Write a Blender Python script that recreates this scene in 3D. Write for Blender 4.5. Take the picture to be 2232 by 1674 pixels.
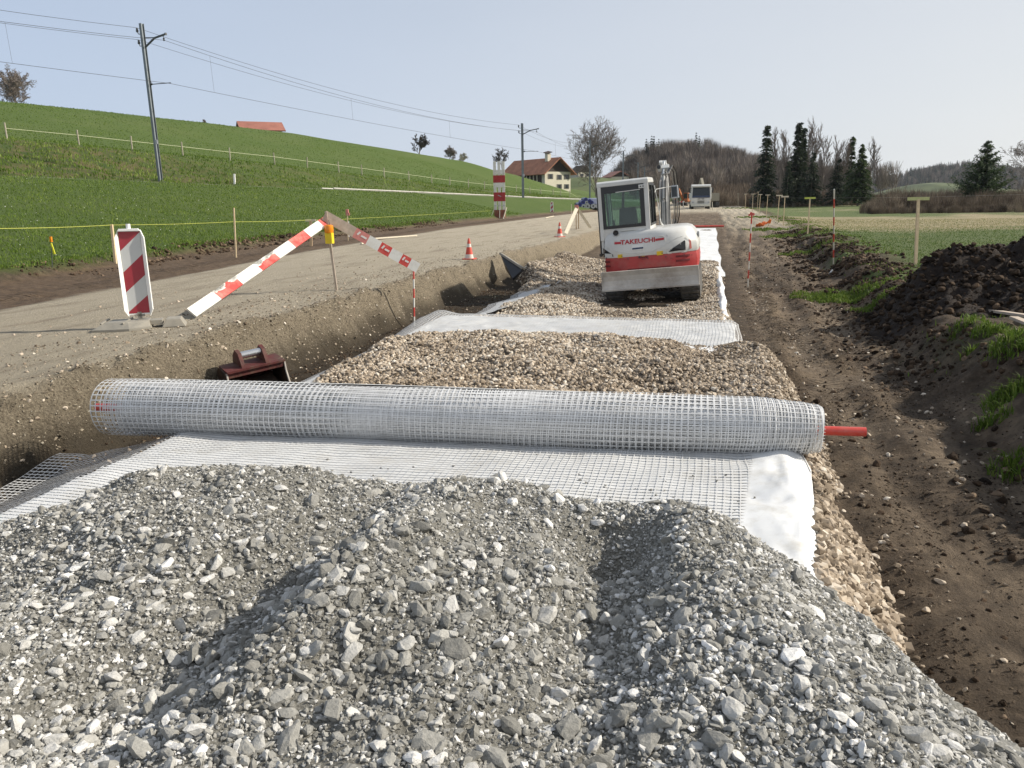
import bpy, bmesh, math, random
import numpy as np
from mathutils import Vector, Matrix, Euler
from math import radians as R, sin, cos, pi

for o in list(bpy.data.objects): bpy.data.objects.remove(o)
SC = bpy.context.scene
COL = SC.collection
RNG = np.random.default_rng(7)
random.seed(7)

# ------------------------------------------------------------------ camera
F, CX, CY = 1650.0, 1116.0, 837.0
YAW, PITCH, ROLL, CAMH = R(14.4), R(13.56), R(1.05), 2.1
f0 = np.array([-sin(YAW)*cos(PITCH), cos(YAW)*cos(PITCH), -sin(PITCH)])
r0 = np.array([cos(YAW), sin(YAW), 0.0]); u0 = np.cross(r0, f0)
rv = r0*cos(ROLL)-u0*sin(ROLL); uv = np.cross(rv, f0)
CAM = np.array([0, 0, CAMH])
cd = bpy.data.cameras.new("camera"); cam = bpy.data.objects.new("camera", cd); COL.objects.link(cam)
cd.sensor_width = 36; cd.lens = F/2232*36; cd.clip_end = 5000; cd.clip_start = 0.05
cam.matrix_world = Matrix(((rv[0], uv[0], -f0[0], 0), (rv[1], uv[1], -f0[1], 0), (rv[2], uv[2], -f0[2], CAMH), (0, 0, 0, 1)))
SC.camera = cam
K = 1.00904          # survey marks were read on a 2212 px wide print
def ray(px, py): return f0+rv*(px*K-CX)/F-uv*(py*K-CY)/F
def at_z(px, py, z):
    d = ray(px, py); return CAM+d*((z-CAMH)/d[2])
def at_d(px, py, D): return CAM+ray(px, py)*D

# ------------------------------------------------------------------ light
SUN_AZ, SUN_EL = R(20), R(33)      # azimuth from +X towards +Y
w = bpy.data.worlds.new("World"); SC.world = w; w.use_nodes = True
nt = w.node_tree; bg = nt.nodes["Background"]
sky = nt.nodes.new("ShaderNodeTexSky"); sky.sky_type = 'NISHITA'; sky.sun_disc = False
sky.sun_elevation = SUN_EL; sky.sun_rotation = R(90)-SUN_AZ
sky.air_density = 1.0; sky.dust_density = 1.5; sky.ozone_density = 1.5; sky.altitude = 600
# thin high haze: the blue is veiled, more so towards the horizon and on the sun's side
tc = nt.nodes.new("ShaderNodeTexCoord"); sp = nt.nodes.new("ShaderNodeSeparateXYZ"); nt.links.new(tc.outputs["Generated"], sp.inputs[0])
mr = nt.nodes.new("ShaderNodeMapRange"); mr.inputs[1].default_value = -0.02; mr.inputs[2].default_value = 0.55; mr.inputs[3].default_value = 0.93; mr.inputs[4].default_value = 0.55
nt.links.new(sp.outputs[2], mr.inputs[0])
cn = nt.nodes.new("ShaderNodeTexNoise"); cn.inputs["Scale"].default_value = 2.2; cn.inputs["Detail"].default_value = 4; mpn = nt.nodes.new("ShaderNodeMapping"); mpn.inputs["Scale"].default_value = (1, 1, 3.5)
nt.links.new(tc.outputs["Generated"], mpn.inputs[0]); nt.links.new(mpn.outputs[0], cn.inputs["Vector"])
ma = nt.nodes.new("ShaderNodeMath"); ma.operation = 'MULTIPLY_ADD'; ma.inputs[1].default_value = 0.14; nt.links.new(cn.outputs[0], ma.inputs[0]); 
ms = nt.nodes.new("ShaderNodeMath"); ms.operation = 'SUBTRACT'; ms.inputs[1].default_value = 0.07; nt.links.new(mr.outputs[0], ms.inputs[0]); nt.links.new(ms.outputs[0], ma.inputs[2])
dx = nt.nodes.new("ShaderNodeMapRange"); dx.inputs[1].default_value = -0.9; dx.inputs[2].default_value = 0.5; nt.links.new(sp.outputs[0], dx.inputs[0])
vc = nt.nodes.new("ShaderNodeMix"); vc.data_type = 'RGBA'; nt.links.new(dx.outputs[0], vc.inputs[0]); vc.inputs[6].default_value = (5.2, 6.3, 8.2, 1); vc.inputs[7].default_value = (8.5, 8.5, 8.4, 1)
vm = nt.nodes.new("ShaderNodeMix"); vm.data_type = 'RGBA'; nt.links.new(ma.outputs[0], vm.inputs[0]); nt.links.new(sky.outputs[0], vm.inputs[6]); nt.links.new(vc.outputs[2], vm.inputs[7])
nt.links.new(vm.outputs[2], bg.inputs[0]); bg.inputs[1].default_value = 0.088
sd = bpy.data.lights.new("sun", 'SUN'); sd.energy = 5.0; sd.angle = R(0.9); sd.color = (1.0, 0.925, 0.81)
so = bpy.data.objects.new("sun", sd); COL.objects.link(so)
sv = Vector((cos(SUN_AZ)*cos(SUN_EL), sin(SUN_AZ)*cos(SUN_EL), sin(SUN_EL)))
so.rotation_euler = sv.to_track_quat('Z', 'Y').to_euler(); so.location = sv*50
SC.view_settings.view_transform = 'Standard'; SC.view_settings.look = 'None'
SC.view_settings.exposure = 0.2; SC.view_settings.gamma = 1.0
SC.cycles.max_bounces = 5; SC.cycles.transparent_max_bounces = 12
SC.cycles.diffuse_bounces = 2; SC.cycles.glossy_bounces = 2; SC.cycles.transmission_bounces = 3
SC.cycles.use_denoising = True

# ------------------------------------------------------------------ materials
def newmat(name):
    m = bpy.data.materials.new(name); m.use_nodes = True
    return m, m.node_tree, m.node_tree.nodes["Principled BSDF"]
def ramp(nt, stops):
    r = nt.nodes.new("ShaderNodeValToRGB"); e = r.color_ramp.elements
    while len(e) < len(stops): e.new(0.5)
    for i, (p, c) in enumerate(stops):
        e[i].position = p; e[i].color = (*c, 1)
    return r
def noise(nt, scale, detail=6, rough=0.6, vec=None, stretch=None):
    n = nt.nodes.new("ShaderNodeTexNoise"); n.inputs["Scale"].default_value = scale
    n.inputs["Detail"].default_value = detail; n.inputs["Roughness"].default_value = rough
    if vec is not None:
        if stretch:
            mp = nt.nodes.new("ShaderNodeMapping"); mp.inputs["Scale"].default_value = stretch
            nt.links.new(vec, mp.inputs[0]); vec = mp.outputs[0]
        nt.links.new(vec, n.inputs["Vector"])
    return n
def geopos(nt): return nt.nodes.new("ShaderNodeNewGeometry").outputs["Position"]
def objpos(nt): return nt.nodes.new("ShaderNodeTexCoord").outputs["Object"]
def mixc(nt, fac, a, b, mode='MIX'):
    m = nt.nodes.new("ShaderNodeMix"); m.data_type = 'RGBA'; m.blend_type = mode
    for s, v in ((0, fac), (6, a), (7, b)):
        if hasattr(v, 'links') or isinstance(v, bpy.types.NodeSocket): nt.links.new(v, m.inputs[s])
        elif s == 0: m.inputs[0].default_value = v
        else: m.inputs[s].default_value = (*v, 1)
    return m.outputs[2]
def bump(nt, h, b, strength=0.5, dist=0.02):
    bp = nt.nodes.new("ShaderNodeBump"); bp.inputs["Strength"].default_value = strength
    bp.inputs["Distance"].default_value = dist
    nt.links.new(h, bp.inputs["Height"]); nt.links.new(bp.outputs[0], b.inputs["Normal"])
def flat(name, col, rough=0.6, metal=0.0, var=0.12, scale=8.0, dirt=None, dirtamt=0.35, bmp=0.0, coat=0):
    """painted / plastic / wood surface with slight mottling and optional dirt"""
    m, nt, b = newmat(name)
    p = objpos(nt); n = noise(nt, scale, 8, 0.65, p)
    lo = tuple(max(0, c*(1-var)) for c in col); hi = tuple(min(1, c*(1+var)) for c in col)
    r = ramp(nt, [(0.3, lo), (0.7, hi)]); nt.links.new(n.outputs[0], r.inputs[0]); c = r.outputs[0]
    if dirt:
        n2 = noise(nt, scale*0.6, 10, 0.7, p); r2 = ramp(nt, [(0.45, (0, 0, 0)), (0.72, (dirtamt,)*3)])
        nt.links.new(n2.outputs[0], r2.inputs[0]); c = mixc(nt, r2.outputs[0], c, dirt)
    nt.links.new(c, b.inputs["Base Color"]); b.inputs["Roughness"].default_value = rough
    b.inputs["Metallic"].default_value = metal
    if coat: b.inputs["Coat Weight"].default_value = coat
    if bmp: bump(nt, n.outputs[0], b, bmp, 0.01)
    return m
def glassmat(name, tint=(0.8, 0.85, 0.85), fac=0.14):
    m = bpy.data.materials.new(name); m.use_nodes = True; nt = m.node_tree; nt.nodes.clear()
    o = nt.nodes.new("ShaderNodeOutputMaterial"); t = nt.nodes.new("ShaderNodeBsdfTransparent"); g = nt.nodes.new("ShaderNodeBsdfGlossy")
    t.inputs[0].default_value = (*tint, 1); g.inputs["Roughness"].default_value = 0.03
    x = nt.nodes.new("ShaderNodeMixShader"); x.inputs[0].default_value = fac
    nt.links.new(t.outputs[0], x.inputs[1]); nt.links.new(g.outputs[0], x.inputs[2]); nt.links.new(x.outputs[0], o.inputs[0])
    return m
def tinted(name, stops, rough=0.9, nscale=40, amount=0.35, spec=0.3, bmp=0.0):
    """material for scattered pieces: per-piece attribute 'tint' through a ramp, broken up by fine noise"""
    m, nt, b = newmat(name)
    a = nt.nodes.new("ShaderNodeAttribute"); a.attribute_name = "tint"
    n = noise(nt, nscale, 5, 0.7, geopos(nt))
    mx = nt.nodes.new("ShaderNodeMath"); mx.operation = 'MULTIPLY_ADD'
    nt.links.new(n.outputs[0], mx.inputs[0]); mx.inputs[1].default_value = amount; nt.links.new(a.outputs["Fac"], mx.inputs[2])
    sb = nt.nodes.new("ShaderNodeMath"); sb.operation = 'SUBTRACT'; nt.links.new(mx.outputs[0], sb.inputs[0]); sb.inputs[1].default_value = amount*0.5
    r = ramp(nt, stops); nt.links.new(sb.outputs[0], r.inputs[0])
    nt.links.new(r.outputs[0], b.inputs["Base Color"]); b.inputs["Roughness"].default_value = rough
    b.inputs["Specular IOR Level"].default_value = spec
    if bmp: bump(nt, n.outputs[0], b, bmp, 0.006)
    return m

# ------------------------------------------------------------------ object helpers
def tag(o, label=None, cat=None, group=None, kind=None):
    if label: o['label'] = label
    if cat: o['category'] = cat
    if group: o['group'] = group
    if kind: o['kind'] = kind
    return o
def thing(name, label, cat, loc=(0, 0, 0), rz=0, group=None, rot=None):
    o = bpy.data.objects.new(name, None); COL.objects.link(o); o.location = tuple(map(float, loc))
    o.rotation_euler = rot if rot is not None else (0, 0, rz); o.empty_display_size = 0.2
    return tag(o, label, cat, group)
def meshobj(name, V, Fc, mats, parent=None, smooth=False, attrs=None, mi=None):
    """V (n,3); Fc (m,3|4) int array -> linked object"""
    V = np.asarray(V, dtype=np.float32); Fc = np.asarray(Fc, dtype=np.int32)
    me = bpy.data.meshes.new(name); k = Fc.shape[1]
    me.vertices.add(len(V)); me.vertices.foreach_set("co", V.ravel())
    me.loops.add(Fc.size); me.loops.foreach_set("vertex_index", Fc.ravel())
    me.polygons.add(len(Fc)); me.polygons.foreach_set("loop_start", np.arange(len(Fc), dtype=np.int32)*k)
    me.polygons.foreach_set("loop_total", np.full(len(Fc), k, dtype=np.int32))
    me.polygons.foreach_set("use_smooth", np.full(len(Fc), smooth))
    for m in (mats if isinstance(mats, (list, tuple)) else [mats]): me.materials.append(m)
    if mi is not None: me.polygons.foreach_set("material_index", np.asarray(mi, dtype=np.int32))
    for an, (dom, arr) in (attrs or {}).items():
        a = me.attributes.new(an, 'FLOAT', dom); a.data.foreach_set("value", np.asarray(arr, dtype=np.float32))
    me.update(calc_edges=True)
    o = bpy.data.objects.new(name, me); COL.objects.link(o)
    if parent: o.parent = parent
    return o

def basis(d):
    d = Vector(d).normalized(); a = Vector((0, 0, 1)) if abs(d.z) < 0.95 else Vector((1, 0, 0))
    s = d.cross(a).normalized(); return s, s.cross(d).normalized()
class MB:
    def __init__(s): s.v = []; s.f = []; s.m = []
    def add(s, V, Fs, mi=0):
        b = len(s.v); s.v += [tuple(map(float, p)) for p in V]
        for f in Fs: s.f.append(tuple(b+i for i in f)); s.m.append(mi)
        return s
    def box(s, c, d, rot=None, mi=0, taper=None):
        hx, hy, hz = d[0]/2, d[1]/2, d[2]/2; tx, ty = taper or (1, 1)
        P = [Vector((x*hx*(tx if z > 0 else 1), y*hy*(ty if z > 0 else 1), z*hz)) for z in (-1, 1) for x, y in ((-1, -1), (1, -1), (1, 1), (-1, 1))]
        if rot is not None:
            M = rot if isinstance(rot, Matrix) else Euler(rot).to_matrix()
            P = [M @ p for p in P]
        c = Vector(c); return s.add([p+c for p in P], [(3, 2, 1, 0), (4, 5, 6, 7), (0, 1, 5, 4), (1, 2, 6, 5), (2, 3, 7, 6), (3, 0, 4, 7)], mi)
    def bar(s, a, b, wd, th, mi=0, up=None):
        a = Vector(a); b = Vector(b); d = (b-a); L = d.length; d.normalize()
        if up is None: x, y = basis(d)
        else: y = Vector(up); x = y.cross(d).normalized(); y = d.cross(x).normalized()
        M = Matrix((x, y, d)).transposed(); return s.box((a+b)/2, (wd, th, L), M, mi)
    def tube(s, pts, r, n=8, mi=0, cap=True):
        pts = [Vector(p) for p in pts]; m = len(pts); rr = r if isinstance(r, (list, tuple)) else [r]*m; V = []
        pb = None
        for i, p in enumerate(pts):
            d = (pts[min(i+1, m-1)]-pts[max(i-1, 0)])
            a, b = basis(d)
            if pb is not None:
                dn = d.normalized(); a = (pb-dn*pb.dot(dn)).normalized(); b = a.cross(dn)
            pb = a
            V += [p+(a*cos(2*pi*k/n)+b*sin(2*pi*k/n))*rr[i] for k in range(n)]
        Fs = [(i*n+k, i*n+(k+1) % n, (i+1)*n+(k+1) % n, (i+1)*n+k) for i in range(m-1) for k in range(n)]
        if cap: Fs += [tuple(range(n))[::-1], tuple((m-1)*n+k for k in range(n))]
        return s.add(V, Fs, mi)
    def lathe(s, prof, c=(0, 0, 0), n=16, mi=0, mis=None, rot=None):
        M = Euler(rot).to_matrix() if rot else Matrix.Identity(3); c = Vector(c); V = []
        for r_, z in prof: V += [M @ Vector((r_*cos(2*pi*k/n), r_*sin(2*pi*k/n), z))+c for k in range(n)]
        b = len(s.v); s.v += [tuple(p) for p in V]
        for i in range(len(prof)-1):
            for k in range(n):
                s.f.append((b+i*n+k, b+i*n+(k+1) % n, b+(i+1)*n+(k+1) % n, b+(i+1)*n+k)); s.m.append(mis[i] if mis else mi)
        s.f.append(tuple(b+k for k in range(n))[::-1]); s.m.append(mis[0] if mis else mi)
        s.f.append(tuple(b+(len(prof)-1)*n+k for k in range(n))); s.m.append(mis[-1] if mis else mi)
        return s
    def prism(s, poly, a, b, axis='x', mi=0):
        def P(p, t): return (t, p[0], p[1]) if axis == 'x' else ((p[0], t, p[1]) if axis == 'y' else (p[0], p[1], t))
        n = len(poly); V = [P(p, a) for p in poly]+[P(p, b) for p in poly]
        return s.add(V, [tuple(range(n)), tuple(range(2*n-1, n-1, -1))]+[(i, i+n, (i+1) % n+n, (i+1) % n) for i in range(n)], mi)
    def build(s, name, mats, parent=None, bevel=0, smooth=False, seg=2):
        me = bpy.data.meshes.new(name); me.from_pydata(s.v, [], s.f)
        for m in (mats if isinstance(mats, (list, tuple)) else [mats]): me.materials.append(m)
        me.polygons.foreach_set("material_index", s.m)
        bm = bmesh.new(); bm.from_mesh(me); bmesh.ops.recalc_face_normals(bm, faces=bm.faces)
        if bevel:
            bmesh.ops.remove_doubles(bm, verts=bm.verts, dist=1e-5)
            ed = [e for e in bm.edges if len(e.link_faces) == 2 and e.calc_face_angle(0) > 0.6]
            bmesh.ops.bevel(bm, geom=ed, offset=bevel, segments=seg, affect='EDGES', clamp_overlap=True, profile=0.7)
        bm.to_mesh(me); bm.free()
        if smooth:
            me.polygons.foreach_set("use_smooth", [True]*len(me.polygons)); 
            try: me.set_sharp_from_angle(angle=R(38))
            except Exception: pass
        o = bpy.data.objects.new(name, me); COL.objects.link(o)
        if parent: o.parent = parent
        return o
def copy_tree(o, parent=None, linked=True):
    c = o.copy(); COL.objects.link(c); c.parent = parent
    for ch in list(o.children): copy_tree(ch, c)
    return c

# ------------------------------------------------------------------ numeric noise
def _h(ix, iy, s):
    n = (ix.astype(np.int64)*374761393+iy.astype(np.int64)*668265263+s*982451653) & 0xffffffff
    n = ((n ^ (n >> 13))*1274126177) & 0xffffffff
    return ((n ^ (n >> 16)) & 0xffff)/65535.0
def vn(x, y, s=0):
    ix = np.floor(x); iy = np.floor(y); fx = x-ix; fy = y-iy; fx = fx*fx*fx*(fx*(fx*6-15)+10); fy = fy*fy*fy*(fy*(fy*6-15)+10)
    a = _h(ix, iy, s); b = _h(ix+1, iy, s); c = _h(ix, iy+1, s); d = _h(ix+1, iy+1, s)
    return (a+(b-a)*fx)*(1-fy)+(c+(d-c)*fx)*fy
def fbm(x, y, f, oct=4, s=0, g=0.5):
    """-1..1"""
    t = 0; a = 1; n = 0
    for i in range(oct):
        t = t+a*(vn(x*f, y*f, s+i*17)*2-1); n += a; a *= g; f *= 2.03
    return t/n
def sst(t): t = np.clip(t, 0, 1); return t*t*(3-2*t)
def ss(a, b, x): return sst((x-a)/(b-a))

# ------------------------------------------------------------------ terrain
I = np.interp
def XR(Y): return -32.5+(Y-41)*0.183                      # railway line
def zR(Y): return I(Y, [25, 41, 68, 95, 122, 160, 220], [3.95, 3.65, 3.15, 2.6, 2.1, 1.8, 1.6])
def XF(Y): return I(Y, [30, 48, 58, 71, 84, 98, 111, 126, 153, 200], [-60, -50.5, -46, -42, -38.7, -35, -31.5, -28.2, -24.2, -20])
def zF(Y): return I(Y, [30, 48, 58, 71, 84, 98, 111, 126, 153, 200], [7.8, 7.2, 6.7, 6.1, 5.4, 4.5, 3.8, 3.2, 2.5, 1.9])
def XC(Y): return I(Y, [20, 95, 102, 115, 128, 136, 149, 156, 168, 179, 190, 205, 224, 260], [-150, -100, -92, -82, -72, -61, -47.5, -40, -33.5, -31, -30, -34, -44, -50])
def zC(Y): return I(Y, [20, 95, 102, 115, 128, 136, 149, 156, 168, 179, 190, 205, 224, 260], [19.5, 17.7, 16.9, 15.8, 14.6, 12.6, 10.1, 8.4, 5.8, 3.9, 3.1, 4.0, 5.6, 6.5])
def XM(Y): return I(Y, [-5, 11, 20, 30, 50, 82, 120, 200], [-12.6, -13.0, -14.6, -16.0, -16.3, -15.6, -12.5, -8])    # meadow edge
def XD(Y): return I(Y, [-5, 3, 8, 22, 40, 80, 120, 200], [-9.0, -9.3, -9.9, -12.3, -13.7, -14.0, -10.7, -6])         # road / dirt edge
def XT(Y): return -5.25+0.35*ss(18, 30, Y)+0.16*fbm(Y, Y*0+3, 0.8, 3, 5)
def XB(Y): return I(Y, [-5, 3, 5, 11, 20, 40, 60, 100, 200], [2.0, 2.0, 2.07, 2.25, 2.9, 3.8, 4.2, 4.6, 6])
def H(X, Y, detail=True, masks=False):
    X = np.asarray(X, float); Y = np.asarray(Y, float)
    bed = 0.1+0.42*ss(30, 46, Y)+0.2*ss(50, 90, Y)
    road = 0.75-0.0*Y
    mud = 0.14+0.4*ss(24, 50, Y)+0.18*ss(50, 90, Y)
    w0 = 0.35+0.1*np.sin(Y*1.7)
    cut = ss(7.5, 4.5, Y)
    xt = XT(Y)+0.05*fbm(X, Y, 3, 2, 9); xm = XM(Y)+0.35*fbm(Y, X*0.3, 0.45, 4, 11); xb = XB(Y)+0.25*fbm(Y, X*0.2, 0.6, 4, 12)
    berm = 0.55+0.26*np.exp(-((Y-6.2)/3.3)**2)+0.05*ss(40, 80, Y)
    far = 0.45+0.15*ss(60, 140, Y)
    kn = [(XC(Y)-130, zC(Y)-16, 0), (XC(Y), zC(Y), 1), (XF(Y), zF(Y), 0.45), (XR(Y)-3.2, zR(Y)-0.05, 0.3), (XR(Y)+1.8, zR(Y)-0.12, 0.5),
          (xm-0.15, 1.0, 0.3), (xm+0.25, 0.80, 1), (XD(Y), 0.72, 1), (xt, road, 0.6), (xt+0.36, bed, 0.55),
          (0.95+0*Y, bed, 0), (xb, mud, 0.5), (xb+0.75+0.2*fbm(Y, X*0, 0.8, 3, 13), berm, 0.7), (xb+5, far, 0.8), (60+0*Y, far, 0)]
    z = kn[0][1]*1.0+0*X
    for i in range(len(kn)-1):
        x0, z0, _ = kn[i]; x1, z1, sm = kn[i+1]
        t = np.clip((X-x0)/(x1-x0), 0, 1); z = z+(z1-z0)*((1-sm)*t+sm*t*t*(3-2*t))
    gl = ss(0.12, -0.2, X-xm)            # left meadow
    gr = ss(1.1, 2.2, X-xb)              # right field
    inroad = ss(0, 0.3, X-XD(Y))*ss(0.05, -0.15, X-xt)
    wall = ss(-0.18, 0.02, X-xt)*ss(0.46, 0.30, X-xt)
    mudm = ss(0.7, 1.0, X)*ss(0.6, 0.2, X-xb)
    slope = ss(0.0, 0.4, X-xb)*ss(2.6, 1.4, X-xb)
    dirt = ss(0.05, 0.2, X-xm)*ss(0.5, -0.1, X-XD(Y))
    near = 1-ss(30, 60, np.abs(Y)+np.abs(X))
    if detail:
        z = z+gl*(0.25*fbm(X, Y, 0.06, 3, 1)*ss(20, 60, -X)+0.025*fbm(X, Y, 1.6, 3, 2)*near)
        z = z+gl*0.35*fbm(X, Y, 0.35, 3, 33)*ss(-1.5, -4, X-XR(Y))*ss(0, 4, X-XF(Y))
        z = z+gr*(0.03*fbm(X, Y, 0.9, 4, 3)*near+0.06*fbm(X, Y, 0.1, 2, 4))
        z = z+inroad*(0.018*fbm(X, Y, 0.8, 3, 6)+0.012*fbm(X*2.2, Y*0.6, 3.5, 4, 7)*near)
        z = z+dirt*near*(0.05*fbm(X*1.6, Y*0.5, 1.3, 4, 8)+0.03*fbm(X, Y, 6, 3, 9)-0.04)
        z = z+ss(0.5, -0.5, X-xm-0.2)*ss(-1.2, -0.2, X-xm-0.2)*near*(0.09*np.maximum(0, fbm(X, Y, 1.1, 4, 21))+0.05*fbm(X, Y, 5, 3, 22)*ss(-0.7, 0, X-xm))
        z = z+wall*(0.11*fbm(X, Y, 2.5, 4, 10)+0.05*fbm(X, Y, 14, 3, 13)*near)
        tr = np.sin((X-0.95-0.12*np.sin(Y*0.5))*2*pi/0.62)
        z = z+mudm*(0.050*fbm(X, Y, 1.2, 4, 14)+0.040*fbm(X, Y, 5, 4, 15)+0.024*tr+0.03*near*np.maximum(0, tr+0.2)*np.sin(Y*2*pi/0.19+3*fbm(X, Y, 1.5, 2, 49))*ss(-0.3, 0.2, fbm(X, Y, 0.9, 2, 48)))
        z = z+slope*(0.12*fbm(X, Y, 1.5, 5, 16)+0.05*fbm(X, Y, 7, 3, 17))
        inbed = ss(0.3, 0.6, X-xt)*ss(1.0, 0.6, X)
        z = z+inbed*(0.03*fbm(X, Y, 1.5, 4, 18)+0.012*fbm(X, Y, 8, 3, 19)+0.06*fbm(X, Y, 0.7, 3, 20)*ss(24, 34, Y))
    if masks: return z, gl, gr, inroad, wall, mudm, slope, dirt
    return z
def hz(x, y): return float(H(np.array([x]), np.array([y]))[0])
def gp(px, py, tmax=500, fn=None):
    """where the line of sight through a survey mark meets the terrain"""
    d = ray(px, py); t = np.concatenate([np.arange(1, 30, 0.02), np.geomspace(30, tmax, 6000)])
    P = CAM[None]+d[None]*t[:, None]; z = (fn or H)(P[:, 0], P[:, 1]); k = np.argmax(P[:, 2] < z)
    return P[k] if P[k, 2] < z[k] else P[-1]

def spaced(lo, hi, a, b, d0, g=1.045, dmax=12):
    """coordinates dense (d0) in [a,b], growing outwards to lo / hi"""
    xs = list(np.arange(a, b, d0)); d = d0; x = xs[-1]
    while x < hi: d = min(d*g, dmax); x += d; xs.append(x)
    d = d0; x = a
    while x > lo: d = min(d*g, dmax); x -= d; xs.insert(0, x)
    return np.array(xs)

# ------------------------------------------------------------------ ground sheet
def ground_material():
    m, nt, b = newmat("ground"); p = geopos(nt)
    def att(n):
        a = nt.nodes.new("ShaderNodeAttribute"); a.attribute_name = n; return a.outputs["Fac"]
    def rn(n, stops):
        r = ramp(nt, stops); nt.links.new(n.outputs[0], r.inputs[0]); return r.outputs[0]
    nl = noise(nt, 0.9, 8, 0.65, p); nm = noise(nt, 7, 8, 0.7, p); nf = noise(nt, 45, 6, 0.75, p)
    nst = noise(nt, 1.0, 7, 0.62, p, (2.6, 0.45, 1)); nxl = noise(nt, 0.12, 5, 0.6, p)
    soil = rn(nm, [(0.28, (0.034, 0.024, 0.016)), (0.5, (0.118, 0.086, 0.058)), (0.75, (0.28, 0.21, 0.142))])
    soil = mixc(nt, rn(nf, [(0.35, (0, 0, 0)), (0.75, (0.55,)*3)]), soil, (0.11, 0.086, 0.062))
    dry = mixc(nt, rn(nm, [(0.3, (0.1,)*3), (0.75, (0.9,)*3)]), (0.17, 0.128, 0.088), (0.46, 0.36, 0.25))
    mud = mixc(nt, rn(nst, [(0.42, (0, 0, 0)), (0.62, (0.85,)*3)]), soil, dry)
    brown = mixc(nt, rn(nm, [(0.3, (0,)*3), (0.7, (1,)*3)]), (0.075, 0.052, 0.035), (0.22, 0.155, 0.10))
    road = mixc(nt, rn(nf, [(0.3, (0,)*3), (0.75, (1,)*3)]), (0.38, 0.33, 0.245), (0.56, 0.495, 0.38))
    road = mixc(nt, rn(nst, [(0.50, (0, 0, 0)), (0.68, (0.55,)*3)]), road, (0.20, 0.155, 0.11))
    road = mixc(nt, rn(nl, [(0.4, (0, 0, 0)), (0.8, (0.4,)*3)]), road, (0.54, 0.48, 0.375))
    wall = mixc(nt, rn(nf, [(0.35, (0,)*3), (0.7, (1,)*3)]), (0.16, 0.13, 0.09), (0.46, 0.39, 0.28))
    wall = mixc(nt, rn(nm, [(0.5, (0, 0, 0)), (0.75, (0.7,)*3)]), wall, (0.055, 0.045, 0.03))
    c = mixc(nt, att("a_mud"), soil, mud)
    c = mixc(nt, att("a_dirt"), c, brown)
    c = mixc(nt, att("a_wall"), c, wall)
    c = mixc(nt, att("a_road"), c, road)
    c = mixc(nt, att("a_damp"), c, mixc(nt, rn(nm, [(0.3, (0,)*3), (0.75, (1,)*3)]), (0.020, 0.015, 0.010), (0.075, 0.058, 0.038)))
    g = mixc(nt, rn(nf, [(0.3, (0,)*3), (0.72, (1,)*3)]), (0.045, 0.078, 0.014), (0.118, 0.168, 0.036))
    g = mixc(nt, rn(nl, [(0.4, (0,)*3), (0.75, (0.55,)*3)]), g, (0.075, 0.120, 0.020))
    g = mixc(nt, rn(nxl, [(0.45, (0,)*3), (0.7, (0.5,)*3)]), g, (0.120, 0.150, 0.045))
    bk = mixc(nt, rn(nl, [(0.42, (0,)*3), (0.60, (1,)*3)]), (0.060, 0.092, 0.020), (0.135, 0.118, 0.050))
    g = mixc(nt, att("a_bank"), g, bk)
    c = mixc(nt, att("a_grass"), c, g)
    nfs = noise(nt, 0.5, 7, 0.65, p, (0.35, 1.2, 1))
    fg = mixc(nt, rn(nf, [(0.3, (0,)*3), (0.72, (1,)*3)]), (0.075, 0.11, 0.033), (0.16, 0.195, 0.068))
    fg = mixc(nt, rn(nfs, [(0.42, (0,)*3), (0.68, (0.7,)*3)]), fg, (0.11, 0.145, 0.055))
    fs = mixc(nt, rn(nfs, [(0.35, (0,)*3), (0.65, (1,)*3)]), (0.27, 0.235, 0.13), (0.42, 0.35, 0.22))
    fg = mixc(nt, att("a_straw"), fg, fs)
    c = mixc(nt, att("a_field"), c, fg)
    c = mixc(nt, att("a_rail"), c, (0.42, 0.39, 0.34))
    nt.links.new(c, b.inputs["Base Color"]); b.inputs["Roughness"].default_value = 0.92
    b.inputs["Specular IOR Level"].default_value = 0.25
    wv = nt.nodes.new("ShaderNodeTexWave"); wv.bands_direction = 'Y'; wv.inputs["Scale"].default_value = 4.2; wv.inputs["Distortion"].default_value = 1.6; wv.inputs["Detail"].default_value = 2; wv.inputs["Detail Scale"].default_value = 2.5; nt.links.new(p, wv.inputs["Vector"])
    tm = nt.nodes.new("ShaderNodeMath"); tm.operation = 'MULTIPLY'; nt.links.new(wv.outputs["Fac"], tm.inputs[0]); nt.links.new(att("a_tread"), tm.inputs[1])
    ad = nt.nodes.new("ShaderNodeMath"); ad.operation = 'ADD'
    nt.links.new(nm.outputs[0], ad.inputs[0]); nt.links.new(nf.outputs[0], ad.inputs[1]); ad2 = nt.nodes.new("ShaderNodeMath"); ad2.operation = 'ADD'; nt.links.new(ad.outputs[0], ad2.inputs[0]); nt.links.new(tm.outputs[0], ad2.inputs[1]); bump(nt, ad2.outputs[0], b, 1.0, 0.07)
    return m
MG = ground_material()
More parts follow.
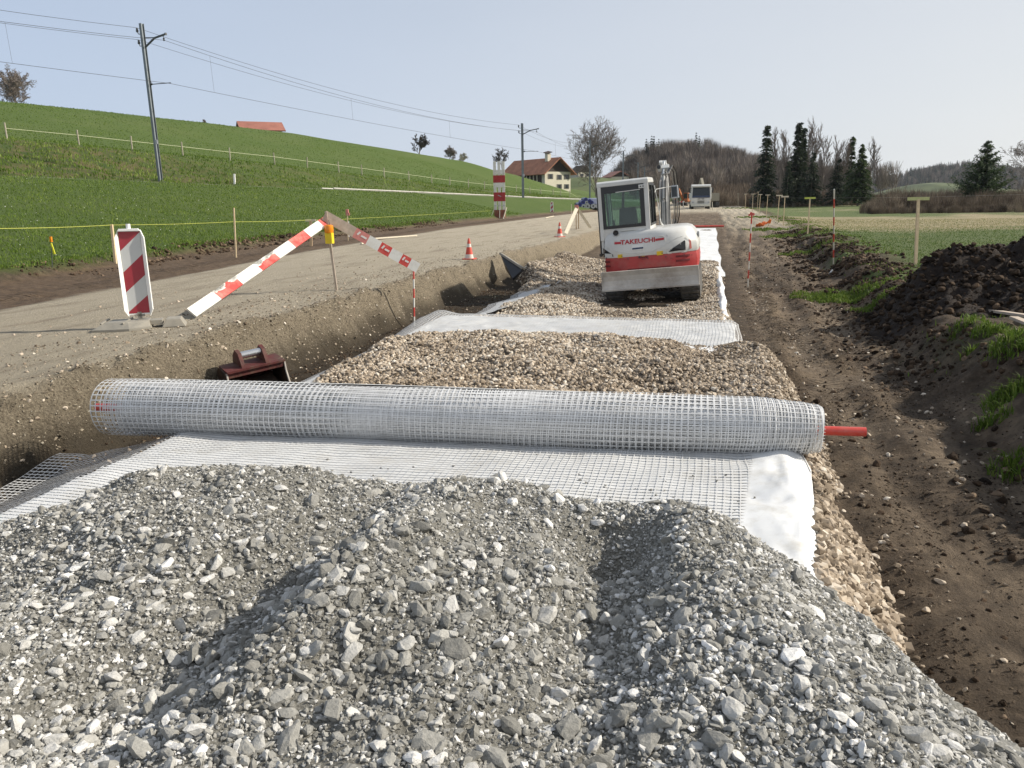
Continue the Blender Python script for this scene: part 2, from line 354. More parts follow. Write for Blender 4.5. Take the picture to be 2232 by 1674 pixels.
def build_ground():
    xs = spaced(-420, 700, -6.2, 4.2, 0.05, 1.035, 14); ys = spaced(-3, 1500, 1.0, 14.0, 0.06, 1.02, 26)
    X, Y = np.meshgrid(xs, ys); z, gl, gr, road, wall, mud, slope, dirt = H(X, Y, masks=True)
    depth = -X*sin(YAW)+Y*cos(YAW); n1 = fbm(X, Y, 0.25, 4, 41)
    straw = ss(33+5*n1, 40+5*n1, depth)*ss(64+8*n1, 56+8*n1, depth)+0.5*ss(0.15, 0.5, fbm(X*0.4, Y*1.5, 0.5, 4, 43))*ss(66, 80, depth)
    bank = ss(-1.5, -3.5, X-XR(Y))*ss(-1.5, 2.5, X-XF(Y))
    bank = bank*(0.45+0.55*ss(62, 50, Y))
    rail = ss(-3.0, -2.4, X-XR(Y))*ss(2.4, 1.6, X-XR(Y))*(0.35+0.55*ss(52, 60, Y))  # track strip, painted paler farther on where the rails catch light
    gn = fbm(X, Y, 2.2, 4, 44)
    grass = np.clip(gl, 0, 1)
    field = np.clip(gr, 0, 1)
    green_slope = slope*ss(0.05, 0.35, fbm(X, Y, 0.7, 3, 45)+0.25*ss(1.2, 2.2, X-XB(Y))-0.35*ss(9, 5, Y))
    beyond = ss(45, 70, Y)
    roadm = np.clip(road+0.0*wall+ss(34, 48, Y)*ss(0.9, 1.2, X)*ss(0.9, 0.3, X-XB(Y))*0.7+ss(70, 90, Y)*ss(-5, -4, X)*ss(0.4, 0.0, X-XB(Y)), 0, 1)
    # tracked brown edge in the near mud
    drymud = np.clip(mud*ss(-0.35, 0.35, fbm(X, Y*0.35, 1.1, 3, 46)+0.25)+0.55*ss(24, 34, Y)*ss(-4.6, -4.2, X)*ss(2.5, 1.5, X), 0, 1)
    ny, nx = X.shape; V = np.stack([X, Y, z], -1).reshape(-1, 3)
    idx = np.arange(nx*ny).reshape(ny, nx)
    Fq = np.stack([idx[:-1, :-1], idx[:-1, 1:], idx[1:, 1:], idx[1:, :-1]], -1).reshape(-1, 4)
    def fm(a): return (a[:-1, :-1]+a[1:, 1:]).ravel()/2
    Xf, Yf = fm(X), fm(Y)
    cls = np.full(len(Fq), 3)                                   # trench floor
    cls[fm(mud)+fm(slope)*0.9 > 0.5] = 4
    cls[(fm(road) > 0.5) | (fm(dirt) > 0.5)] = 2
    cls[(Xf > -4.4) & (Xf < XB(Yf)) & (Yf > 60)] = 2
    cls[fm(gl) > 0.5] = 0
    cls[Xf < XR(Yf)-3.2] = 1
    cls[fm(gr) > 0.5] = 5
    attrs = dict(a_grass=grass, a_field=np.clip(field+0*gn, 0, 1), a_road=roadm, a_wall=wall, a_mud=drymud, a_dirt=dirt, a_bank=bank, a_straw=np.clip(straw, 0, 1), a_rail=rail*gl)
    attrs['a_field'] = np.clip(field+green_slope*ss(7, 14, Y), 0, 1)
    attrs['a_damp'] = np.clip(ss(0.50, 0.20, z+0.12*fbm(X, Y, 3, 4, 47))*ss(0.02, 0.1, X-XT(Y))*ss(0.8, 0.2, X)*ss(30, 20, Y)*0.82, 0, 1)
    tx_ = X-0.12*np.sin(Y*0.7)-0.05*Y*ss(20, 3, Y)*0.2
    attrs['a_tread'] = np.clip((ss(0.20, 0.15, np.abs(tx_-1.28))+ss(0.17, 0.13, np.abs(tx_-1.80))+0.0*X)*mud*ss(-0.25, 0.2, fbm(X, Y, 0.8, 3, 48)), 0, 1)+ss(0.28, 0.2, np.abs(X-XD(Y)+0.9))*dirt
    for k, (nm_, lab) in enumerate([("meadow", None), ("hillside", None), ("dirt_road", None), ("trench_floor", None), ("mud_track", None), ("field", None)]):
        q = Fq[cls == k]
        if not len(q): continue
        used, inv = np.unique(q, return_inverse=True)
        o = meshobj(nm_, V[used], inv.reshape(-1, 4), MG, smooth=True, attrs={a: ('POINT', v.ravel()[used]) for a, v in attrs.items()})
        o['kind'] = 'structure'
build_ground()

# ------------------------------------------------------------------ loose stones
def hull_templates(n, npts, flat_=(1, 1, 1), seed=3, sub=False):
    rng = np.random.default_rng(seed); out = []
    for i in range(n):
        p = rng.normal(size=(npts, 3)); p /= np.linalg.norm(p, axis=1)[:, None]; p *= rng.uniform(0.72, 1.0, (npts, 1))
        p *= np.array(flat_)*rng.uniform(0.75, 1.25, 3)
        bm = bmesh.new(); [bm.verts.new(q) for q in p]
        r = bmesh.ops.convex_hull(bm, input=bm.verts)
        bmesh.ops.delete(bm, geom=[v for v in bm.verts if not v.link_faces], context='VERTS')
        bmesh.ops.triangulate(bm, faces=bm.faces); bm.verts.index_update()
        out.append((np.array([v.co for v in bm.verts]), np.array([[v.index for v in f.verts] for f in bm.faces]))); bm.free()
    return out
ROCK = hull_templates(24, 17, (1.15, 0.9, 0.62), 3)
def rough_templates(n, seed):
    """larger rocks: a broken hull, subdivided and chipped"""
    out = []; rng = np.random.default_rng(seed)
    for V, Fc in hull_templates(n, 20, (1.15, 0.88, 0.62), seed):
        bm = bmesh.new(); vs = [bm.verts.new(v) for v in V]; [bm.faces.new([vs[i] for i in f]) for f in Fc]
        bmesh.ops.subdivide_edges(bm, edges=bm.edges, cuts=1, use_grid_fill=True); bmesh.ops.triangulate(bm, faces=bm.faces)
        bmesh.ops.smooth_vert(bm, verts=bm.verts, factor=0.16, use_axis_x=True, use_axis_y=True, use_axis_z=True); o_ = rng.uniform(0, 50); bm.normal_update(); bm.verts.index_update()
        P = np.array([v.co for v in bm.verts]); N = np.array([v.normal for v in bm.verts]); d = 0.07*fbm(P[:, 0]+o_, P[:, 1]+P[:, 2]*1.7, 3.0, 3, seed)
        P = P+N*d[:, None]; out.append((P, np.array([[v.index for v in f.verts] for f in bm.faces]))); bm.free()
    return out
BIGROCK = rough_templates(12, 23)
PEB = hull_templates(20, 26, (1.1, 0.9, 0.68), 5)
CHIP = hull_templates(16, 9, (1.15, 0.85, 0.6), 8)
def rotmats(n, rng, tilt=0.6):
    a = rng.uniform(0, 2*pi, n); t = rng.normal(0, tilt, n); b = rng.uniform(0, 2*pi, n)
    ca, sa, ct, st, cb, sb = np.cos(a), np.sin(a), np.cos(t), np.sin(t), np.cos(b), np.sin(b)
    Z = np.zeros(n); O = np.ones(n)
    Rz = np.stack([ca, -sa, Z, sa, ca, Z, Z, Z, O], -1).reshape(n, 3, 3)
    Rx = np.stack([O, Z, Z, Z, ct, -st, Z, st, ct], -1).reshape(n, 3, 3)
    R2 = np.stack([cb, -sb, Z, sb, cb, Z, Z, Z, O], -1).reshape(n, 3, 3)
    return R2 @ Rx @ Rz
def scatter(name, P, S, T, mat, rng, tint, tilt=0.6, parent=None):
    """one merged object of many loose pieces: P (n,3) places, S (n,) radii"""
    Vs, Fs, Ts = [], [], []; base = 0; kind = rng.integers(0, len(T), len(P)); M = rotmats(len(P), rng, tilt)
    for k, (tv, tf) in enumerate(T):
        s = np.where(kind == k)[0]
        if not len(s): continue
        v = np.einsum('nij,vj->nvi', M[s], tv)*S[s][:, None, None]+P[s][:, None, :]
        f = tf[None]+(np.arange(len(s))*len(tv))[:, None, None]+base
        Vs.append(v.reshape(-1, 3)); Fs.append(f.reshape(-1, 3)); Ts.append(np.repeat(tint[s], len(tf))); base += len(s)*len(tv)
    return meshobj(name, np.concatenate(Vs), np.concatenate(Fs), mat, parent, attrs={'tint': ('FACE', np.concatenate(Ts))})

# ------------------------------------------------------------------ beige gravel bed
def GB(X, Y, detail=True):
    X = np.asarray(X, float); Y = np.asarray(Y, float)
    # strip under the front fabric
    wr = 0.15*fbm(Y, X*0, 1.6, 4, 50)
    h0 = 0.44*ss(-4.05+wr*0.3, -3.62+wr*0.3, X)*ss(1.0+wr, 0.5+0.12*ss(4.6, 5.2, Y), X)
    # heap behind the roll
    n = fbm(X, Y, 0.75, 4, 51)
    top = 0.47+0.16*n+0.05*fbm(X, Y, 2.4, 3, 56)+0.10*np.exp(-((X+1.2)/1.3)**2-((Y-7.6)/1.3)**2)-0.1*np.exp(-((X-0.1)/0.6)**2-((Y-8.2)/0.9)**2)
    h1 = top*ss(-4.05+wr, -3.45+wr, X)*ss(1.12+wr, 0.55, X)*ss(9.75+0.25*n+0.25*(X+2)*0.3, 9.0, Y)*ss(5.1, 5.4, Y)
    # bed round the machine
    lft = -3.85+0.25*fbm(Y, X*0, 0.9, 3, 52)-0.9*ss(15.5, 19, Y)
    rgt = 0.25+0.12*fbm(Y, X*0, 1.1, 3, 53)+0.5*ss(10.5, 10.9, Y)*0
    top2 = 0.17+0.08*n-0.15*np.exp(-((X+1.05)/1.15)**4-((Y-15.8)/1.9)**4)+0.04*fbm(X, Y, 2.2, 3, 57)+0.13*np.exp(-((X+2.9)/0.7)**2-((Y-14)/2.3)**2)+0.16*np.exp(-((Y-11.2)/0.5)**2)+0.35*ss(-2.9, -4.6, X)*ss(16, 18.5, Y)
    h2 = top2*ss(lft, lft+0.45, X)*ss(rgt+0.3, rgt-0.05, X)*ss(10.55+0.2*n, 10.95+0.2*n, Y)*ss(26+n, 24, Y)
    bedz = 0.1
    z = bedz-0.06+np.maximum(np.maximum(h0*ss(5.3, 5.0, Y)*ss(-2, -1, Y), h1), h2)
    if detail: z = z+0.018*fbm(X, Y, 7, 3, 54)
    return z
BEIGE = tinted("beige_gravel", [(0.0, (0.12, 0.09, 0.06)), (0.35, (0.30, 0.24, 0.175)), (0.7, (0.50, 0.42, 0.325)), (1.0, (0.72, 0.66, 0.56))], 0.9, 30, 0.3)
def build_gravel():
    xs = np.arange(-5.3, 1.4, 0.045); ys = np.concatenate([np.arange(1.0, 12, 0.045), np.arange(12, 26.6, 0.08)])
    X, Y = np.meshgrid(xs, ys); z = GB(X, Y); g = H(X, Y)
    z = np.minimum(z, 10)
    ny, nx = X.shape; idx = np.arange(nx*ny).reshape(ny, nx)
    Fq = np.stack([idx[:-1, :-1], idx[:-1, 1:], idx[1:, 1:], idx[1:, :-1]], -1).reshape(-1, 4)
    keep = (z > g-0.02).ravel()[Fq].any(1); q = Fq[keep]; used, inv = np.unique(q, return_inverse=True)
    m, nt, b = newmat("gravel_fines"); n = noise(nt, 60, 5, 0.75, geopos(nt)); r = ramp(nt, [(0.3, (0.05, 0.038, 0.026)), (0.7, (0.15, 0.12, 0.09))])
    nt.links.new(n.outputs[0], r.inputs[0]); nt.links.new(r.outputs[0], b.inputs["Base Color"]); b.inputs["Roughness"].default_value = 0.95
    bump(nt, n.outputs[0], b, 1.0, 0.03)
    o = meshobj("gravel_bed", np.stack([X, Y, z], -1).reshape(-1, 3)[used], inv.reshape(-1, 4), m, smooth=True); o['kind'] = 'structure'
    rng = np.random.default_rng(11)
    def lay(n, x0, x1, y0, y1, r0_, r1_):
        P = np.stack([rng.uniform(x0, x1, n), rng.uniform(y0, y1, n)], -1)
        z = GB(P[:, 0], P[:, 1]); g = H(P[:, 0], P[:, 1]); k = z > g+0.012+0.02*rng.uniform(-1, 1, n)
        P = P[k]; z = z[k]; s = r0_+(r1_-r0_)*rng.power(0.6, len(P))
        return np.column_stack([P, z+s*0.25]), s
    parts = [lay(44000, -4.2, 1.25, 5.2, 10.2, 0.011, 0.030), lay(9000, 0.35, 1.3, 2.6, 5.5, 0.010, 0.042), lay(30000, -4.9, 0.8, 10.3, 17, 0.014, 0.032), lay(24000, -5.2, 0.8, 17, 26, 0.018, 0.040)]
    P = np.concatenate([a for a, _ in parts]); S = np.concatenate([b_ for _, b_ in parts])
    # under the fabric nothing shows
    k = ~((P[:, 1] < 5.15) & (P[:, 0] < 0.33+0.13*(P[:, 1]-1.6)/1.1*1.0)); P = P[k]; S = S[k]
    tint = np.clip(rng.normal(0.56, 0.22, len(P))-0.12*((P[:, 1] < 5.3) & (P[:, 0] > 0.3))+0.35*fbm(P[:, 0], P[:, 1], 0.7, 3, 60), 0, 1)
    o = scatter("beige_gravel", P, S, PEB, BEIGE, rng, tint, 0.8); o['kind'] = 'stuff'; o['label'] = 'beige rounded gravel spread over the excavated road bed'; o['category'] = 'gravel'
    # (machine tracks have pressed the bed down)
    # strays on the mud, the wall of the trench and the haul road
    n = 52000; X = rng.uniform(-8.5, 2.4, n); Y = 1.5+rng.power(1.3, n)*26; _, gl, gr, road, wall, mud, slope, dirt = H(X, Y, masks=True)
    pr = 0.9*wall+mud*(0.22+1.2*ss(1.6, 1.0, X))*ss(-0.3, 0.4, fbm(X, Y, 1.5, 3, 61))+0.07*road*ss(0, 0.4, fbm(X, Y, 0.7, 3, 62))+0.06+0.0*gl
    k = rng.random(n) < pr*ss(24, 6, Y)+0.02; X = X[k]; Y = Y[k]; s = 0.006+0.022*rng.power(0.45, len(X)); z = H(X, Y)
    k = (z > GB(X, Y)-0.01); X, Y, z, s = X[k], Y[k], z[k], s[k]
    o = scatter("loose_pebbles", np.column_stack([X, Y, z+s*0.15]), s, PEB, BEIGE, rng, np.clip(rng.normal(0.5, 0.22, len(X)), 0, 1)); o['kind'] = 'stuff'; o['label'] = 'loose pebbles strewn over mud, trench wall and haul road'; o['category'] = 'pebbles'
build_gravel()

# ------------------------------------------------------------------ grey crushed rock in the foreground
def PL(X, Y, detail=True):
    X = np.asarray(X, float); Y = np.asarray(Y, float)
    def G(cx, cy, sx, sy, a, th=0.0):
        dx = X-cx; dy = Y-cy; c_, s_ = cos(th), sin(th); return a*np.exp(-((dx*c_+dy*s_)/sx)**2-((-dx*s_+dy*c_)/sy)**2)
    # rear edge (plan) where the slope starts to fall, as read from the crests
    yb = I(X, [-4.2, -3.4, -2.95, -2.8, -2.4, -1.9, -1.66, -1.39, -1.2, -0.85, -0.45, -0.05, 0.2, 0.4, 0.6, 0.8, 1.1, 1.6], [1.3, 1.9, 2.4, 2.75, 3.02, 3.2, 3.24, 3.24, 3.30, 3.34, 3.26, 3.22, 3.17, 3.12, 3.1, 3.05, 2.7, 2.1])
    crest = I(X, [-4, -2.95, -2.4, -1.9, -1.6, -1.35, -1.1, -0.8, -0.45, -0.05, 0.2, 0.4, 0.6], [0.6, 0.76, 0.9, 0.88, 0.82, 0.80, 0.83, 0.82, 0.79, 0.81, 0.77, 0.71, 0.60])
    X0_, Y0_ = X, Y; X = X+0.10*fbm(X0_, Y0_, 1.6, 3, 76); Y = Y+0.10*fbm(X0_, Y0_, 1.8, 3, 77)*ss(3.2, 2.6, Y0_)
    lump = 0.05*fbm(X, Y, 1.5, 3, 70)
    body = 0.80+lump-0.03*(2.5-Y)*0.3
    z = crest*ss(1.9, 2.9, Y)+body*(1-ss(1.9, 2.9, Y))
    z = z+G(-1.20, 2.1, 0.24, 0.75, 0.17, -0.16)-G(-1.55, 1.95, 0.24, 0.8, 0.15, -0.18)-G(-1.36, 1.55, 0.22, 0.35, 0.08)
    z = z-G(-0.36, 2.82, 0.22, 0.24, 0.19)+G(-0.02, 2.70, 0.20, 0.45, 0.09, 0.1)-G(-0.32, 2.2, 0.16, 0.5, 0.12, -0.1)
    z = z+G(-2.3, 2.3, 0.5, 0.5, 0.07)-G(-2.6, 1.9, 0.4, 0.3, 0.08)+G(-0.75, 1.9, 0.3, 0.5, 0.06)+G(0.25, 2.1, 0.25, 0.4, 0.06)-G(-0.1, 1.5, 0.3, 0.3, 0.06)
    # falls: rear, left and right
    fall_back = 0.82*(Y-yb); rim = -np.log(np.exp(-np.clip(-fall_back, -0.6, 3)*12)+1)/12
    z = z+np.minimum(0, -np.log1p(np.exp(np.clip(fall_back*14, -30, 30)))/14)
    xr = I(Y, [0.5, 1.5, 2.1, 2.6, 3.1, 3.5], [0.80, 0.68, 0.58, 0.48, 0.36, 0.3])
    z = z-np.log1p(np.exp(np.clip(0.62*(X-xr)*12, -30, 30)))/12
    xl = -3.15+0.25*(2.4-Y)*0.5
    z = z-np.log1p(np.exp(np.clip(0.65*(xl-X)*12, -30, 30)))/12
    if detail:
        z = z+0.034*fbm(X, Y, 3.6, 4, 71)+0.016*fbm(X, Y, 13, 3, 72)+0.012*np.abs(fbm(X, Y, 34, 3, 73))
    return z
GREY = tinted("grey_crushed_rock", [(0.0, (0.075, 0.073, 0.066)), (0.3, (0.215, 0.21, 0.19)), (0.55, (0.365, 0.357, 0.327)), (0.8, (0.57, 0.56, 0.53)), (1.0, (0.80, 0.79, 0.765))], 0.92, 75, 0.52, 0.25, 0.9)
def under(X, Y):          # what the pile lies on
    return np.maximum(GB(X, Y, False)+0.012, np.where((X < -3.2) | (X > 0.4), H(X, Y), 0))
def build_pile():
    xs = np.arange(-4.4, 1.9, 0.0125); ys = np.arange(0.75, 4.3, 0.0125)
    X, Y = np.meshgrid(xs, ys); z = PL(X, Y); u = under(X, Y)
    ny, nx = X.shape; idx = np.arange(nx*ny).reshape(ny, nx)
    Fq = np.stack([idx[:-1, :-1], idx[:-1, 1:], idx[1:, 1:], idx[1:, :-1]], -1).reshape(-1, 4)
    keep = (z > u-0.03).ravel()[Fq].all(1); q = Fq[keep]; used, inv = np.unique(q, return_inverse=True)
    m, nt, b = newmat("grey_fines"); p = geopos(nt); n = noise(nt, 90, 6, 0.8, p); n2 = noise(nt, 14, 5, 0.6, p)
    r = ramp(nt, [(0.34, (0.08, 0.077, 0.067)), (0.5, (0.225, 0.217, 0.19)), (0.68, (0.44, 0.426, 0.38))]); nt.links.new(n.outputs[0], r.inputs[0])
    r2 = ramp(nt, [(0.4, (0.0,)*3), (0.7, (0.45,)*3)]); nt.links.new(n2.outputs[0], r2.inputs[0])
    nt.links.new(mixc(nt, r2.outputs[0], r.outputs[0], (0.15, 0.143, 0.122)), b.inputs["Base Color"]); b.inputs["Roughness"].default_value = 0.95
    b.inputs["Specular IOR Level"].default_value = 0.2
    bump(nt, n.outputs[0], b, 1.0, 0.012)
    o = meshobj("crushed_rock_mound", np.stack([X, Y, z], -1).reshape(-1, 3)[used], inv.reshape(-1, 4), m, smooth=True); o['kind'] = 'structure'
    rng = np.random.default_rng(21); P, S = [], []
    def lay(n, a, b_, pw, sink, clump=0.0, y0=0.9, tmin=-9):
        X = rng.uniform(-4.3, 1.85, n); Y = rng.uniform(y0, 4.2, n)
        if clump:
            c = fbm(X, Y, 1.4, 3, 74)+0.35*ss(2.6, 1.3, Y); k = rng.random(n) < ss(-0.35, 0.5, c)*clump+(1-clump); X, Y = X[k], Y[k]
        z = PL(X, Y); u = under(X, Y); s = a+(b_-a)*rng.power(pw, len(X)); k = z > u+tmin*0-0.004+0.0*s; X, Y, z, s = X[k], Y[k], z[k], s[k]
        P.append(np.column_stack([X, Y, z+s*sink])); S.append(s)
    lay(150000, 0.0028, 0.0075, 0.6, 0.25); lay(120000, 0.006, 0.0135, 0.45, 0.2, 0.35); lay(15000, 0.012, 0.027, 0.42, 0.12, 0.75); lay(3600, 0.022, 0.045, 0.4, 0.12, 0.7) 
    Pb = np.concatenate(P); Sb = np.concatenate(S)
    tint = rng.normal(0.42, 0.10, len(Pb))+0.38*(rng.random(len(Pb)) < 0.22+0.15*(Sb > 0.016))+0.16*fbm(Pb[:, 0], Pb[:, 1], 1.0, 3, 75)+0.10*ss(-0.6, -2.6, Pb[:, 0]); tint = np.clip(tint, 0, 1)
    big = (Sb > 0.0066) & (Sb <= 0.017); huge = Sb > 0.017
    o = scatter("crushed_rock_lumps", Pb[huge], Sb[huge], BIGROCK, GREY, rng, tint[huge]*0.9+0.03, 0.75); o['kind'] = 'stuff'; o['label'] = 'larger pale and grey broken rocks lying on the foreground heap'; o['category'] = 'crushed rock'
    o = scatter("crushed_rock", Pb[big], Sb[big], ROCK, GREY, rng, tint[big], 0.75); o['kind'] = 'stuff'; o['label'] = 'grey crushed rock of all sizes heaped in the foreground'; o['category'] = 'crushed rock'
    o = scatter("crushed_rock_grit", Pb[Sb <= 0.0066], Sb[Sb <= 0.0066], CHIP, GREY, rng, tint[Sb <= 0.0066], 1.0); o['kind'] = 'stuff'; o['label'] = 'fine grey grit between the crushed rocks'; o['category'] = 'grit'
    # crumbs that rolled onto the fabric
    n = 900; X = rng.uniform(-3.5, 0.6, n); yb = I(X, [-3.5, -2.4, -1.2, 0, 0.6], [2.6, 3.5, 3.75, 3.7, 3.4]); Y = yb+rng.exponential(0.22, n)-0.1
    k = Y < 4.55; X, Y = X[k], Y[k]; s = 0.003+0.010*rng.power(0.4, len(X)); z = GB(X, Y, False)+0.022
    k = PL(X, Y) < z+0.01; X, Y, z, s = X[k], Y[k], z[k], s[k]
    o = scatter("rolled_crumbs", np.column_stack([X, Y, z+s*0.4]), s, ROCK, GREY, rng, np.clip(rng.normal(0.25, 0.15, len(X)), 0, 1)); o['kind'] = 'stuff'; o['label'] = 'grey crumbs of rock that rolled onto the white fabric'; o['category'] = 'grit'
build_pile()

# ------------------------------------------------------------------ object materials
def S(x, y): return x/K, y/K                 # marks read on the full 2232 px frame
M = {}
M['white'] = flat("machine_white", (0.66, 0.66, 0.63), 0.35, var=0.05, scale=3, dirt=(0.36, 0.32, 0.26), dirtamt=0.35, coat=0.3)
M['red'] = flat("machine_red", (0.42, 0.035, 0.035), 0.42, var=0.15, scale=4, dirt=(0.33, 0.24, 0.19), dirtamt=0.4, coat=0.2)
M['black'] = flat("black_rubber", (0.014, 0.014, 0.015), 0.5, var=0.2)
M['trim'] = flat("dark_trim", (0.02, 0.021, 0.023), 0.3)
M['track'] = flat("dusty_track_rubber", (0.075, 0.073, 0.068), 0.85, var=0.4, scale=14, dirt=(0.19, 0.17, 0.14), dirtamt=0.7, bmp=0.4)
M['blade'] = flat("worn_blade_steel", (0.52, 0.49, 0.44), 0.6, 0.05, var=0.2, scale=3, dirt=(0.22, 0.165, 0.12), dirtamt=0.75, bmp=0.15)
M['steel'] = flat("bright_steel", (0.62, 0.62, 0.62), 0.25, 0.9, var=0.08)
M['dsteel'] = flat("dark_steel", (0.09, 0.095, 0.10), 0.5, 0.4, var=0.25)
M['galv'] = flat("galvanised_steel", (0.40, 0.42, 0.44), 0.5, 0.45, var=0.12, scale=2)
M['mast'] = flat("mast_steel", (0.19, 0.215, 0.235), 0.55, 0.35, var=0.15, scale=2)
M['glass'] = glassmat("cab_glass", (0.62, 0.74, 0.68), 0.07)
M['dglass'] = flat("dark_window", (0.02, 0.027, 0.032), 0.08, var=0.2)
M['yellow'] = flat("sticker_yellow", (0.80, 0.55, 0.03), 0.5)
M['amber'] = flat("amber_lens", (0.75, 0.24, 0.01), 0.25)
M['lampy'] = flat("lamp_yellow", (0.80, 0.58, 0.02), 0.45)
M['navy'] = flat("navy_print", (0.03, 0.05, 0.11), 0.5)
M['logored'] = flat("logo_red", (0.45, 0.02, 0.03), 0.45)
M['pwhite'] = flat("barrier_white_paint", (0.74, 0.73, 0.68), 0.7, var=0.07, scale=9, dirt=(0.40, 0.36, 0.29), dirtamt=0.5, bmp=0.1)
M['pred'] = flat("barrier_red_paint", (0.60, 0.045, 0.035), 0.6, var=0.15, scale=9, dirt=(0.62, 0.50, 0.40), dirtamt=0.45, bmp=0.1)
M['pfade'] = flat("barrier_faded_red", (0.58, 0.22, 0.19), 0.7, var=0.15, scale=9)
M['pwood'] = flat("weathered_plank", (0.46, 0.38, 0.30), 0.8, var=0.2, scale=12, bmp=0.2)
M['bwhite'] = flat("beacon_white_plastic", (0.80, 0.80, 0.77), 0.5, var=0.03, scale=2)
M['bsheet'] = flat("beacon_sheet_grey_white", (0.55, 0.56, 0.55), 0.4, var=0.04, scale=3, dirt=(0.42, 0.40, 0.34), dirtamt=0.3)
M['bred'] = flat("beacon_sheet_red", (0.33, 0.025, 0.04), 0.4, var=0.1, scale=3, dirt=(0.25, 0.12, 0.10), dirtamt=0.3)
M['foot'] = flat("recycled_plastic_foot", (0.25, 0.235, 0.20), 0.85, var=0.15, scale=10, dirt=(0.36, 0.32, 0.25), dirtamt=0.6, bmp=0.3)
M['wood'] = flat("stake_wood", (0.42, 0.30, 0.18), 0.8, var=0.2, scale=14, bmp=0.2)
M['woodp'] = flat("pale_stake_wood", (0.58, 0.45, 0.28), 0.8, var=0.15, scale=14, bmp=0.2)
M['woodg'] = flat("grey_fence_wood", (0.34, 0.31, 0.24), 0.85, var=0.25, scale=10)
M['plime'] = flat("faded_lime_board", (0.56, 0.56, 0.26), 0.75, var=0.15, scale=12)
M['lime'] = flat("lime_spray_paint", (0.60, 0.66, 0.12), 0.7, var=0.12, scale=12)
M['pale'] = flat("pale_board", (0.62, 0.56, 0.44), 0.8, var=0.12, scale=12)
M['conered'] = flat("cone_red", (0.62, 0.075, 0.045), 0.55, var=0.12, scale=8, dirt=(0.3, 0.22, 0.16), dirtamt=0.4)
M['conewhite'] = flat("cone_white", (0.66, 0.64, 0.58), 0.5, var=0.1, scale=8, dirt=(0.35, 0.29, 0.22), dirtamt=0.5)
M['orange'] = flat("orange_fabric", (0.78, 0.20, 0.05), 0.8, var=0.15)
M['ribbon'] = flat("flag_yellow", (0.80, 0.78, 0.03), 0.6)
M['tape'] = flat("fence_tape", (0.62, 0.64, 0.42), 0.7)
M['cord'] = flat("setting_out_cord", (0.50, 0.52, 0.10), 0.7)
M['wire'] = flat("overhead_wire_metal", (0.09, 0.09, 0.10), 0.5, 0.3)
M['pipe'] = flat("red_core_pipe", (0.60, 0.045, 0.03), 0.35, var=0.12, scale=10, dirt=(0.45, 0.22, 0.17), dirtamt=0.6, coat=0.3)
M['bucketred'] = flat("rusty_bucket_red", (0.085, 0.016, 0.014), 0.7, var=0.5, scale=10, dirt=(0.13, 0.09, 0.06), dirtamt=0.95, bmp=0.3)
M['bucketin'] = flat("muddy_bucket_inside", (0.035, 0.026, 0.02), 0.7, 0.1, var=0.4, scale=9, dirt=(0.15, 0.07, 0.03), dirtamt=0.6, bmp=0.4)
M['soil'] = None

# ------------------------------------------------------------------ fabric and geogrid
def fabric(name, col, trans=0.25):
    m, nt, b = newmat(name); p = geopos(nt); n = noise(nt, 260, 3, 0.7, p); n2 = noise(nt, 5, 6, 0.7, p)
    r = ramp(nt, [(0.48, (0,)*3), (0.72, (0.7,)*3)]); nt.links.new(n2.outputs[0], r.inputs[0])
    nt.links.new(mixc(nt, r.outputs[0], col, tuple(c*0.72*t for c, t in zip(col, (1, .94, .83)))), b.inputs["Base Color"])
    b.inputs["Roughness"].default_value = 0.85; b.inputs["Specular IOR Level"].default_value = 0.15
    bump(nt, n.outputs[0], b, 0.25, 0.003); return m
FAB = fabric("white_geotextile", (0.70, 0.71, 0.71)); FABR = fabric("rolled_geotextile", (0.56, 0.555, 0.53))
GRID = flat("geogrid_strands", (0.60, 0.60, 0.59), 0.45, var=0.05, scale=30, dirt=(0.42, 0.39, 0.33), dirtamt=0.35)
GRIDR = flat("geogrid_strands_wound", (0.74, 0.74, 0.73), 0.35, var=0.08, scale=20, dirt=(0.42, 0.41, 0.38), dirtamt=0.4)
def gridmesh(name, P, nu, nv, w, mat, parent=None, sub=2, keep=None, lift=0.0, jit=0.0, wv=None):
    """woven grid on surface P(u,v)->(…,3); nu x nv cells; ribbons of half width w in parameter cells"""
    Vs, Fs = [], []; base = 0
    def ribbon(U, Vv, du, dv):
        nonlocal base
        a = P(U-du, Vv-dv); b_ = P(U+du, Vv+dv); n = a.shape[0]
        V = np.empty((n, a.shape[1], 2, 3)); V[:, :, 0] = a; V[:, :, 1] = b_
        m = a.shape[1]; idx = (np.arange(n)[:, None]*m+np.arange(m-1)[None])*2+base
        f = np.stack([idx, idx+1, idx+3, idx+2], -1).reshape(-1, 4)
        if keep is not None:
            mu = (U[:, :-1]+U[:, 1:])/2; mv = (Vv[:, :-1]+Vv[:, 1:])/2; f = f[keep(mu, mv).ravel()]
        Vs.append(V.reshape(-1, 3)); Fs.append(f); base += n*m*2
    t = np.linspace(0, 1, nv*sub+1)[None].repeat(nu+1, 0); u = (np.arange(nu+1)/nu)[:, None].repeat(nv*sub+1, 1)
    if jit: u = u+jit/nu*fbm(t*8, u*40, 1, 2, 80)
    ribbon(u, t, w/nu, 0)
    t = np.linspace(0, 1, nu*sub+1)[None].repeat(nv+1, 0); v = (np.arange(nv+1)/nv)[:, None].repeat(nu*sub+1, 1)
    if jit: v = v+jit/nv*fbm(t*8, v*40, 1, 2, 81)
    ribbon(t, v, 0, (wv or w)/nv)
    V = np.concatenate(Vs); Fq = np.concatenate(Fs)
    return meshobj(name, V, Fq, mat, parent)
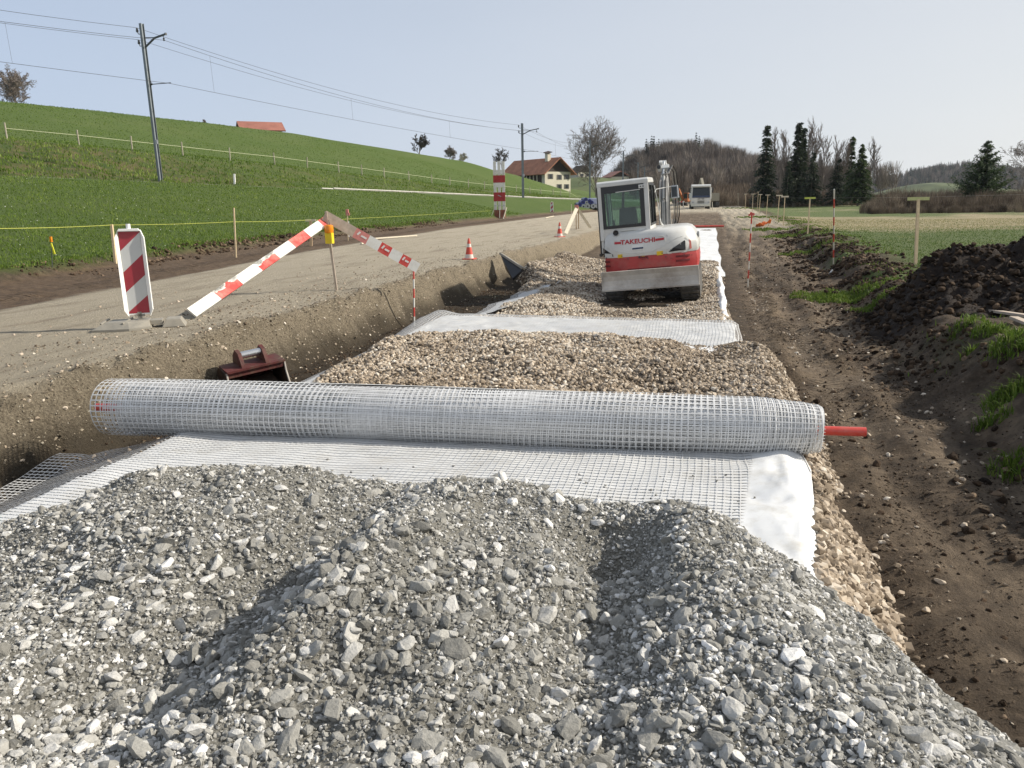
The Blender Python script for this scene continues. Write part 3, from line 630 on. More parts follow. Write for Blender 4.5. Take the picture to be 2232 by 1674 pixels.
def sheetmesh(name, P, nu, nv, mat, parent=None):
    u, v = np.meshgrid(np.linspace(0, 1, nu+1), np.linspace(0, 1, nv+1)); V = P(u, v).reshape(-1, 3)
    idx = np.arange((nu+1)*(nv+1)).reshape(nv+1, nu+1)
    return meshobj(name, V, np.stack([idx[:-1, :-1], idx[:-1, 1:], idx[1:, 1:], idx[1:, :-1]], -1).reshape(-1, 4), mat, parent, smooth=True)
# -- front sheet, lying on the bed and running under the rock pile
RL, RR_ = np.array([-4.33, 4.62, 0.655]), np.array([0.72, 4.99, 0.655])
ydir = (RR_-RL); ydir = ydir/np.linalg.norm(ydir)
def yedge(X): return RL[1]+(X-RL[0])*ydir[1]/ydir[0]
def zfront(X, Y, off):
    g = GB(X, Y, False); lw = H(X, Y, False); z = np.maximum(g, np.where(X < -3.6, lw+0.01, g))+off
    z = np.where(X < -3.62, np.maximum(lw+0.03, 0.495-0.355*np.clip((-3.62-X)/0.95, 0, 1)**1.0)+off, z+0.014*ss(-3.2, -3.6, X))
    z = z+0.010*fbm(X, Y, 2.2, 3, 90)+0.007*fbm(X*0.6, Y, 6, 3, 91)-0.012*np.maximum(0, 0.25-np.abs(fbm(X, Y*0.7, 2.6, 2, 106)))/0.25*ss(0.2, 0.42, X)+0.012*ss(0.30, 0.5, X)*fbm(X*2.2, Y*0.8, 7, 3, 105)+0.02*np.exp(-((X-0.5)/0.1)**2)*np.sin(Y*9+1)
    return z
def Pfab(u, v):
    Y = 1.6+v*(yedge(-2)-1.6-0.02); wob = 0.03*fbm(Y, Y*0, 1.2, 2, 92)
    xl = -3.78+wob-0.10*(1-v); xr = 0.36+0.36*v+wob*0.2; X = xl+(xr-xl)*u
    Y = Y+(yedge(X)-yedge(-2))*ss(0, 1, v)
    return np.stack([X, Y, zfront(X, Y, 0.022)+0.035*ss(0.9, 0.97, u)-0.03*ss(0.985, 1.0, u)-0.02*ss(0.05, 0, u)], -1)
def Pgrid(u, v):
    Y = 1.6+v*(yedge(-2)-1.6-0.02); wob = 0.05*fbm(Y, Y*0, 1.0, 2, 93)
    xl = -4.32-0.50*ss(0.1, 1, v)+wob; xr = 0.40+0.02*np.sin(v*9)+0*v; X = xl+(xr-xl)*u; Y = Y+(yedge(X)-yedge(-2))*ss(0, 1, v)
    hang = ss(0.17, 0.02, u)
    return np.stack([X, Y, zfront(X, Y, 0.030)+0.05*hang*np.sin(v*7+1)*0.5+0.06*ss(0.85, 1, v)*hang], -1)
o = tag(sheetmesh("geotextile_sheet", Pfab, 260, 150, FAB), "white fleece sheet under the grey rock heap, hanging clear at its right edge", "geotextile")
o = tag(gridmesh("geogrid_sheet", Pgrid, 122, 76, 0.07, GRID, jit=0.16, sub=3, wv=0.14), "white plastic grid lying over the front fleece, sagging into the trench on its left", "geogrid")
# -- the roll
def build_roll():
    t = thing("geogrid_roll", "long grey-white roll of plastic geogrid and fleece lying across the road bed", "geogrid roll", RL, math.atan2(ydir[1], ydir[0]))
    L = float(np.linalg.norm(RR_-RL)); nu = 126
    def rad(x, layer):      # x along the roll
        r = 0.203-0.0055*layer+0.010*(1-x/L)+0.004*np.sin(x*2.1+layer)+0.003*np.sin(x*5.3+2*layer)
        r = r-0.030*ss(L-0.42, L-0.06, x)-0.015*ss(L-0.1, L, x)
        return r
    for ly in range(5):
        off = [0.0, 0.37, 0.71, 0.15, 0.55][ly]; x0 = [0.0, 0.10, 0.22, 0.16, 0.27][ly]; x1 = L-[0.0, 0.02, -0.02, 0.02, 0.03][ly]
        def P(u, v, ly=ly, off=off, x0=x0, x1=x1):
            x = x0+(x1-x0)*u; a = (v+off/33)*2*pi; r = rad(x, ly)+0.002*np.sin(a*3+x*4)
            return np.stack([x+0.012*np.sin(a)+0.008*np.sin(a*2+x*3)*(ly < 1), r*np.cos(a), r*np.sin(a)-0.01+0.006*np.sin(x*1.3)*(ly < 2)], -1)
        n = nu if ly < 2 else nu-3
        gridmesh("grid_layer", P, n, 33, [0.10, 0.09, 0.12, 0.11, 0.10][ly], GRIDR, t, sub=1)
    # right end: strands bunched by the tight winding
    mb = MB()
    for k in range(26):
        x = L-0.40+k*0.0165+random.uniform(-.008, .008); r = float(rad(np.array(x), 0))+random.uniform(-0.004, 0.001)
        mb.tube([(x, r*cos(a), r*sin(a)-0.01) for a in np.linspace(0, 2*pi, 25)], 0.0032, 4, cap=False)
    mb.build("bunched_strands", GRIDR, t)
    # fleece and grid wound inside
    prof = [(0.03, 0.30), (0.165, 0.26), (0.181, 0.24), (0.183, 2.5), (0.180, L-0.5), (0.165, L-0.22), (0.150, L-0.08), (0.145, L-0.03), (0.03, L-0.05)]
    mb = MB(); mb.lathe(prof, (0, 0, -0.01), 36, rot=(0, pi/2, 0)); mb.build("wound_fleece", FABR, t, smooth=True)
    mb = MB()   # frayed end discs of the winding
    for r in np.arange(0.05, 0.145, 0.012):
        mb.tube([(L+0.02-0.3*(0.12-r)*0.1, r*cos(a), r*sin(a)-0.01) for a in np.linspace(0, 2*pi, 19)], 0.0028, 4, cap=False)
    for k in range(44):
        a = k*2*pi/44; mb.bar((L-0.02, 0.140*cos(a), 0.140*sin(a)-0.01), (L+0.035, 0.145*cos(a), 0.145*sin(a)-0.01), 0.004, 0.003)
    mb.build("roll_end", GRIDR, t)
    mb = MB(); mb.tube([(-0.12, 0, -0.02), (L+0.31, 0, -0.02)], 0.030, 20); o = mb.build("core_pipe", M['pipe'], t, smooth=True)
    # free fleece standing up along the top rear of the roll
    def Pt(u, v):
        x = 0.62+u*3.0; a = radians_(86)-v*radians_(46); r = 0.216+0.008*ss(0.3, 1, v)-0.014*ss(0.45, 1, u)
        return np.stack([x-0.03*v+0*u, r*np.cos(a), r*np.sin(a)-0.01], -1)
    sheetmesh("fleece_flap", Pt, 60, 8, FAB, t)
radians_ = math.radians
build_roll()
# -- middle sheet between the two gravel heaps
def zmid(X, Y):
    l = ss(-4.45, -3.7, X); z = np.maximum(GB(X, Y, False), 0.10+0.26*l)
    z = 0.10+0.30*l*ss(0.75, 0.35, X)+0.03*ss(9.4, 10.3, Y)*l+0.012*fbm(X, Y, 1.8, 3, 95)+0.008*fbm(X, Y, 5, 2, 96)
    return z
def Pmf(u, v):
    Y = 6.2+v*(10.78-6.2); X = -3.86+0.10*fbm(Y, Y*0, 0.7, 2, 97)+(4.31+0.0*Y)*u; return np.stack([X, Y+0.05*np.sin(X*1.7)-0.12*ss(0.6, 1, u)*v, zmid(X, Y)+0.02-0.10*ss(0.985, 1, v)], -1)
def Pmg(u, v):
    Y = 6.0+v*(10.86-6.0); X = -4.22+0.10*fbm(Y, Y*0, 0.7, 2, 98)+(4.70)*u; hump = 0.12*np.exp(-((X+4.0)/0.25)**2)*ss(8.5, 10.3, Y)
    return np.stack([X, Y+0.05*np.sin(X*1.7)-0.12*ss(0.6, 1, u)*v, np.maximum(zmid(X, Y)+0.035+hump-0.08*ss(0.99, 1, v), GB(X, Y, False)*ss(0.86, 0.9, u)+0.02)], -1)
tag(sheetmesh("geotextile_sheet", Pmf, 100, 90, FAB), "white fleece strip showing between the two beige gravel heaps", "geotextile")
tag(gridmesh("geogrid_sheet", Pmg, 112, 112, 0.09, GRID, jit=0.2, wv=0.16, keep=lambda u, v: (v > 0.62) | (u < 0.24)), "plastic grid edge draped over the strip between the gravel heaps and down the trench side", "geogrid")
# -- rear sheets
def Pright(u, v):
    Y = 10.4+v*9.8; X = 0.24+0.04*fbm(Y, Y*0, 1.6, 3, 99)+0.17*u; return np.stack([X, Y, 0.12+0.15*np.sin(u*2.6+0.2)*(0.8+0.3*fbm(Y, X*0, 1.8, 3, 104))+0.03*fbm(X, Y, 7, 3, 100)], -1)
tag(sheetmesh("geotextile_strip", Pright, 10, 120, FAB), "white fleece edge folded up along the right side of the gravel by the excavator", "geotextile")
def Pleft(u, v):
    Y = 11.9+v*6.3; X = -4.02+0.25*v+0.12*fbm(Y, Y*0, 0.9, 3, 101)+0.55*u; return np.stack([X, Y, 0.13+0.13*u+0.02*fbm(X, Y, 3, 2, 102)+0.02], -1)
t_ = tag(sheetmesh("geotextile_strip", Pleft, 14, 90, FAB), "tongue of white fleece coming out of the gravel on the trench floor", "geotextile")
def Pleftg(u, v):
    P_ = Pleft(u*1.2-0.3, v); P_[..., 2] += 0.015; return P_
gridmesh("grid_layer", Pleftg, 20, 150, 0.13, GRID, t_)
def Pfar(u, v):
    Y = 19.6+v*22.6; X = -0.62+1.08*u+0.03*np.sin(Y); z = np.maximum(H(X, Y, False), 0.1)+0.05+0.03*fbm(X, Y, 1.5, 3, 103)+0.03*ss(0.97, 1, v)
    return np.stack([X, Y, z+0.05*ss(23, 20, Y)], -1)
tag(sheetmesh("geotextile_sheet", Pfar, 30, 160, FAB), "white fleece sheet running away behind the right side of the excavator", "geotextile")
mb = MB(); mb.tube([(-0.72, 42.35, float(H(np.array(0.), np.array(42.3)))+0.12), (0.85, 42.45, float(H(np.array(0.), np.array(42.3)))+0.12)], 0.05, 10)
tag(mb.build("core_pipe", M['pipe'], smooth=True), "thin red pipe at the far end of the fleece behind the excavator", "pipe")

# ------------------------------------------------------------------ excavator
def lerp_rings(rings, mb, mi=0, capb=True, capt=True):
    n = len(rings[0]); V = [p for r in rings for p in r]
    Fs = [(i*n+k, i*n+(k+1) % n, (i+1)*n+(k+1) % n, (i+1)*n+k) for i in range(len(rings)-1) for k in range(n)]
    if capb: Fs.append(tuple(range(n))[::-1])
    if capt: Fs.append(tuple((len(rings)-1)*n+k for k in range(n)))
    mb.add(V, Fs, mi)
def text_obj(name, body, size, mat, parent, loc, rot, sx=1.0, ext=0.002, bold=0.0):
    c = bpy.data.curves.new(name, 'FONT'); c.body = body; c.size = size; c.extrude = ext; c.offset = bold; c.align_x = 'CENTER'; c.align_y = 'CENTER'; c.resolution_u = 3
    t = bpy.data.objects.new("tmp", c); COL.objects.link(t); dg = bpy.context.evaluated_depsgraph_get(); dg.update()
    me = bpy.data.meshes.new_from_object(t.evaluated_get(dg)); bpy.data.objects.remove(t)
    me.transform(Matrix.Diagonal((sx, 1, 1, 1))); me.materials.clear(); me.materials.append(mat)
    o = bpy.data.objects.new(name, me); COL.objects.link(o); o.parent = parent; o.location = loc; o.rotation_euler = rot; return o
def build_excavator():
    bc = at_d(*S(1420, 640), 14.75); hd = R(-0.5)
    fx, fy = -sin(hd), cos(hd); ox, oy = bc[0]+1.62*fx, bc[1]+1.62*fy
    t = thing("excavator", "white and red compact excavator seen from behind with its blade raised", "excavator", (ox, oy, 0.075), rot=(R(0.3), R(-4.8), hd))
    W, Rd, B = M['white'], M['red'], M['black']
    # undercarriage
    for s in (-1, 1):
        x0, x1 = (0.55*s, 0.93*s) if s > 0 else (-0.93, -0.55)
        prof = [(1.0*cos(a)*0+(0.92 if cos(a) > 0 else -0.92)+0.27*cos(a), 0.275+0.27*sin(a)) for a in np.linspace(-pi/2, 3*pi/2, 25)[:-1]]
        mb = MB(); mb.prism(prof, x0, x1, 'x')
        per = []
        for y in np.arange(-0.92, 0.93, 0.09): per += [((y, 0.0), 0), ((y, 0.55), 0)]
        for a in np.arange(-80, 81, 19):
            per += [((0.92+0.275*cos(R(a)), 0.275+0.275*sin(R(a))), a), ((-0.92-0.275*cos(R(a)), 0.275+0.275*sin(R(a))), -a)]
        for (y, z), a in per:
            for xo in ((x0*0.72+x1*0.28, 0.16, 0.07), (x0*0.28+x1*0.72, 0.16, -0.07)):
                mb.box((xo[0], y, z), (xo[1], 0.045 if a == 0 else 0.05, 0.04), rot=(R(a), 0, xo[2]))
        tr = mb.build("crawler_track", M['track'], t)
        mb = MB()
        for y in (-0.6, -0.2, 0.2, 0.6): mb.lathe([(0.075, -0.16), (0.075, 0.16)], ((x0+x1)/2, y, 0.1), 12, rot=(0, pi/2, 0))
        mb.box(((x0+x1)/2, 0, 0.30), (0.30, 1.5, 0.2)); mb.build("roller_frame", M['dsteel'], tr)
    mb = MB(); mb.box((0, 0, 0.36), (1.12, 0.9, 0.22)); mb.lathe([(0.42, 0.45), (0.42, 0.62)], (0, 0, 0), 24); mb.build("undercarriage", M['dsteel'], t, bevel=0.02)
    # blade: curved plate, arms
    mb = MB(); pr = [(-1.60, 0.335), (-1.645, 0.36), (-1.60, 0.44), (-1.575, 0.53), (-1.58, 0.62), (-1.615, 0.715), (-1.59, 0.72), (-1.545, 0.62), (-1.54, 0.53), (-1.56, 0.44), (-1.585, 0.335)]
    mb.prism(pr, -0.935, 0.935, 'x')
    for s in (-1, 1): mb.box((s*0.928, -1.57, 0.525), (0.015, 0.1, 0.37))
    bl = mb.build("dozer_blade", M['blade'], t)
    mb = MB(); mb.box((0, -1.626, 0.365), (1.86, 0.018, 0.06), rot=(R(-14), 0, 0)); mb.build("cutting_edge", M['steel'] if 0 else M['blade'], bl)
    mb = MB()
    for s in (-1, 1): mb.bar((s*0.3, -1.55, 0.48), (s*0.38, -0.3, 0.36), 0.1, 0.14)
    mb.build("blade_arm", M['dsteel'], t)
    # upper structure outline in plan
    def ry0(a): return -1.27+(0.30*(2*a-1)**3 if a > 0.5 else 0.13*abs(2*a-1)**8)
    def outline(ins=0.0, fr=0.85):
        pts = [(-0.93, fr), (-0.935, -0.3), (-0.93, -0.78)]
        for a in np.linspace(0, 1, 13):
            x = -0.90+1.80*a; y = ry0(a); pts.append((x, y))
        pts += [(0.93, -0.78), (0.935, -0.3), (0.93, fr)]
        return [(x*(1-ins*(1.9 if x > 0 else 0.25)/0.93), y+(ins if y < -0.5 else (-ins if y > 0.5 else 0))) for x, y in pts]
    def ring(z, ins, fr=0.85): return [(x, y, z) for x, y in outline(ins, fr)]
    mb = MB(); lerp_rings([ring(0.60, 0.06), ring(0.64, 0.01), ring(0.78, 0.0), ring(0.955, 0.008)], mb)
    cw = mb.build("counterweight", Rd, t, smooth=True)
    def ry(x): return ry0((x+0.90)/1.80)
    mb = MB()   # thin dark bars on the counterweight, painted as the shade inside its slots
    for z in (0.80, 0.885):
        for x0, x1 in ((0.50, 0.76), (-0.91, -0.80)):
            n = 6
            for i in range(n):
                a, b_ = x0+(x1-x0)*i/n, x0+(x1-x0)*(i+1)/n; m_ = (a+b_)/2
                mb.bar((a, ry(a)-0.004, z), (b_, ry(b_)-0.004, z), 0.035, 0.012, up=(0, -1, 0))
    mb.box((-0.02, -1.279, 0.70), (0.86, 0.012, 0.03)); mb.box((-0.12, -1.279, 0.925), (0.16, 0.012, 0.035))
    mb.build("slot_shade", flat("slot_shadow_red", (0.14, 0.012, 0.014), 0.6), cw)
    mb = MB(); lerp_rings([ring(0.957, 0.004), ring(1.00, -0.004), ring(1.12, 0.0), ring(1.24, 0.022), ring(1.34, 0.045), ring(1.41, 0.08), ring(1.445, 0.13), ring(1.455, 0.20)], mb)
    bd = mb.build("engine_hood", W, t, smooth=True)
    def rz(x, z): # y of hood surface
        ins = I(z, [0.957, 1.0, 1.12, 1.24, 1.34, 1.41, 1.445], [0.004, -0.004, 0, 0.022, 0.045, 0.08, 0.13]); return ry(x/(1-ins*(1.9 if x > 0 else 0.25)/0.93))+ins
    def decal(poly, name, mat, par, off=0.006, th=0.006):
        # polygon in (x,z) laid on the curved hood
        mb = MB(); f = [(x, rz(x, z)-off, z) for x, z in poly]; b_ = [(x, rz(x, z)+th, z) for x, z in poly]; n = len(poly)
        mb.add(f+b_, [tuple(range(n)), tuple(range(2*n-1, n-1, -1))]+[(i, i+n, (i+1) % n+n, (i+1) % n) for i in range(n)]); return mb.build(name, mat, par)
    zx = lambda x: (x-780)/517; zz = lambda y, x: (1548-y)/517-0.085*((x-780)/517)      # photo marks to machine frame
    def pl(pts): return [(zx(x), zz(y, x)) for x, y in pts]
    decal(pl([(296, 990), (330, 1005), (405, 1050), (408, 1072), (300, 1080)]), "side_vent", M['trim'], bd)
    vr = decal(pl([(952, 1020), (1000, 975), (1140, 880), (1160, 900), (1160, 1010), (1140, 1028), (960, 1040)]), "lamp_surround", flat("hood_cream", (0.70, 0.69, 0.63), 0.35, coat=0.3), bd, 0.008)
    decal(pl([(970, 1022), (1020, 978), (1130, 908), (1137, 918), (1137, 1002)]), "side_vent", M['trim'], bd, 0.016)
    decal(pl([(1172, 900), (1192, 915), (1196, 990), (1176, 998)]), "tail_lamp", flat("tail_lamp_red", (0.45, 0.12, 0.09), 0.3), bd, 0.012)
    # raised logo panel rim (swept thin bar), bars and lettering
    mb = MB(); rim = pl([(425, 912), (905, 862), (930, 868), (944, 885), (942, 915)]) 
    mb.tube([(x, rz(x, z)-0.004, z) for x, z in rim], 0.008, 6)
    mb.tube([(zx(x), rz(zx(x), zz(y, x))-0.001, zz(y, x)) for x, y in [(300, 950), (360, 985), (450, 1018), (560, 1036), (680, 1036), (800, 1015), (900, 975), (980, 925), (1050, 885), (1110, 868)]], 0.006, 6)
    mb.build("hood_crease", W, bd, smooth=True)
    for x0, y0, x1, y1 in ((428, 934, 497, 930), (845, 900, 930, 889)):
        decal(pl([(x0, y0-11), (x1, y1-11), (x1, y1+11), (x0, y0+11)]), "logo_bar", M['logored'], bd, 0.008)
    cx, cz = zx(668), zz(914, 668)
    text_obj("lettering", "TAKEUCHI", 0.122, M['logored'], bd, (cx, rz(cx, cz)-0.006, cz), (R(90-8), 0, 0), sx=1.16, bold=0.003)
    pt = decal(pl([(603, 955), (724, 943), (724, 996), (603, 1005)]), "name_plate", M['bwhite'], bd, 0.008)
    decal(pl([(608, 982), (720, 970), (720, 986), (608, 998)]), "print_strip", M['navy'], bd, 0.012)
    for x, y, w_, h_ in ((480, 1065, 48, 36), (882, 1033, 62, 40), (714, 1073, 30, 22)):
        k = -0.09*w_/2
        l = decal(pl([(x-w_/2, y-h_/2-k), (x+w_/2, y-h_/2+k), (x+w_/2, y+h_/2+k), (x-w_/2, y+h_/2-k)]), "warning_label", M['yellow'], bd, 0.006)
        if w_ > 40: decal(pl([(x+w_*0.32, y-8), (x+w_*0.42, y-8), (x+w_*0.42, y+8), (x+w_*0.32, y+8)]), "label_print", M['navy'], bd, 0.010)
    lx, lz = zx(676), zz(1075, 676); mb = MB(); mb.lathe([(0.016, 0), (0.022, 0.0), (0.022, 0.012), (0.014, 0.014)], (lx, rz(lx, lz), lz), 14, rot=(R(90), 0, 0)); mb.build("hood_lock", M['trim'], bd)
    mb = MB(); x, z = zx(447), zz(830, 447); mb.lathe([(0.03, 0), (0.052, 0.02), (0.055, 0.06), (0.045, 0.07), (0.02, 0.06)], (x, rz(x, min(z, 1.4))+0.03, z), 18, rot=(R(90), 0, 0)); mb.build("exhaust_tip", B, t, smooth=True)
    mb = MB()
    for pts in ([(300, 872), (300, 1085)], [(960, 850), (965, 1040)], [(300, 1100), (700, 1100), (1000, 1085), (1200, 1058)]):
        P_ = [(zx(x), zz(y, x)) for x, y in pts]; mb.tube([(x, rz(x, z)-0.001, z) for x, z in P_], 0.0035, 4)
    mb.build("panel_gap", M['trim'], bd)
    for x, y in ((330, 1088), (560, 1092), (760, 1088), (940, 1070), (1120, 1052)):
        mb = MB(); a_, b__ = zx(x), zz(y, x); mb.lathe([(0.012, 0), (0.012, 0.008), (0.006, 0.010)], (a_, rz(a_, b__), b__), 8, rot=(R(90), 0, 0)); mb.build("bolt", M['dsteel'], bd)
    # deck ahead of the hood
    mb = MB(); mb.box((0, 0.45, 0.78), (1.84, 0.9, 0.30)); mb.box((0.62, 0.2, 1.05), (0.60, 1.15, 0.40)); mb.build("deck", M['dsteel'], t, bevel=0.03)
    mb = MB(); mb.box((0.58, 0.16, 1.13), (0.50, 1.0, 0.5)); mb.build("side_cover", W, t, bevel=0.06, seg=3)
    # cab frame
    cab = MB(); xl, xr, yr, yf, zb, zt = -0.965, 0.035, -1.10, 0.42, 1.40, 2.40
    P_ = lambda x, y, z: (x, y, z)
    cab.bar((xl+.035, yr+.02, zb-0.1), (xl+.035, yr+.03, zt), 0.075, 0.07, up=(0, 1, 0)); cab.bar((xr-.045, yr+.02, zb-0.1), (xr-.045, yr+.03, zt), 0.09, 0.07, up=(0, 1, 0))
    cab.bar((xl+.035, yf, 0.9), (xl+.035, yf-0.22, zt), 0.06, 0.06, up=(0, 1, 0)); cab.bar((xr-.04, yf+0.08, 1.05), (xr-.05, yf-0.20, zt), 0.06, 0.06, up=(0, 1, 0))
    cab.box(((xl+xr)/2, yr+.035, zb+.04), (0.98, 0.06, 0.24)); cab.box((xr-.03, -0.33, zb+0.02), (0.05, 1.5, 0.22)); cab.box((xl+.03, -0.33, zb-0.1), (0.05, 1.5, 0.5))
    cf = cab.build("cab_frame", W, t, bevel=0.015)
    mb = MB(); prr = [(yr-0.01, 2.345), (yr-0.01, 2.42), (yr+0.05, 2.455), (yf-0.35, 2.465), (yf-0.18, 2.43), (yf-0.14, 2.37)]
    mb.prism(prr, xl-0.01, xr+0.005, 'x'); mb.build("cab_roof", W, t, bevel=0.022, seg=3)
    mb = MB(); yb_ = yr-0.004
    def fr(x0, x1, z0, z1): mb.box(((x0+x1)/2, yb_+0.01, (z0+z1)/2), (x1-x0, 0.03, z1-z0))
    fr(xl+0.07, xr-0.09, 1.525, 1.585); fr(xl+0.07, xr-0.09, 2.215, 2.345); fr(xl+0.07, xl+0.135, 1.585, 2.215); fr(xr-0.175, xr-0.09, 1.585, 2.215)
    mb.build("rear_window_surround", M['trim'], t)
    mb = MB(); mb.box(((xl+xr)/2-0.01, yr+0.012, 1.90), (0.80, 0.006, 0.68)); mb.build("rear_window", M['glass'], t)
    mb = MB(); mb.bar((xl+0.36, yr-0.02, 2.225), (xr-0.16, yr-0.02, 2.235), 0.014, 0.014); mb.build("wiper_rail", W, t); mb = MB(); mb.box((xr-0.12, yr-0.02, 2.29), (0.13, 0.03, 0.07)); mb.build("hinge_block", W, t, bevel=0.004); mb = MB(); mb.bar((-0.55, yr-0.02, 1.475), (-0.25, yr-0.02, 1.478), 0.02, 0.02); mb.build("hood_handle", W, t, bevel=0.004)
    for i in (0, 1): mb = MB(); mb.lathe([(0.013, 0), (0.013, 0.012)], (xr-0.145+0.05*i, yr-0.03, 2.29), 10, rot=(R(90), 0, 0)); mb.build("bolt", B, t)
    # right-hand side window: black gasket with two panes
    mb = MB(); xs_ = xr+0.0
    side = [(yr+0.12, 1.54), (yf+0.02, 1.54), (yf-0.17, 2.33), (yr+0.12, 2.33)]
    for a, b_ in zip(side, side[1:]+side[:1]): mb.bar((xs_, a[0], a[1]), (xs_, b_[0], b_[1]), 0.045, 0.02, up=(1, 0, 0))
    mb.bar((xs_, -0.33, 1.54), (xs_, -0.36, 2.33), 0.05, 0.02, up=(1, 0, 0)); mb.build("side_window_gasket", M['trim'], t)
    mb = MB(); mb.prism(side, xs_-0.012, xs_-0.008, 'x'); mb.build("side_window", glassmat("side_glass", (0.42, 0.50, 0.50), 0.42), t)
    mb = MB(); dr = [(yr+0.08, 1.05), (yf, 1.0), (yf-0.2, 2.33), (yr+0.08, 2.33)]
    for a, b_ in zip(dr, dr[1:]+dr[:1]): mb.bar((xl-0.012, a[0], a[1]), (xl-0.012, b_[0], b_[1]), 0.07, 0.035, up=(1, 0, 0))
    mb.bar((xl-0.012, yr+0.08, 1.5), (xl-0.012, yf-0.05, 1.5), 0.06, 0.03, up=(1, 0, 0)); dd = mb.build("cab_door", B, t)
    mb = MB(); mb.prism(dr, xl-0.008, xl-0.004, 'x'); mb.build("door_glass", M['glass'], dd)
    mb = MB(); mb.box((xl-0.03, -0.2, 1.2), (0.02, 1.1, 0.36)); mb.box((xl-0.03, -1.0, 1.02), (0.06, 0.06, 0.06)); mb.build("door_panel", M['trim'], dd, bevel=0.005)
    mb = MB(); mb.bar((xl+0.06, yf+0.02, 1.15), (xl+0.06, yf-0.19, 2.34), 0.03, 0.05); mb.bar((xr-0.06, yf+0.02, 1.15), (xr-0.06, yf-0.19, 2.34), 0.03, 0.05); mb.bar((xl+0.05, yf-0.18, 2.30), (xr-0.05, yf-0.18, 2.30), 0.05, 0.08)
    mb.bar((-0.68, yf-0.12, 1.5), (-0.60, yf-0.20, 2.28), 0.05, 0.05, mi=0); mb.build("front_window_frame", M['trim'], t)
    mb = MB(); mb.add([(xl+.06, yf+.03, 1.15), (xr-.06, yf+.03, 1.15), (xr-.06, yf-.18, 2.3), (xl+.06, yf-.18, 2.3), (xl+.06, yf+.036, 1.15), (xr-.06, yf+.036, 1.15), (xr-.06, yf-.174, 2.3), (xl+.06, yf-.174, 2.3)], [(0, 1, 2, 3), (7, 6, 5, 4), (0, 4, 5, 1), (1, 5, 6, 2), (2, 6, 7, 3), (3, 7, 4, 0)]); mb.build("windscreen", M['glass'], t)
    mb = MB(); mb.box((-0.44, -0.62, 1.68), (0.40, 0.13, 0.46), rot=(R(-8), 0, 0), taper=(0.84, 0.8)); mb.box((-0.44, -0.40, 1.42), (0.44, 0.46, 0.12)); mb.build("operator_seat", B, t, bevel=0.05, seg=3)
    for cx_ in (-0.13, -0.78): mb = MB(); mb.box((cx_, -0.45, 1.45), (0.13, 0.5, 0.2)); mb.tube([(cx_, -0.25, 1.5), (cx_-0.01, -0.2, 1.68)], 0.018, 8); mb.build("cab_console", M['trim'], t, bevel=0.01)
    mb = MB(); mb.box((-0.465, -0.33, 1.25), (0.94, 1.44, 0.05)); mb.build("cab_floor", M['trim'], t)
    # mirror
    mb = MB(); mb.tube([(xr+0.03, yf-0.30, 2.16), (xr+0.06, yf-0.24, 2.22), (xr+0.22, yf-0.1, 2.235), (xr+0.40, yf-0.05, 2.25)], 0.009, 6); mb.build("mirror_arm", W, t)
    mb = MB(); mb.box((xr+0.43, yf-0.05, 2.13), (0.17, 0.05, 0.27), taper=(0.82, 1)); mr = mb.build("mirror_housing", M['galv'], t, bevel=0.02, seg=3)
    mb = MB(); mb.box((xr+0.42, yf-0.077, 2.13), (0.11, 0.006, 0.21)); mb.build("mirror_glass", M['dglass'], mr)
    mb = MB(); mb.tube([(xr+0.02, yf-0.22, 2.3), (xr+0.06, yf-0.14, 2.0), (xr+0.10, yf+0.02, 1.52), (xr+0.14, yf+0.02, 1.46), (xr+0.12, yf-0.08, 1.47), (xr+0.09, yf-0.08, 1.6)], 0.012, 6); mb.build("grab_handle", W, t)
    # boom, arm, rams, hoses
    bx = 0.16
    mb = MB(); mb.box((bx-0.05, 1.05, 0.72), (0.30, 0.42, 0.42)); mb.build("swing_bracket", M['dsteel'], t, bevel=0.03)
    def boxbeam(pts, wd): # tapered welded box beam through (y,z,halfheight)
        mb = MB(); L_, U_ = [], []
        for i, (y, z, h) in enumerate(pts):
            a = pts[max(i-1, 0)]; b_ = pts[min(i+1, len(pts)-1)]; d = Vector((b_[0]-a[0], b_[1]-a[1])).normalized(); nrm = Vector((-d.y, d.x)); L_.append((y-nrm.x*h, z-nrm.y*h)); U_.append((y+nrm.x*h, z+nrm.y*h))
        poly = L_+U_[::-1]; mb.prism(poly, -wd/2, wd/2, 'x'); return mb
    bm_ = boxbeam([(1.15, 0.80, 0.07), (1.25, 1.25, 0.13), (1.48, 1.85, 0.17), (1.85, 2.30, 0.14), (2.35, 2.58, 0.08)], 0.15)
    o = bm_.build("boom", flat("boom_white_dusty", (0.60, 0.59, 0.56), 0.6, var=0.1, scale=4, dirt=(0.25, 0.22, 0.18), dirtamt=0.6), t, bevel=0.012); o.location.x = bx
    am = boxbeam([(2.12, 2.84, 0.06), (2.38, 2.57, 0.13), (2.62, 2.1, 0.10), (2.86, 1.2, 0.06)], 0.12); o = am.build("dipper_arm", W, t, bevel=0.012); o.location.x = bx
    mb = MB()
    for s in (-0.11, 0.11): mb.tube([(bx+s*0.4, 1.9, 2.50), (bx+s*0.4, 2.28, 2.80)], 0.03, 8)
    mb.tube([(bx, 1.35, 2.0), (bx, 1.75, 2.5)], 0.04, 12); mb.tube([(bx, 1.75, 2.55), (bx, 2.12, 2.84)], 0.028, 10, 1); mb.tube([(bx+0.0, 1.42, 0.95), (bx, 1.75, 1.6)], 0.04, 12); mb.tube([(bx, 1.75, 1.6), (bx, 1.95, 2.1)], 0.026, 10, 1)
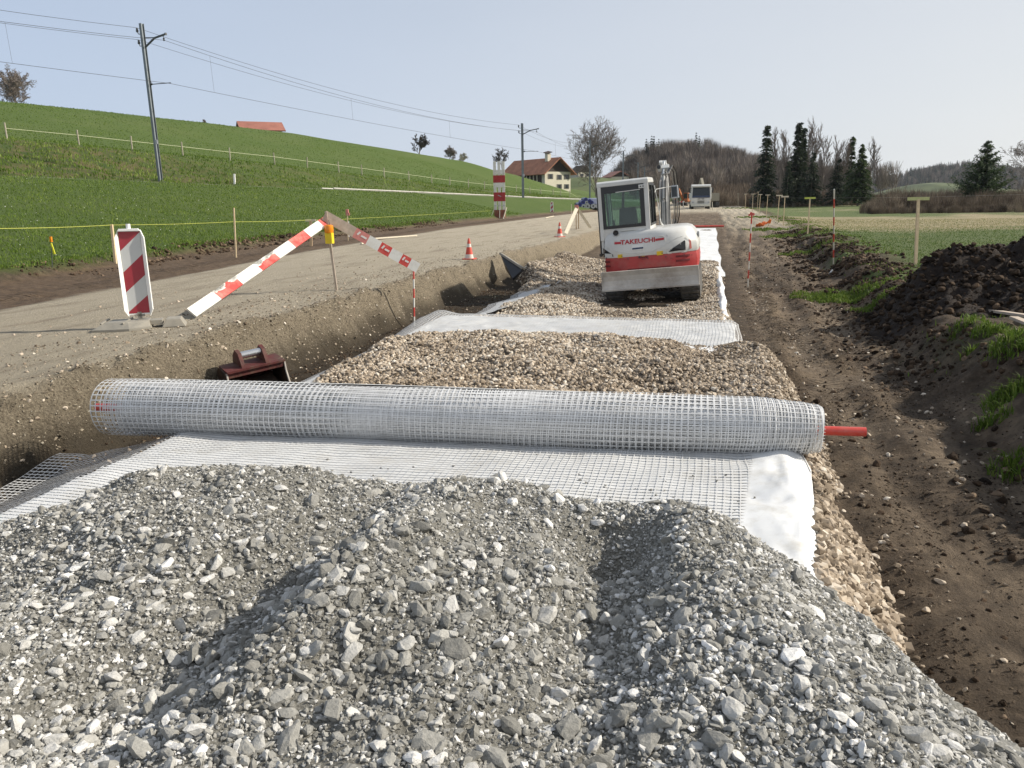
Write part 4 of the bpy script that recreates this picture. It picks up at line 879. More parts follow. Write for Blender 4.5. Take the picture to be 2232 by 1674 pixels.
    mb.tube([(bx, 2.52, 2.86), (bx, 2.80, 2.2)], 0.042, 10); mb.tube([(bx, 2.8, 2.2), (bx, 3.0, 1.35)], 0.022, 10, 1)
    mb.build("hydraulic_ram", [flat("ram_grey", (0.34, 0.34, 0.32), 0.6), M['galv']], t, smooth=True)
    mb = MB()
    for i in range(6):
        dx = -0.09+0.035*i; mb.tube([(bx+dx, 1.1, 0.95), (bx+dx*1.4+0.02, 1.06, 1.4), (bx+dx+0.01*i, 1.28, 1.95), (bx+dx*1.2+0.03, 1.62, 2.40), (bx+dx*0.7+0.03, 1.95, 2.60)], 0.011, 6, i % 2)
    for i in range(4):
        mb.tube([(bx+0.06+0.02*i, 1.7, 2.55), (bx+0.12+0.03*i, 1.9, 2.68+0.02*i), (bx+0.17+0.035*i, 2.15, 2.6), (bx+0.19+0.035*i, 2.35, 2.2), (bx+0.16+0.04*i, 2.5, 1.6), (bx+0.12+0.03*i, 2.6, 1.35), (bx+0.10+0.02*i, 2.75, 1.5)], 0.012, 6, i % 2)
    mb.build("hydraulic_hose", [flat("hose_grey", (0.30, 0.29, 0.27), 0.5), B], t)
    mb = MB(); mb.box((bx-0.06, 2.02, 2.76), (0.07, 0.10, 0.22), rot=(R(30), 0, 0)); mb.box((bx+0.0, 1.96, 2.70), (0.26, 0.12, 0.10), rot=(R(40), 0, 0)); mb.build("work_lamp_bracket", W, t, bevel=0.01)
    mb = MB(); mb.lathe([(0.03, 0), (0.045, 0.03), (0.045, 0.07)], (bx-0.10, 1.94, 2.73), 12, rot=(R(90), 0, 0)); mb.build("work_lamp", M['trim'], t)
    mb = MB(); mb.bar((bx, 2.86, 1.2), (bx, 3.05, 0.85), 0.16, 0.12); mb.build("bucket_linkage", M['dsteel'], t)
    return t
EXC = build_excavator()

# ------------------------------------------------------------------ road-works furniture
def gpS(x, y): return gp(*S(x, y))
def stripes_plank(name, label, a, b, wd, th, bounds, cols, mats, nrm, frayed=None):
    """plank from a to b whose painted bands end at the given fractions"""
    a = Vector(a); b = Vector(b); L = (b-a).length
    t = thing(name, label, "barrier plank", (a+b)/2)
    c = (a+b)/2; prev = 0.0; mb = MB()
    for f_, ci in zip(bounds, cols):
        p, q = a.lerp(b, prev)-c, a.lerp(b, f_)-c; mb.bar(p, q, wd, th, mi=ci, up=nrm); prev = f_
    mb.build("board", mats, t); return t, c
def persp(px, a, b, pa, pb):
    """fraction of the true length at fraction px of the drawn length"""
    s = (px-pa)/(pb-pa); return s*a/(b-s*(b-a))
fwd = Vector((float(f0[0]), float(f0[1]), 0)).normalized()
p0 = gp(412, 689); A0 = Vector(p0)+Vector((0.02, 0, 0.075)); A1 = Vector(at_d(709, 474, 12.15))
d0, d1 = float((np.array(A0)-CAM)@f0), 12.15
bd = [persp(x, d0, d1, 100, 1300) for x in (322, 512, 685, 840, 980, 1112, 1237)]+[1.0]
mats = [M['pwhite'], M['pred'], M['pfade'], M['pwood']]
nL = (-fwd+Vector((0.1, 0, 0.15))).normalized()
tL, cL = stripes_plank("barrier_plank", "long red and white barrier plank slanting from the haul road up to the wooden stake", A0, A1, 0.150, 0.026, bd, [0, 1, 0, 1, 0, 1, 0, 1], mats, nL)
# chipped paint: bare white patches bitten out of the red bands
mb = MB(); dL = (A1-A0).normalized(); nL2 = (nL-dL*nL.dot(dL)).normalized(); sL = nL2.cross(dL).normalized(); sL = -sL if sL.z < 0 else sL
random.seed(4)
for lo, hi in ((bd[0], bd[1]), (bd[2], bd[3])):
    mb = MB()
    for k in range(26):
        f_ = lo+(hi-lo)*random.random()**1.3; e = 0.075*(1-random.random()**2*0.6); w_ = random.uniform(0.02, 0.075); c0 = A0.lerp(A1, f_)+sL*e-cL
        n = 7; ring = []
        for i in range(n):
            a_ = 2*pi*i/n; rr = w_*random.uniform(0.5, 1); u_ = dL*cos(a_)*rr*1.3+sL*min(sin(a_)*rr*0.6, 0.0745-e if e < 0.0745 else 0); ring.append(c0+u_)
        ring = [p_ for p_ in ring]; V = [p_+nL2*0.0155 for p_ in ring]+[p_+nL2*0.0125 for p_ in ring]
        mb.add(V, [tuple(range(n)), tuple(range(2*n-1, n-1, -1))]+[(i, i+n, (i+1) % n+n, (i+1) % n) for i in range(n)])
    mb.build("chipped_paint", M['pwhite'], tL)
B0 = Vector(at_d(700, 465, 12.02)); B1 = Vector(at_d(903, 579, 12.50))
bd2 = [(x-1240)/790 for x in (1300, 1490, 1600, 1700, 1790, 1880, 1955)]+[1.0]
tR, cR = stripes_plank("barrier_plank", "barrier plank sloping down rightwards from the stake to the striped rod in the trench", B0, B1, 0.165, 0.026, bd2, [3, 3, 2, 0, 1, 0, 1, 0], mats, nL)
dR = (B1-B0).normalized(); sR = nL.cross(dR).normalized(); mb = MB()
if sR.z < 0: sR = -sR
for i0 in (1, 3, 5):
    mb = MB()
    f_a, f_b = bd2[i0], bd2[i0+1]; c0 = B0.lerp(B1, f_a)-cR+nL*0.015; Lb = (B1-B0).length*(f_b-f_a)
    mb.bar(c0+dR*0.07*Lb/0.3-sR*0.01, c0+dR*0.10*Lb/0.3+sR*0.05, 0.028, 0.003, up=nL)
    mb.bar(c0+dR*0.15*Lb/0.3+sR*0.004, c0+dR*0.27*Lb/0.3+sR*0.004, 0.026, 0.003, up=nL)
    for k in range(5): mb.bar(c0+dR*(0.15+0.028*k)*Lb/0.3-sR*0.012, c0+dR*(0.156+0.028*k)*Lb/0.3+sR*0.022, 0.007, 0.004, up=nL)
    mb.build("printed_mark", M['pwhite'], tR)
def stake(name, label, cat, foot, top, wd=0.035, mat='woodp', th=None, group=None, point=True):
    foot = Vector(foot); top = Vector(top); t = thing(name, label, cat, foot, group=group); mb = MB()
    mb.bar(-(top-foot)*0.1, top-foot, wd, th or wd, up=-fwd); mb.build("post", M[mat], t); return t
st = gp(727, 627); stake("survey_stake", "thin wooden stake rising behind the peak of the two barrier planks", "stake", st, at_d(704, 457, 12.0), 0.034, 'pwood')
def rod(label, foot, top, n, r=0.014, first=0, group=None, name="ranging_rod"):
    foot = Vector(foot); top = Vector(top); t = thing(name, label, "ranging rod", foot, group=group); d = top-foot; mb = MB()
    mb.tube([d*-0.04, d*0.0], 0.008, 8, 2)
    for i in range(n): mb.tube([d*(i/n), d*((i+1)/n)], r, 10, (i+first) % 2)
    mb.build("rod", [M['pwhite'], M['pred'], M['dsteel']], t, smooth=False); return t
rod("red and white rod standing in the trench, holding up the low end of the plank", gp(895, 704), at_d(893, 562, 12.55), 7)
rod("slim red and white rod on the mud just right of the excavator", gp(1615, 620), at_d(1624, 462, 16.2), 8, 0.015)
rod("tall red and white rod at the field edge left of the big wooden profile post", gp(1800, 572), at_d(1802, 409, 18.0), 9, 0.016)
mb = MB(); c = Vector(at_d(1625, 462, 16.2)); t = thing("range_rod_flag", "small red rag tied to the top of the rod beside the excavator", "rag", c); mb.box((0, 0, 0), (0.1, 0.02, 0.05), rot=(0, 0.4, 0)); mb.box((-0.05, 0, -0.02), (0.06, 0.02, 0.04), rot=(0, -0.6, 0)); mb.build("cloth", M['pred'], t, bevel=0.006)
# warning lamp hanging from the planks
def warning_lamp():
    c = Vector(at_d(711, 503, 11.98)); t = thing("warning_lamp", "amber and yellow warning lamp hanging below the peak of the barrier planks", "lamp", c); t.scale = (0.82,)*3
    mb = MB(); mb.lathe([(0.05, 0.02), (0.082, 0.035), (0.088, 0.08), (0.088, 0.14), (0.082, 0.17), (0.05, 0.185)], (0, 0, -0.03), 18, rot=(0, 0, 0)); mb.build("lens", M['amber'], t, smooth=True)
    mb = MB(); mb.box((0, 0, -0.10), (0.145, 0.10, 0.21)); mb.build("battery_case", M['lampy'], t, bevel=0.012)
    mb = MB(); mb.tube([(0.02, 0, 0.14), (0.0, 0.02, 0.24)], 0.008, 6); mb.build("hanger", M['dsteel'], t); 
warning_lamp()
stake("survey_stake", "short white-topped peg directly below the hanging warning lamp", "stake", gp(718, 548), gp(718, 548)+np.array([-.01, 0, 0.42]), 0.022, 'pale')
# beacon
def beacon(name, label, foot, rz, s=1.0, base=True):
    t = thing(name, label, "beacon", foot, rz); h0, h1 = 0.155, 1.13; mb = MB()
    tt = [0, 0.23, 0.49, 0.735, 0.98, 1.0]; tr_ = [0, 0.01, 0.275, 0.53, 0.78, 1.0]
    def V(x, f_): return (x, -0.012, h1-0.02-(h1-h0-0.04)*f_)
    xl, xr = -0.112, 0.112; mb2 = MB()
    for i, ci in enumerate([1, 0, 1, 0, 1]):
        q = [V(xl, tt[i]), V(xr, tr_[i]), V(xr, tr_[i+1]), V(xl, tt[i+1])]; mb2.add(q, [(0, 1, 2, 3)], ci)
    pan = mb2.build("reflective_panel", [M['bsheet'], M['bred']], t)
    sd_ = [(-0.155, h0+0.05), (-0.135, h0-0.03), (-0.112, h0-0.02), (-0.112, h1-0.01), (-0.13, h1-0.015), (-0.155, h1-0.10)]
    mb = MB()
    mb.add([(-0.112, -0.01, h0), (0.112, -0.01, h0), (0.112, -0.01, h1), (-0.112, -0.01, h1), (-0.112, 0.012, h0), (0.112, 0.012, h0), (0.112, 0.012, h1), (-0.112, 0.012, h1)], [(0, 3, 2, 1), (4, 5, 6, 7), (0, 1, 5, 4), (1, 2, 6, 5), (2, 3, 7, 6), (3, 0, 4, 7)])
    for s_ in (-1, 1):
        a = [(s_*0.111, -0.02, h0-0.02), (s_*0.150, -0.055, h0+0.06), (s_*0.150, -0.055, h1-0.09), (s_*0.116, -0.02, h1-0.002)]
        b_ = [(x+s_*0.005, y+0.05, z) for x, y, z in a]; mb.add(a+b_, [(0, 1, 2, 3), (7, 6, 5, 4), (0, 4, 5, 1), (1, 5, 6, 2), (2, 6, 7, 3), (3, 7, 4, 0)])
    mb.prism([(-0.118, h1-0.015), (0.118, h1-0.015), (0.10, h1+0.012), (-0.10, h1+0.012)], -0.045, 0.02, 'y')
    mb.build("panel_frame", M['bwhite'], t, bevel=0.004)
    mb = MB(); mb.tube([(0, 0, h1), (0, 0, h1+0.065)], 0.024, 14); mb.build("top_peg", M['bwhite'], t, smooth=True)
    mb = MB(); mb.box((0, 0, 0.12), (0.045, 0.03, 0.14)); mb.bar((-0.055, 0, 0.15), (0.055, 0, 0.15), 0.03, 0.025); mb.build("foot_clamp", M['foot'], t)
    if base:
        ft = MB(); a = radians_(10)
        ft.prism([(-0.50, -0.20), (-0.10, -0.27), (0.12, -0.17), (0.12, 0.15), (-0.40, 0.19)], 0.0, 0.035, 'z')
        ft.add([(-0.49, -0.19, .03), (-0.10, -0.26, .03), (0.11, -0.16, .03), (0.11, 0.15, .03), (-0.39, 0.18, .03), (-0.36, -0.12, .10), (-0.12, -0.16, .10), (0.10, -0.10, .10), (0.10, 0.12, .10), (-0.30, 0.13, .10)],
               [(5, 6, 7, 8, 9), (0, 1, 6, 5), (1, 2, 7, 6), (2, 3, 8, 7), (3, 4, 9, 8), (4, 0, 5, 9), (4, 3, 2, 1, 0)])
        ft.box((0.17, 0.0, 0.065), (0.14, 0.16, 0.055)); ft.box((0.36, 0.02, 0.05), (0.26, 0.32, 0.09), taper=(0.6, 0.8))
        ft.bar((-0.40, -0.14, 0.088), (-0.34, 0.11, 0.112), 0.02, 0.02); ft.bar((-0.17, -0.19, 0.085), (-0.08, 0.12, 0.115), 0.02, 0.02)
        ft.build("foot_plate", M['foot'], t, bevel=0.008)
    return t
bf = gp(306, 708); beacon("warning_beacon", "red and white striped warning beacon on a heavy grey foot by the trench edge", bf+np.array([0, 0, 0.0]), R(34))
bf2 = gpS(1203, 465.5); b2 = beacon("warning_beacon", "distant red and white striped beacon leaning in the grass beyond the haul road", bf2, R(14), base=False); b2.scale = (1.05, 1, 1.0)
# cones
def cone(label, foot, h=0.5):
    t = thing("traffic_cone", label, "traffic cone", foot, random.uniform(0, 1)); s = h/0.5
    mb = MB(); P_ = [(0.105, 0.02), (0.088, 0.12), (0.074, 0.20), (0.058, 0.29), (0.044, 0.37), (0.034, 0.43), (0.024, 0.485), (0.016, 0.5)]
    mb.lathe([(r_*s, z*s) for r_, z in P_], n=20, mis=[1, 0, 1, 0, 0, 0, 0]); 
    mis = [1, 0, 0, 1, 0, 0, 0]
    mb = MB(); mb.lathe([(r_*s, z*s) for r_, z in P_], n=20, mis=mis); mb.build("cone_body", [M['conered'], M['conewhite']], t, smooth=True)
    mb = MB(); mb.box((0, 0, 0.012*s), (0.29*s, 0.29*s, 0.026*s)); mb.build("cone_base", M['conered'], t, bevel=0.008); return t
cone("dirty red and white cone on the lip of the trench wall", gp(1014, 560)); cone("small red and white cone further up the haul road beside the far tripod barrier", gp(1209, 512), 0.55)
# road plate leaning on the trench wall
def plate():
    a = Vector(at_d(1082, 551, 18.7)); b = Vector(at_d(1131, 583, 17.9)); c = Vector(at_d(1108, 604, 17.8)); d = Vector(at_d(1094, 585, 18.5)); m_ = (a+b+c+d)/4; off = Vector((0.05, 0.03, 0.04))
    t = thing("steel_plate", "dark steel plate tipped into the trench at the end of the gravel, below the cone", "steel plate", m_); mb = MB(); V = [p-m_ for p in (a, b, c, d)]
    n = (b-a).cross(c-a).normalized()*0.03; mb.add([p-n for p in V]+[p+n for p in V], [(0, 1, 2, 3), (7, 6, 5, 4), (0, 4, 5, 1), (1, 5, 6, 2), (2, 6, 7, 3), (3, 7, 4, 0)]); mb.build("plate", M['black'], t)
    mb = MB(); mb.bar(V[0]+Vector((0, 0, 0.03)), V[1]+Vector((0, 0, 0.03)), 0.10, 0.05, up=(0.3, 0.2, 1)); mb.build("dusty_rim", M['foot'], t)
plate()
# bucket in the trench
def bucket():
    c = Vector((-4.60, 7.02, -0.03)); t = thing("excavator_bucket", "rusty red excavator bucket standing in the trench behind the roll", "bucket", (c.x, c.y, c.z), rz=R(-38)); t.scale = (1.08,)*3; t.rotation_euler = (R(5), R(6), R(-38))
    # local: x = mouth direction, y = width
    hw = 0.29
    shell = [(-0.02, 0.43), (-0.22, 0.44), (-0.36, 0.33), (-0.40, 0.17), (-0.33, 0.05), (-0.12, -0.02), (0.15, -0.03), (0.48, -0.03)]
    inn = [(x*0.94+0.0, z+0.018 if z < 0.2 else z-0.02) for x, z in shell]
    mb = MB(); mb.prism(shell+inn[::-1], -hw, hw, 'y'); sh = mb.build("bucket_shell", M['bucketred'], t)
    edge = [(-0.02, 0.43), (0.0, 0.33), (0.05, 0.23), (0.14, 0.12), (0.27, 0.04), (0.48, -0.025)]
    side = shell+edge[::-1][1:-1]
    for s in (-1, 1):
        mb = MB(); mb.prism(side, s*hw-0.012, s*hw+0.012, 'y'); sp = mb.build("side_plate", M['bucketin'], t)
        mb = MB(); mb.tube([(x, s*hw, z) for x, z in edge], 0.010, 6); mb.build("worn_edge", M['blade'], sp)
        mb = MB(); ear = [(-0.30, 0.36), (-0.26, 0.52), (-0.17, 0.60), (-0.08, 0.58), (-0.02, 0.48), (0.0, 0.42)]; y = s*0.12; mb.prism(ear, y-0.018, y+0.018, 'y'); mb.build("hinge_ear", M['bucketred'], t)
    mb = MB(); mb.tube([(-0.13, -0.12, 0.545), (-0.13, 0.12, 0.545)], 0.036, 16); mb.build("hinge_pin", M['steel'], t, smooth=True)
    mb = MB(); mb.box((-0.12, 0, 0.44), (0.26, 2*hw, 0.02)); mb.box((-0.03, 0, 0.41), (0.03, 2*hw, 0.07)); mb.build("top_plate", M['bucketred'], t)
    mb = MB(); mb.box((-0.1, -0.02, 0.12), (0.35, 0.5, 0.2), rot=(0.1, 0.3, 0)); mb.build("mud_fill", M['bucketin'], t, bevel=0.05)
bucket()
# far tripod barrier of peeled planks
def trestle():
    a = gpS(1233, 511); b = gpS(1287, 497); c2 = gpS(1261, 498); t = thing("tripod_barrier", "distant barrier of two pale leaning planks propped by thin stakes on the haul road", "barrier", a)
    O_ = Vector(a); ap = Vector(at_d(*S(1258, 452), float((a-CAM)@f0)+1.0))-O_; bb = Vector(b)-O_
    ap2 = Vector(at_d(*S(1259, 455), float((b-CAM)@f0)-0.8))-O_
    mb = MB(); mb.bar(Vector((0, 0, 0.03)), ap, 0.15, 0.03, up=-fwd); mb.build("plank", M['pale'], t)
    mb = MB(); mb.bar(ap2, bb, 0.13, 0.03, up=-fwd); mb.build("plank", M['pale'], t)
    mb = MB(); mb.bar(Vector(c2)-O_, ap+Vector((0.05, 0, 0.03)), 0.04, 0.04); mb.build("prop", M['wood'], t)
    mb = MB(); mb.bar(Vector(gpS(1256, 500))-O_, ap+Vector((-0.05, 0, 0)), 0.04, 0.04); mb.build("prop", M['wood'], t)
    mb = MB(); mb.box(ap+Vector((-0.02, -0.04, 0)), (0.16, 0.03, 0.2)); mb.build("red_end", M['pfade'], t)
trestle()
# tall lattice of red and white boards at the meadow edge
def board_tower():
    f = gp(1080, 471); t = thing("striped_board_tower", "tall narrow tower of red and white boards braced by stakes at the meadow edge", "barrier stack", f, R(8)); D = float((f-CAM)@f0); px = D/F*K
    wd = 25*px; Hh = 118*px; sh = 6.2*px
    z = lambda y: (472-y)*px
    def cols(z0, z1, mi, wds=(-1, 0, 1)):
        for s in wds: mbs.box((s*wd*0.37, 0, (z0+z1)/2), (wd*0.24, 0.05, z1-z0), mi=mi)
    for sx_ in (-1, 0, 1): mbs = MB(); mbs.box((sx_*wd*0.37, 0, (z(456)+z(354))/2), (wd*0.24, 0.05, z(354)-z(456)), mi=0); mbs.build("upright", M['pwhite'], t)
    mbs = MB(); mbs.box((0, -0.03, (z(437)+z(418))/2), (wd*1.0, 0.05, z(418)-z(437)-0.02), mi=1); mbs.box((0, -0.03, z(403)), (wd*0.99, 0.05, 0.34), mi=0); mbs.box((0, -0.03, (z(398)+z(383))/2), (wd*1.02, 0.05, z(383)-z(398)), mi=1); mbs.box((0, -0.03, z(379)), (wd*1.02, 0.06, 0.16), mi=0); mbs.box((0, -0.03, (z(377.5)+z(360))/2*0+z(374)), (wd*1.02, 0.05, 0.16), mi=0)
    mbs.build("cross_board", [M['pwhite'], flat("tower_red", (0.36, 0.03, 0.03), 0.6, var=0.2, scale=3)], t)
    mbs = MB(); mbs.box((0, 0, z(463)), (wd*0.95, 0.30, z(455)-z(471.5))); mbs.build("footing", flat("rusty_footing", (0.22, 0.075, 0.045), 0.8, var=0.4, scale=4, dirt=(0.25, 0.16, 0.10), dirtamt=0.6), t)
    mbs = MB(); mbs.bar((-wd*0.75, -0.3, 0), (-wd*0.42, 0, z(448)), 0.04, 0.04); mbs.bar((wd*0.35, -0.5, -0.05), (wd*0.6, -0.05, z(450)), 0.06, 0.05); mbs.bar((0.03, -0.45, 0), (0.02, -0.05, z(442)), 0.05, 0.05); mbs.build("brace", M['pale'], t)
    mbs = MB()
    mbs.box((0, -0.065, z(446)), (wd*0.99, 0.02, 0.04)); mbs.build("strap", M['galv'], t); mbs = MB()
    for s in (-1,): mbs.bar((s*wd*0.12, -0.07, z(424)), (s*wd*0.12+0.25, -0.07, z(427)), 0.05, 0.02, up=(0, -1, 0))
    mbs.build("strap", M['galv'], t)
board_tower()
# blue and silver wrapped pipe stack
def pipe_stack():
    mb0 = gpS(1281, 454); O_ = Vector(mb0); px = float((mb0-CAM)@f0)/F
    t = thing("pipe_stack", "stack of blue and grey plastic pipes half wrapped in pale film", "pipes", O_, R(14)); 
    blue = flat("pipe_blue", (0.02, 0.035, 0.22), 0.35); grey = flat("pipe_grey", (0.45, 0.47, 0.47), 0.45); film = flat("pale_film", (0.42, 0.46, 0.62), 0.3, var=0.2, scale=3)
    for x, z, r, m_ in ((-26, 4, 4, blue), (-17, 8, 4.5, blue), (-9, 4, 5, grey), (0, 4.5, 5.5, grey), (12, 4.5, 5.5, grey), (22, 4.5, 5, grey), (-10, 13, 4.5, blue), (-2, 12, 4, grey), (4, 15, 4.5, blue), (-4, 19, 4, blue), (9, 12, 4, blue), (-32, 3, 3, blue), (-20, 2.5, 3, grey), (30, 4, 4.5, grey)):
        mb = MB(); c = Vector((x*px, 0, z*px)); mb.tube([c, c+Vector((0, 4.5, 0))], r*px, 16); mb.tube([c+Vector((0, -0.01, 0)), c+Vector((0, 0.0, 0))], r*px*0.35, 10, 1); mb.build("pipe", [m_, M['black']], t, smooth=True)
    mb = MB(); mb.box((20*px, 2.3, 15*px), (32*px, 4.4, 13*px)); mb.build("film_wrap", film, t, bevel=0.12, seg=3)
pipe_stack()
# profile posts on the right
def tpost(label, foot, top, bar, wd, mat, bmat, tilt=0.0, group="profile posts along the right side of the road"):
    foot = Vector(foot); top = Vector(top); t = thing("profile_post", label, "profile post", foot, group=group); mb = MB()
    mb.bar((top-foot)*-0.06, top-foot-Vector((0, 0, 0.02)), wd, wd*0.6, up=-fwd); mb.build("post", M[mat], t)
    rt = Vector((float(rv[0]), float(rv[1]), 0)).normalized(); c = top-foot; mb = MB(); mb.bar(c-rt*bar/2-Vector((0, 0, tilt)), c+rt*bar/2+Vector((0, 0, tilt)), 0.075 if wd > .04 else 0.05, 0.03, up=-fwd); mb.build("crossbar", M[bmat], t); return t
def tp(label, tx, ty, bx_, by, bar, wd=0.032, mat='woodp', bmat='pale'):
    f = gpS(bx_, by); D = float((f-CAM)@f0); top = at_d(*S(tx, ty), D); tpost(label, f, top, bar, wd, mat, bmat)
tp("large near wooden profile post with pale yellow-green crossbar by the dark soil heap", 2002, 433, 1995.6, 575.7, 0.50, 0.065, 'woodp', 'plime')
tp("profile post with bright lime crossbar, second nearest on the right", 1765.7, 431.7, 1760.6, 508.5, 0.46, 0.05, 'woodp', 'lime')
tp("profile post with pale crossbar standing right beside a slightly taller-looking neighbour", 1711, 428.6, 1707.3, 490.5, 0.42, 0.042)
tp("profile post just left of the pale pair's nearer post, crossbar slightly higher", 1699, 426, 1694.6, 479.6, 0.42, 0.042)
tp("profile post standing directly behind the orange cloth", 1673.8, 425, 1670, 474, 0.38, 0.04)
tp("profile post before the leftmost tall spruce, right of the ranging rod", 1657.6, 424, 1654.3, 470.6, 0.30, 0.04)
tp("taller slim profile post with a tiny crossbar at the foot of the first tall conifer", 1652.7, 419, 1651, 458, 0.12, 0.04)
tp("profile post rising directly above the red and white rod beside the excavator", 1641.5, 423, 1640, 459.7, 0.42, 0.04)
tp("second farthest profile post by the brown bushes", 1625, 423, 1625, 457.5, 0.30, 0.04)
tp("farthest profile post beside the brown bushes", 1609, 421.8, 1609, 456, 0.25, 0.04, 'woodg', 'woodg')
# orange cloth, white scrap
def cloth():
    f = gpS(1662, 493); t = thing("orange_cloth", "crumpled orange cloth lying on the grassy berm", "cloth", f, R(10)); mb = MB(); V = []; Fs = []
    for j in range(6):
        for i in range(9):
            u, v = i/8, j/5; V.append((-0.33+0.75*u, (v-0.5)*0.35, 0.06+0.22*u*u+0.09*sin(u*9+v*4)+0.05*cos(v*8)))
    for j in range(5):
        for i in range(8): a = j*9+i; Fs.append((a, a+1, a+10, a+9))
    mb.add(V, Fs); o = mb.build("fabric", M['orange'], t); s_ = o.modifiers.new("thick", 'SOLIDIFY'); s_.thickness = 0.02
    mb = MB(); mb.tube([(0.33, 0, 0), (0.36, 0, 0.45)], 0.02, 6); mb.build("peg", M['wood'], t)
cloth()
def peg(label, fx, fy, h, r=0.03, mat='bwhite', lean=(0, 0)):
    f = gp(fx, fy); t = thing("marker_peg", label, "peg", f); mb = MB(); mb.tube([(0, 0, -0.03), (lean[0], lean[1], h*0.7), (lean[0]*1.4, lean[1]*1.4, h)], [r, r, r*0.7], 8); mb.build("post", M[mat], t, smooth=True); return t
peg("short leaning white peg at the foot of the tall ranging rod", 1789, 594, 0.13, 0.022, 'bwhite', (0.07, 0.02))
peg("small white marker peg in the grass at the far road bend", 1571, 441, 0.35, 0.12)
# left side stakes
def lstake(label, bx_, by, tx, ty, wd, mat, cat="stake"):
    f = gp(bx_, by); D = float((f-CAM)@f0); return stake("survey_stake", label, cat, f, at_d(tx, ty, D), wd, mat), f, D
s1, _, _ = lstake("stout square wooden stake with brown pencil marks, left of the near beacon", 250, 571, 241, 485, 0.055, 'woodp')
lstake("tall thin wooden stake in the meadow between beacon and barrier planks", 510, 556, 505, 449, 0.035, 'woodp')
f = gp(672, 531); D = float((f-CAM)@f0); t3 = tpost("squat wooden profile post with crossbar behind the long barrier plank", f, at_d(671, 476, D), 0.36, 0.09, 'wood', 'pale', group=None); t3['category'] = "profile post"
s4, f4, D4 = lstake("thin stake with a red ribbon at its top, right of the barrier peak", 752, 520, 750, 452, 0.03, 'woodp')
mb = MB(); c = Vector(at_d(750, 459, D4))-Vector(f4); mb.box(c, (0.11, 0.05, 0.24)); mb.box(c+Vector((0.06, 0, -0.06)), (0.08, 0.03, 0.10)); mb.build("ribbon", M['pfade'], s4, bevel=0.01)
lstake("short pale stake right next to the stake with the red ribbon", 754, 512, 753, 478, 0.03, 'bwhite')
s5, f5, D5 = lstake("thin dark peg with orange cap and yellow ribbon on the far left of the meadow", 113, 575, 111, 520, 0.012, 'dsteel')
mb = MB(); c = Vector(at_d(110, 517, D5))-Vector(f5); mb.box(c, (0.045, 0.04, 0.11)); mb.build("cap", M['amber'], s5, bevel=0.006)
mb = MB(); c = Vector(at_d(114, 537, D5))-Vector(f5); mb.box(c, (0.05, 0.012, 0.24), rot=(0, R(-10), 0), taper=(0.6, 1)); mb.build("ribbon", M['ribbon'], s5)
s6, f6, D6 = lstake("white peg standing at the railway bank with a white cap stone beside it", 507, 397, 506, 376, 0.12, 'bwhite')
lstake("thin stake in front of the blue pipe stack by the haul road", 1234.5, 463, 1234, 441, 0.05, 'pale')
# setting-out cords
def cord(label, pts, r=0.006, name="setting_out_cord", mat='cord', sag=0.0):
    P_ = []
    for a, b in zip(pts[:-1], pts[1:]):
        for k in range(8): q = Vector(a).lerp(Vector(b), k/8); q.z -= sag*4*(k/8)*(1-k/8); P_.append(q)
    P_.append(Vector(pts[-1])); mb = MB(); c = P_[0].copy(); mb.tube([p-c for p in P_], r, 5); o = mb.build(name, M[mat]); o.location = c; tag(o, label, "cord"); return o
Dl = lambda x, y: float((gp(x, y)-CAM)@f0)
cord("yellow setting-out cord strung between the stakes along the meadow", [at_d(-60, 494, 12.5), at_d(241, 486, Dl(250, 571)), at_d(505, 479, Dl(510, 556)), at_d(672, 475, Dl(672, 531)), at_d(750, 473, Dl(752, 520)), at_d(1060, 455, Dl(1075, 472))], 0.0055, sag=0.02)
f9 = gpS(1995.6, 575.7); D9 = float((f9-CAM)@f0); f8 = gpS(1760.6, 508.5); D8 = float((f8-CAM)@f0)
cord("thin setting-out cord strung across the field between the profile posts", [at_d(*S(1700, 431), D8+8), at_d(*S(1765, 432), D8), at_d(*S(2002, 430), D9), at_d(*S(2260, 423), 12)], 0.0022, sag=0.0, mat='woodg')
def rail_planks():
    for lab, a, b, w_ in (("pale weathered plank lying on the right berm below the soil heap", (2140, 681), (2230, 699), 0.09), ("second pale plank crossing behind the first on the right berm", (2188, 697), (2230, 719), 0.09)):
        A_ = gp(*a); B_ = gp(*b); A_[2] += 0.06; B_[2] += 0.08; t = thing("timber_plank", lab, "plank", A_); mb = MB(); mb.bar((0, 0, 0), Vector(B_-A_), w_, 0.03, up=(0, -.3, 1)); mb.build("board", M['pale'] if 0 else M['pwood'], t)
rail_planks()
for lab, a, b in (("long pale board lying along the meadow's mud edge behind the planks", (795, 519), (900, 511)), ("short pale board lying in the grass left of the distant beacon", (1178, 472), (1196, 468)), ("flat pale board lying on mud beside the first", (780, 529), (800, 526))):
    A_ = gp(*a); B_ = gp(*b); A_[2] += 0.05; B_[2] += 0.05; t = thing("timber_board", lab, "board", A_); mb = MB(); mb.bar((0, 0, 0), Vector(B_-A_), 0.07, 0.05); mb.build("board", M['pale'], t)

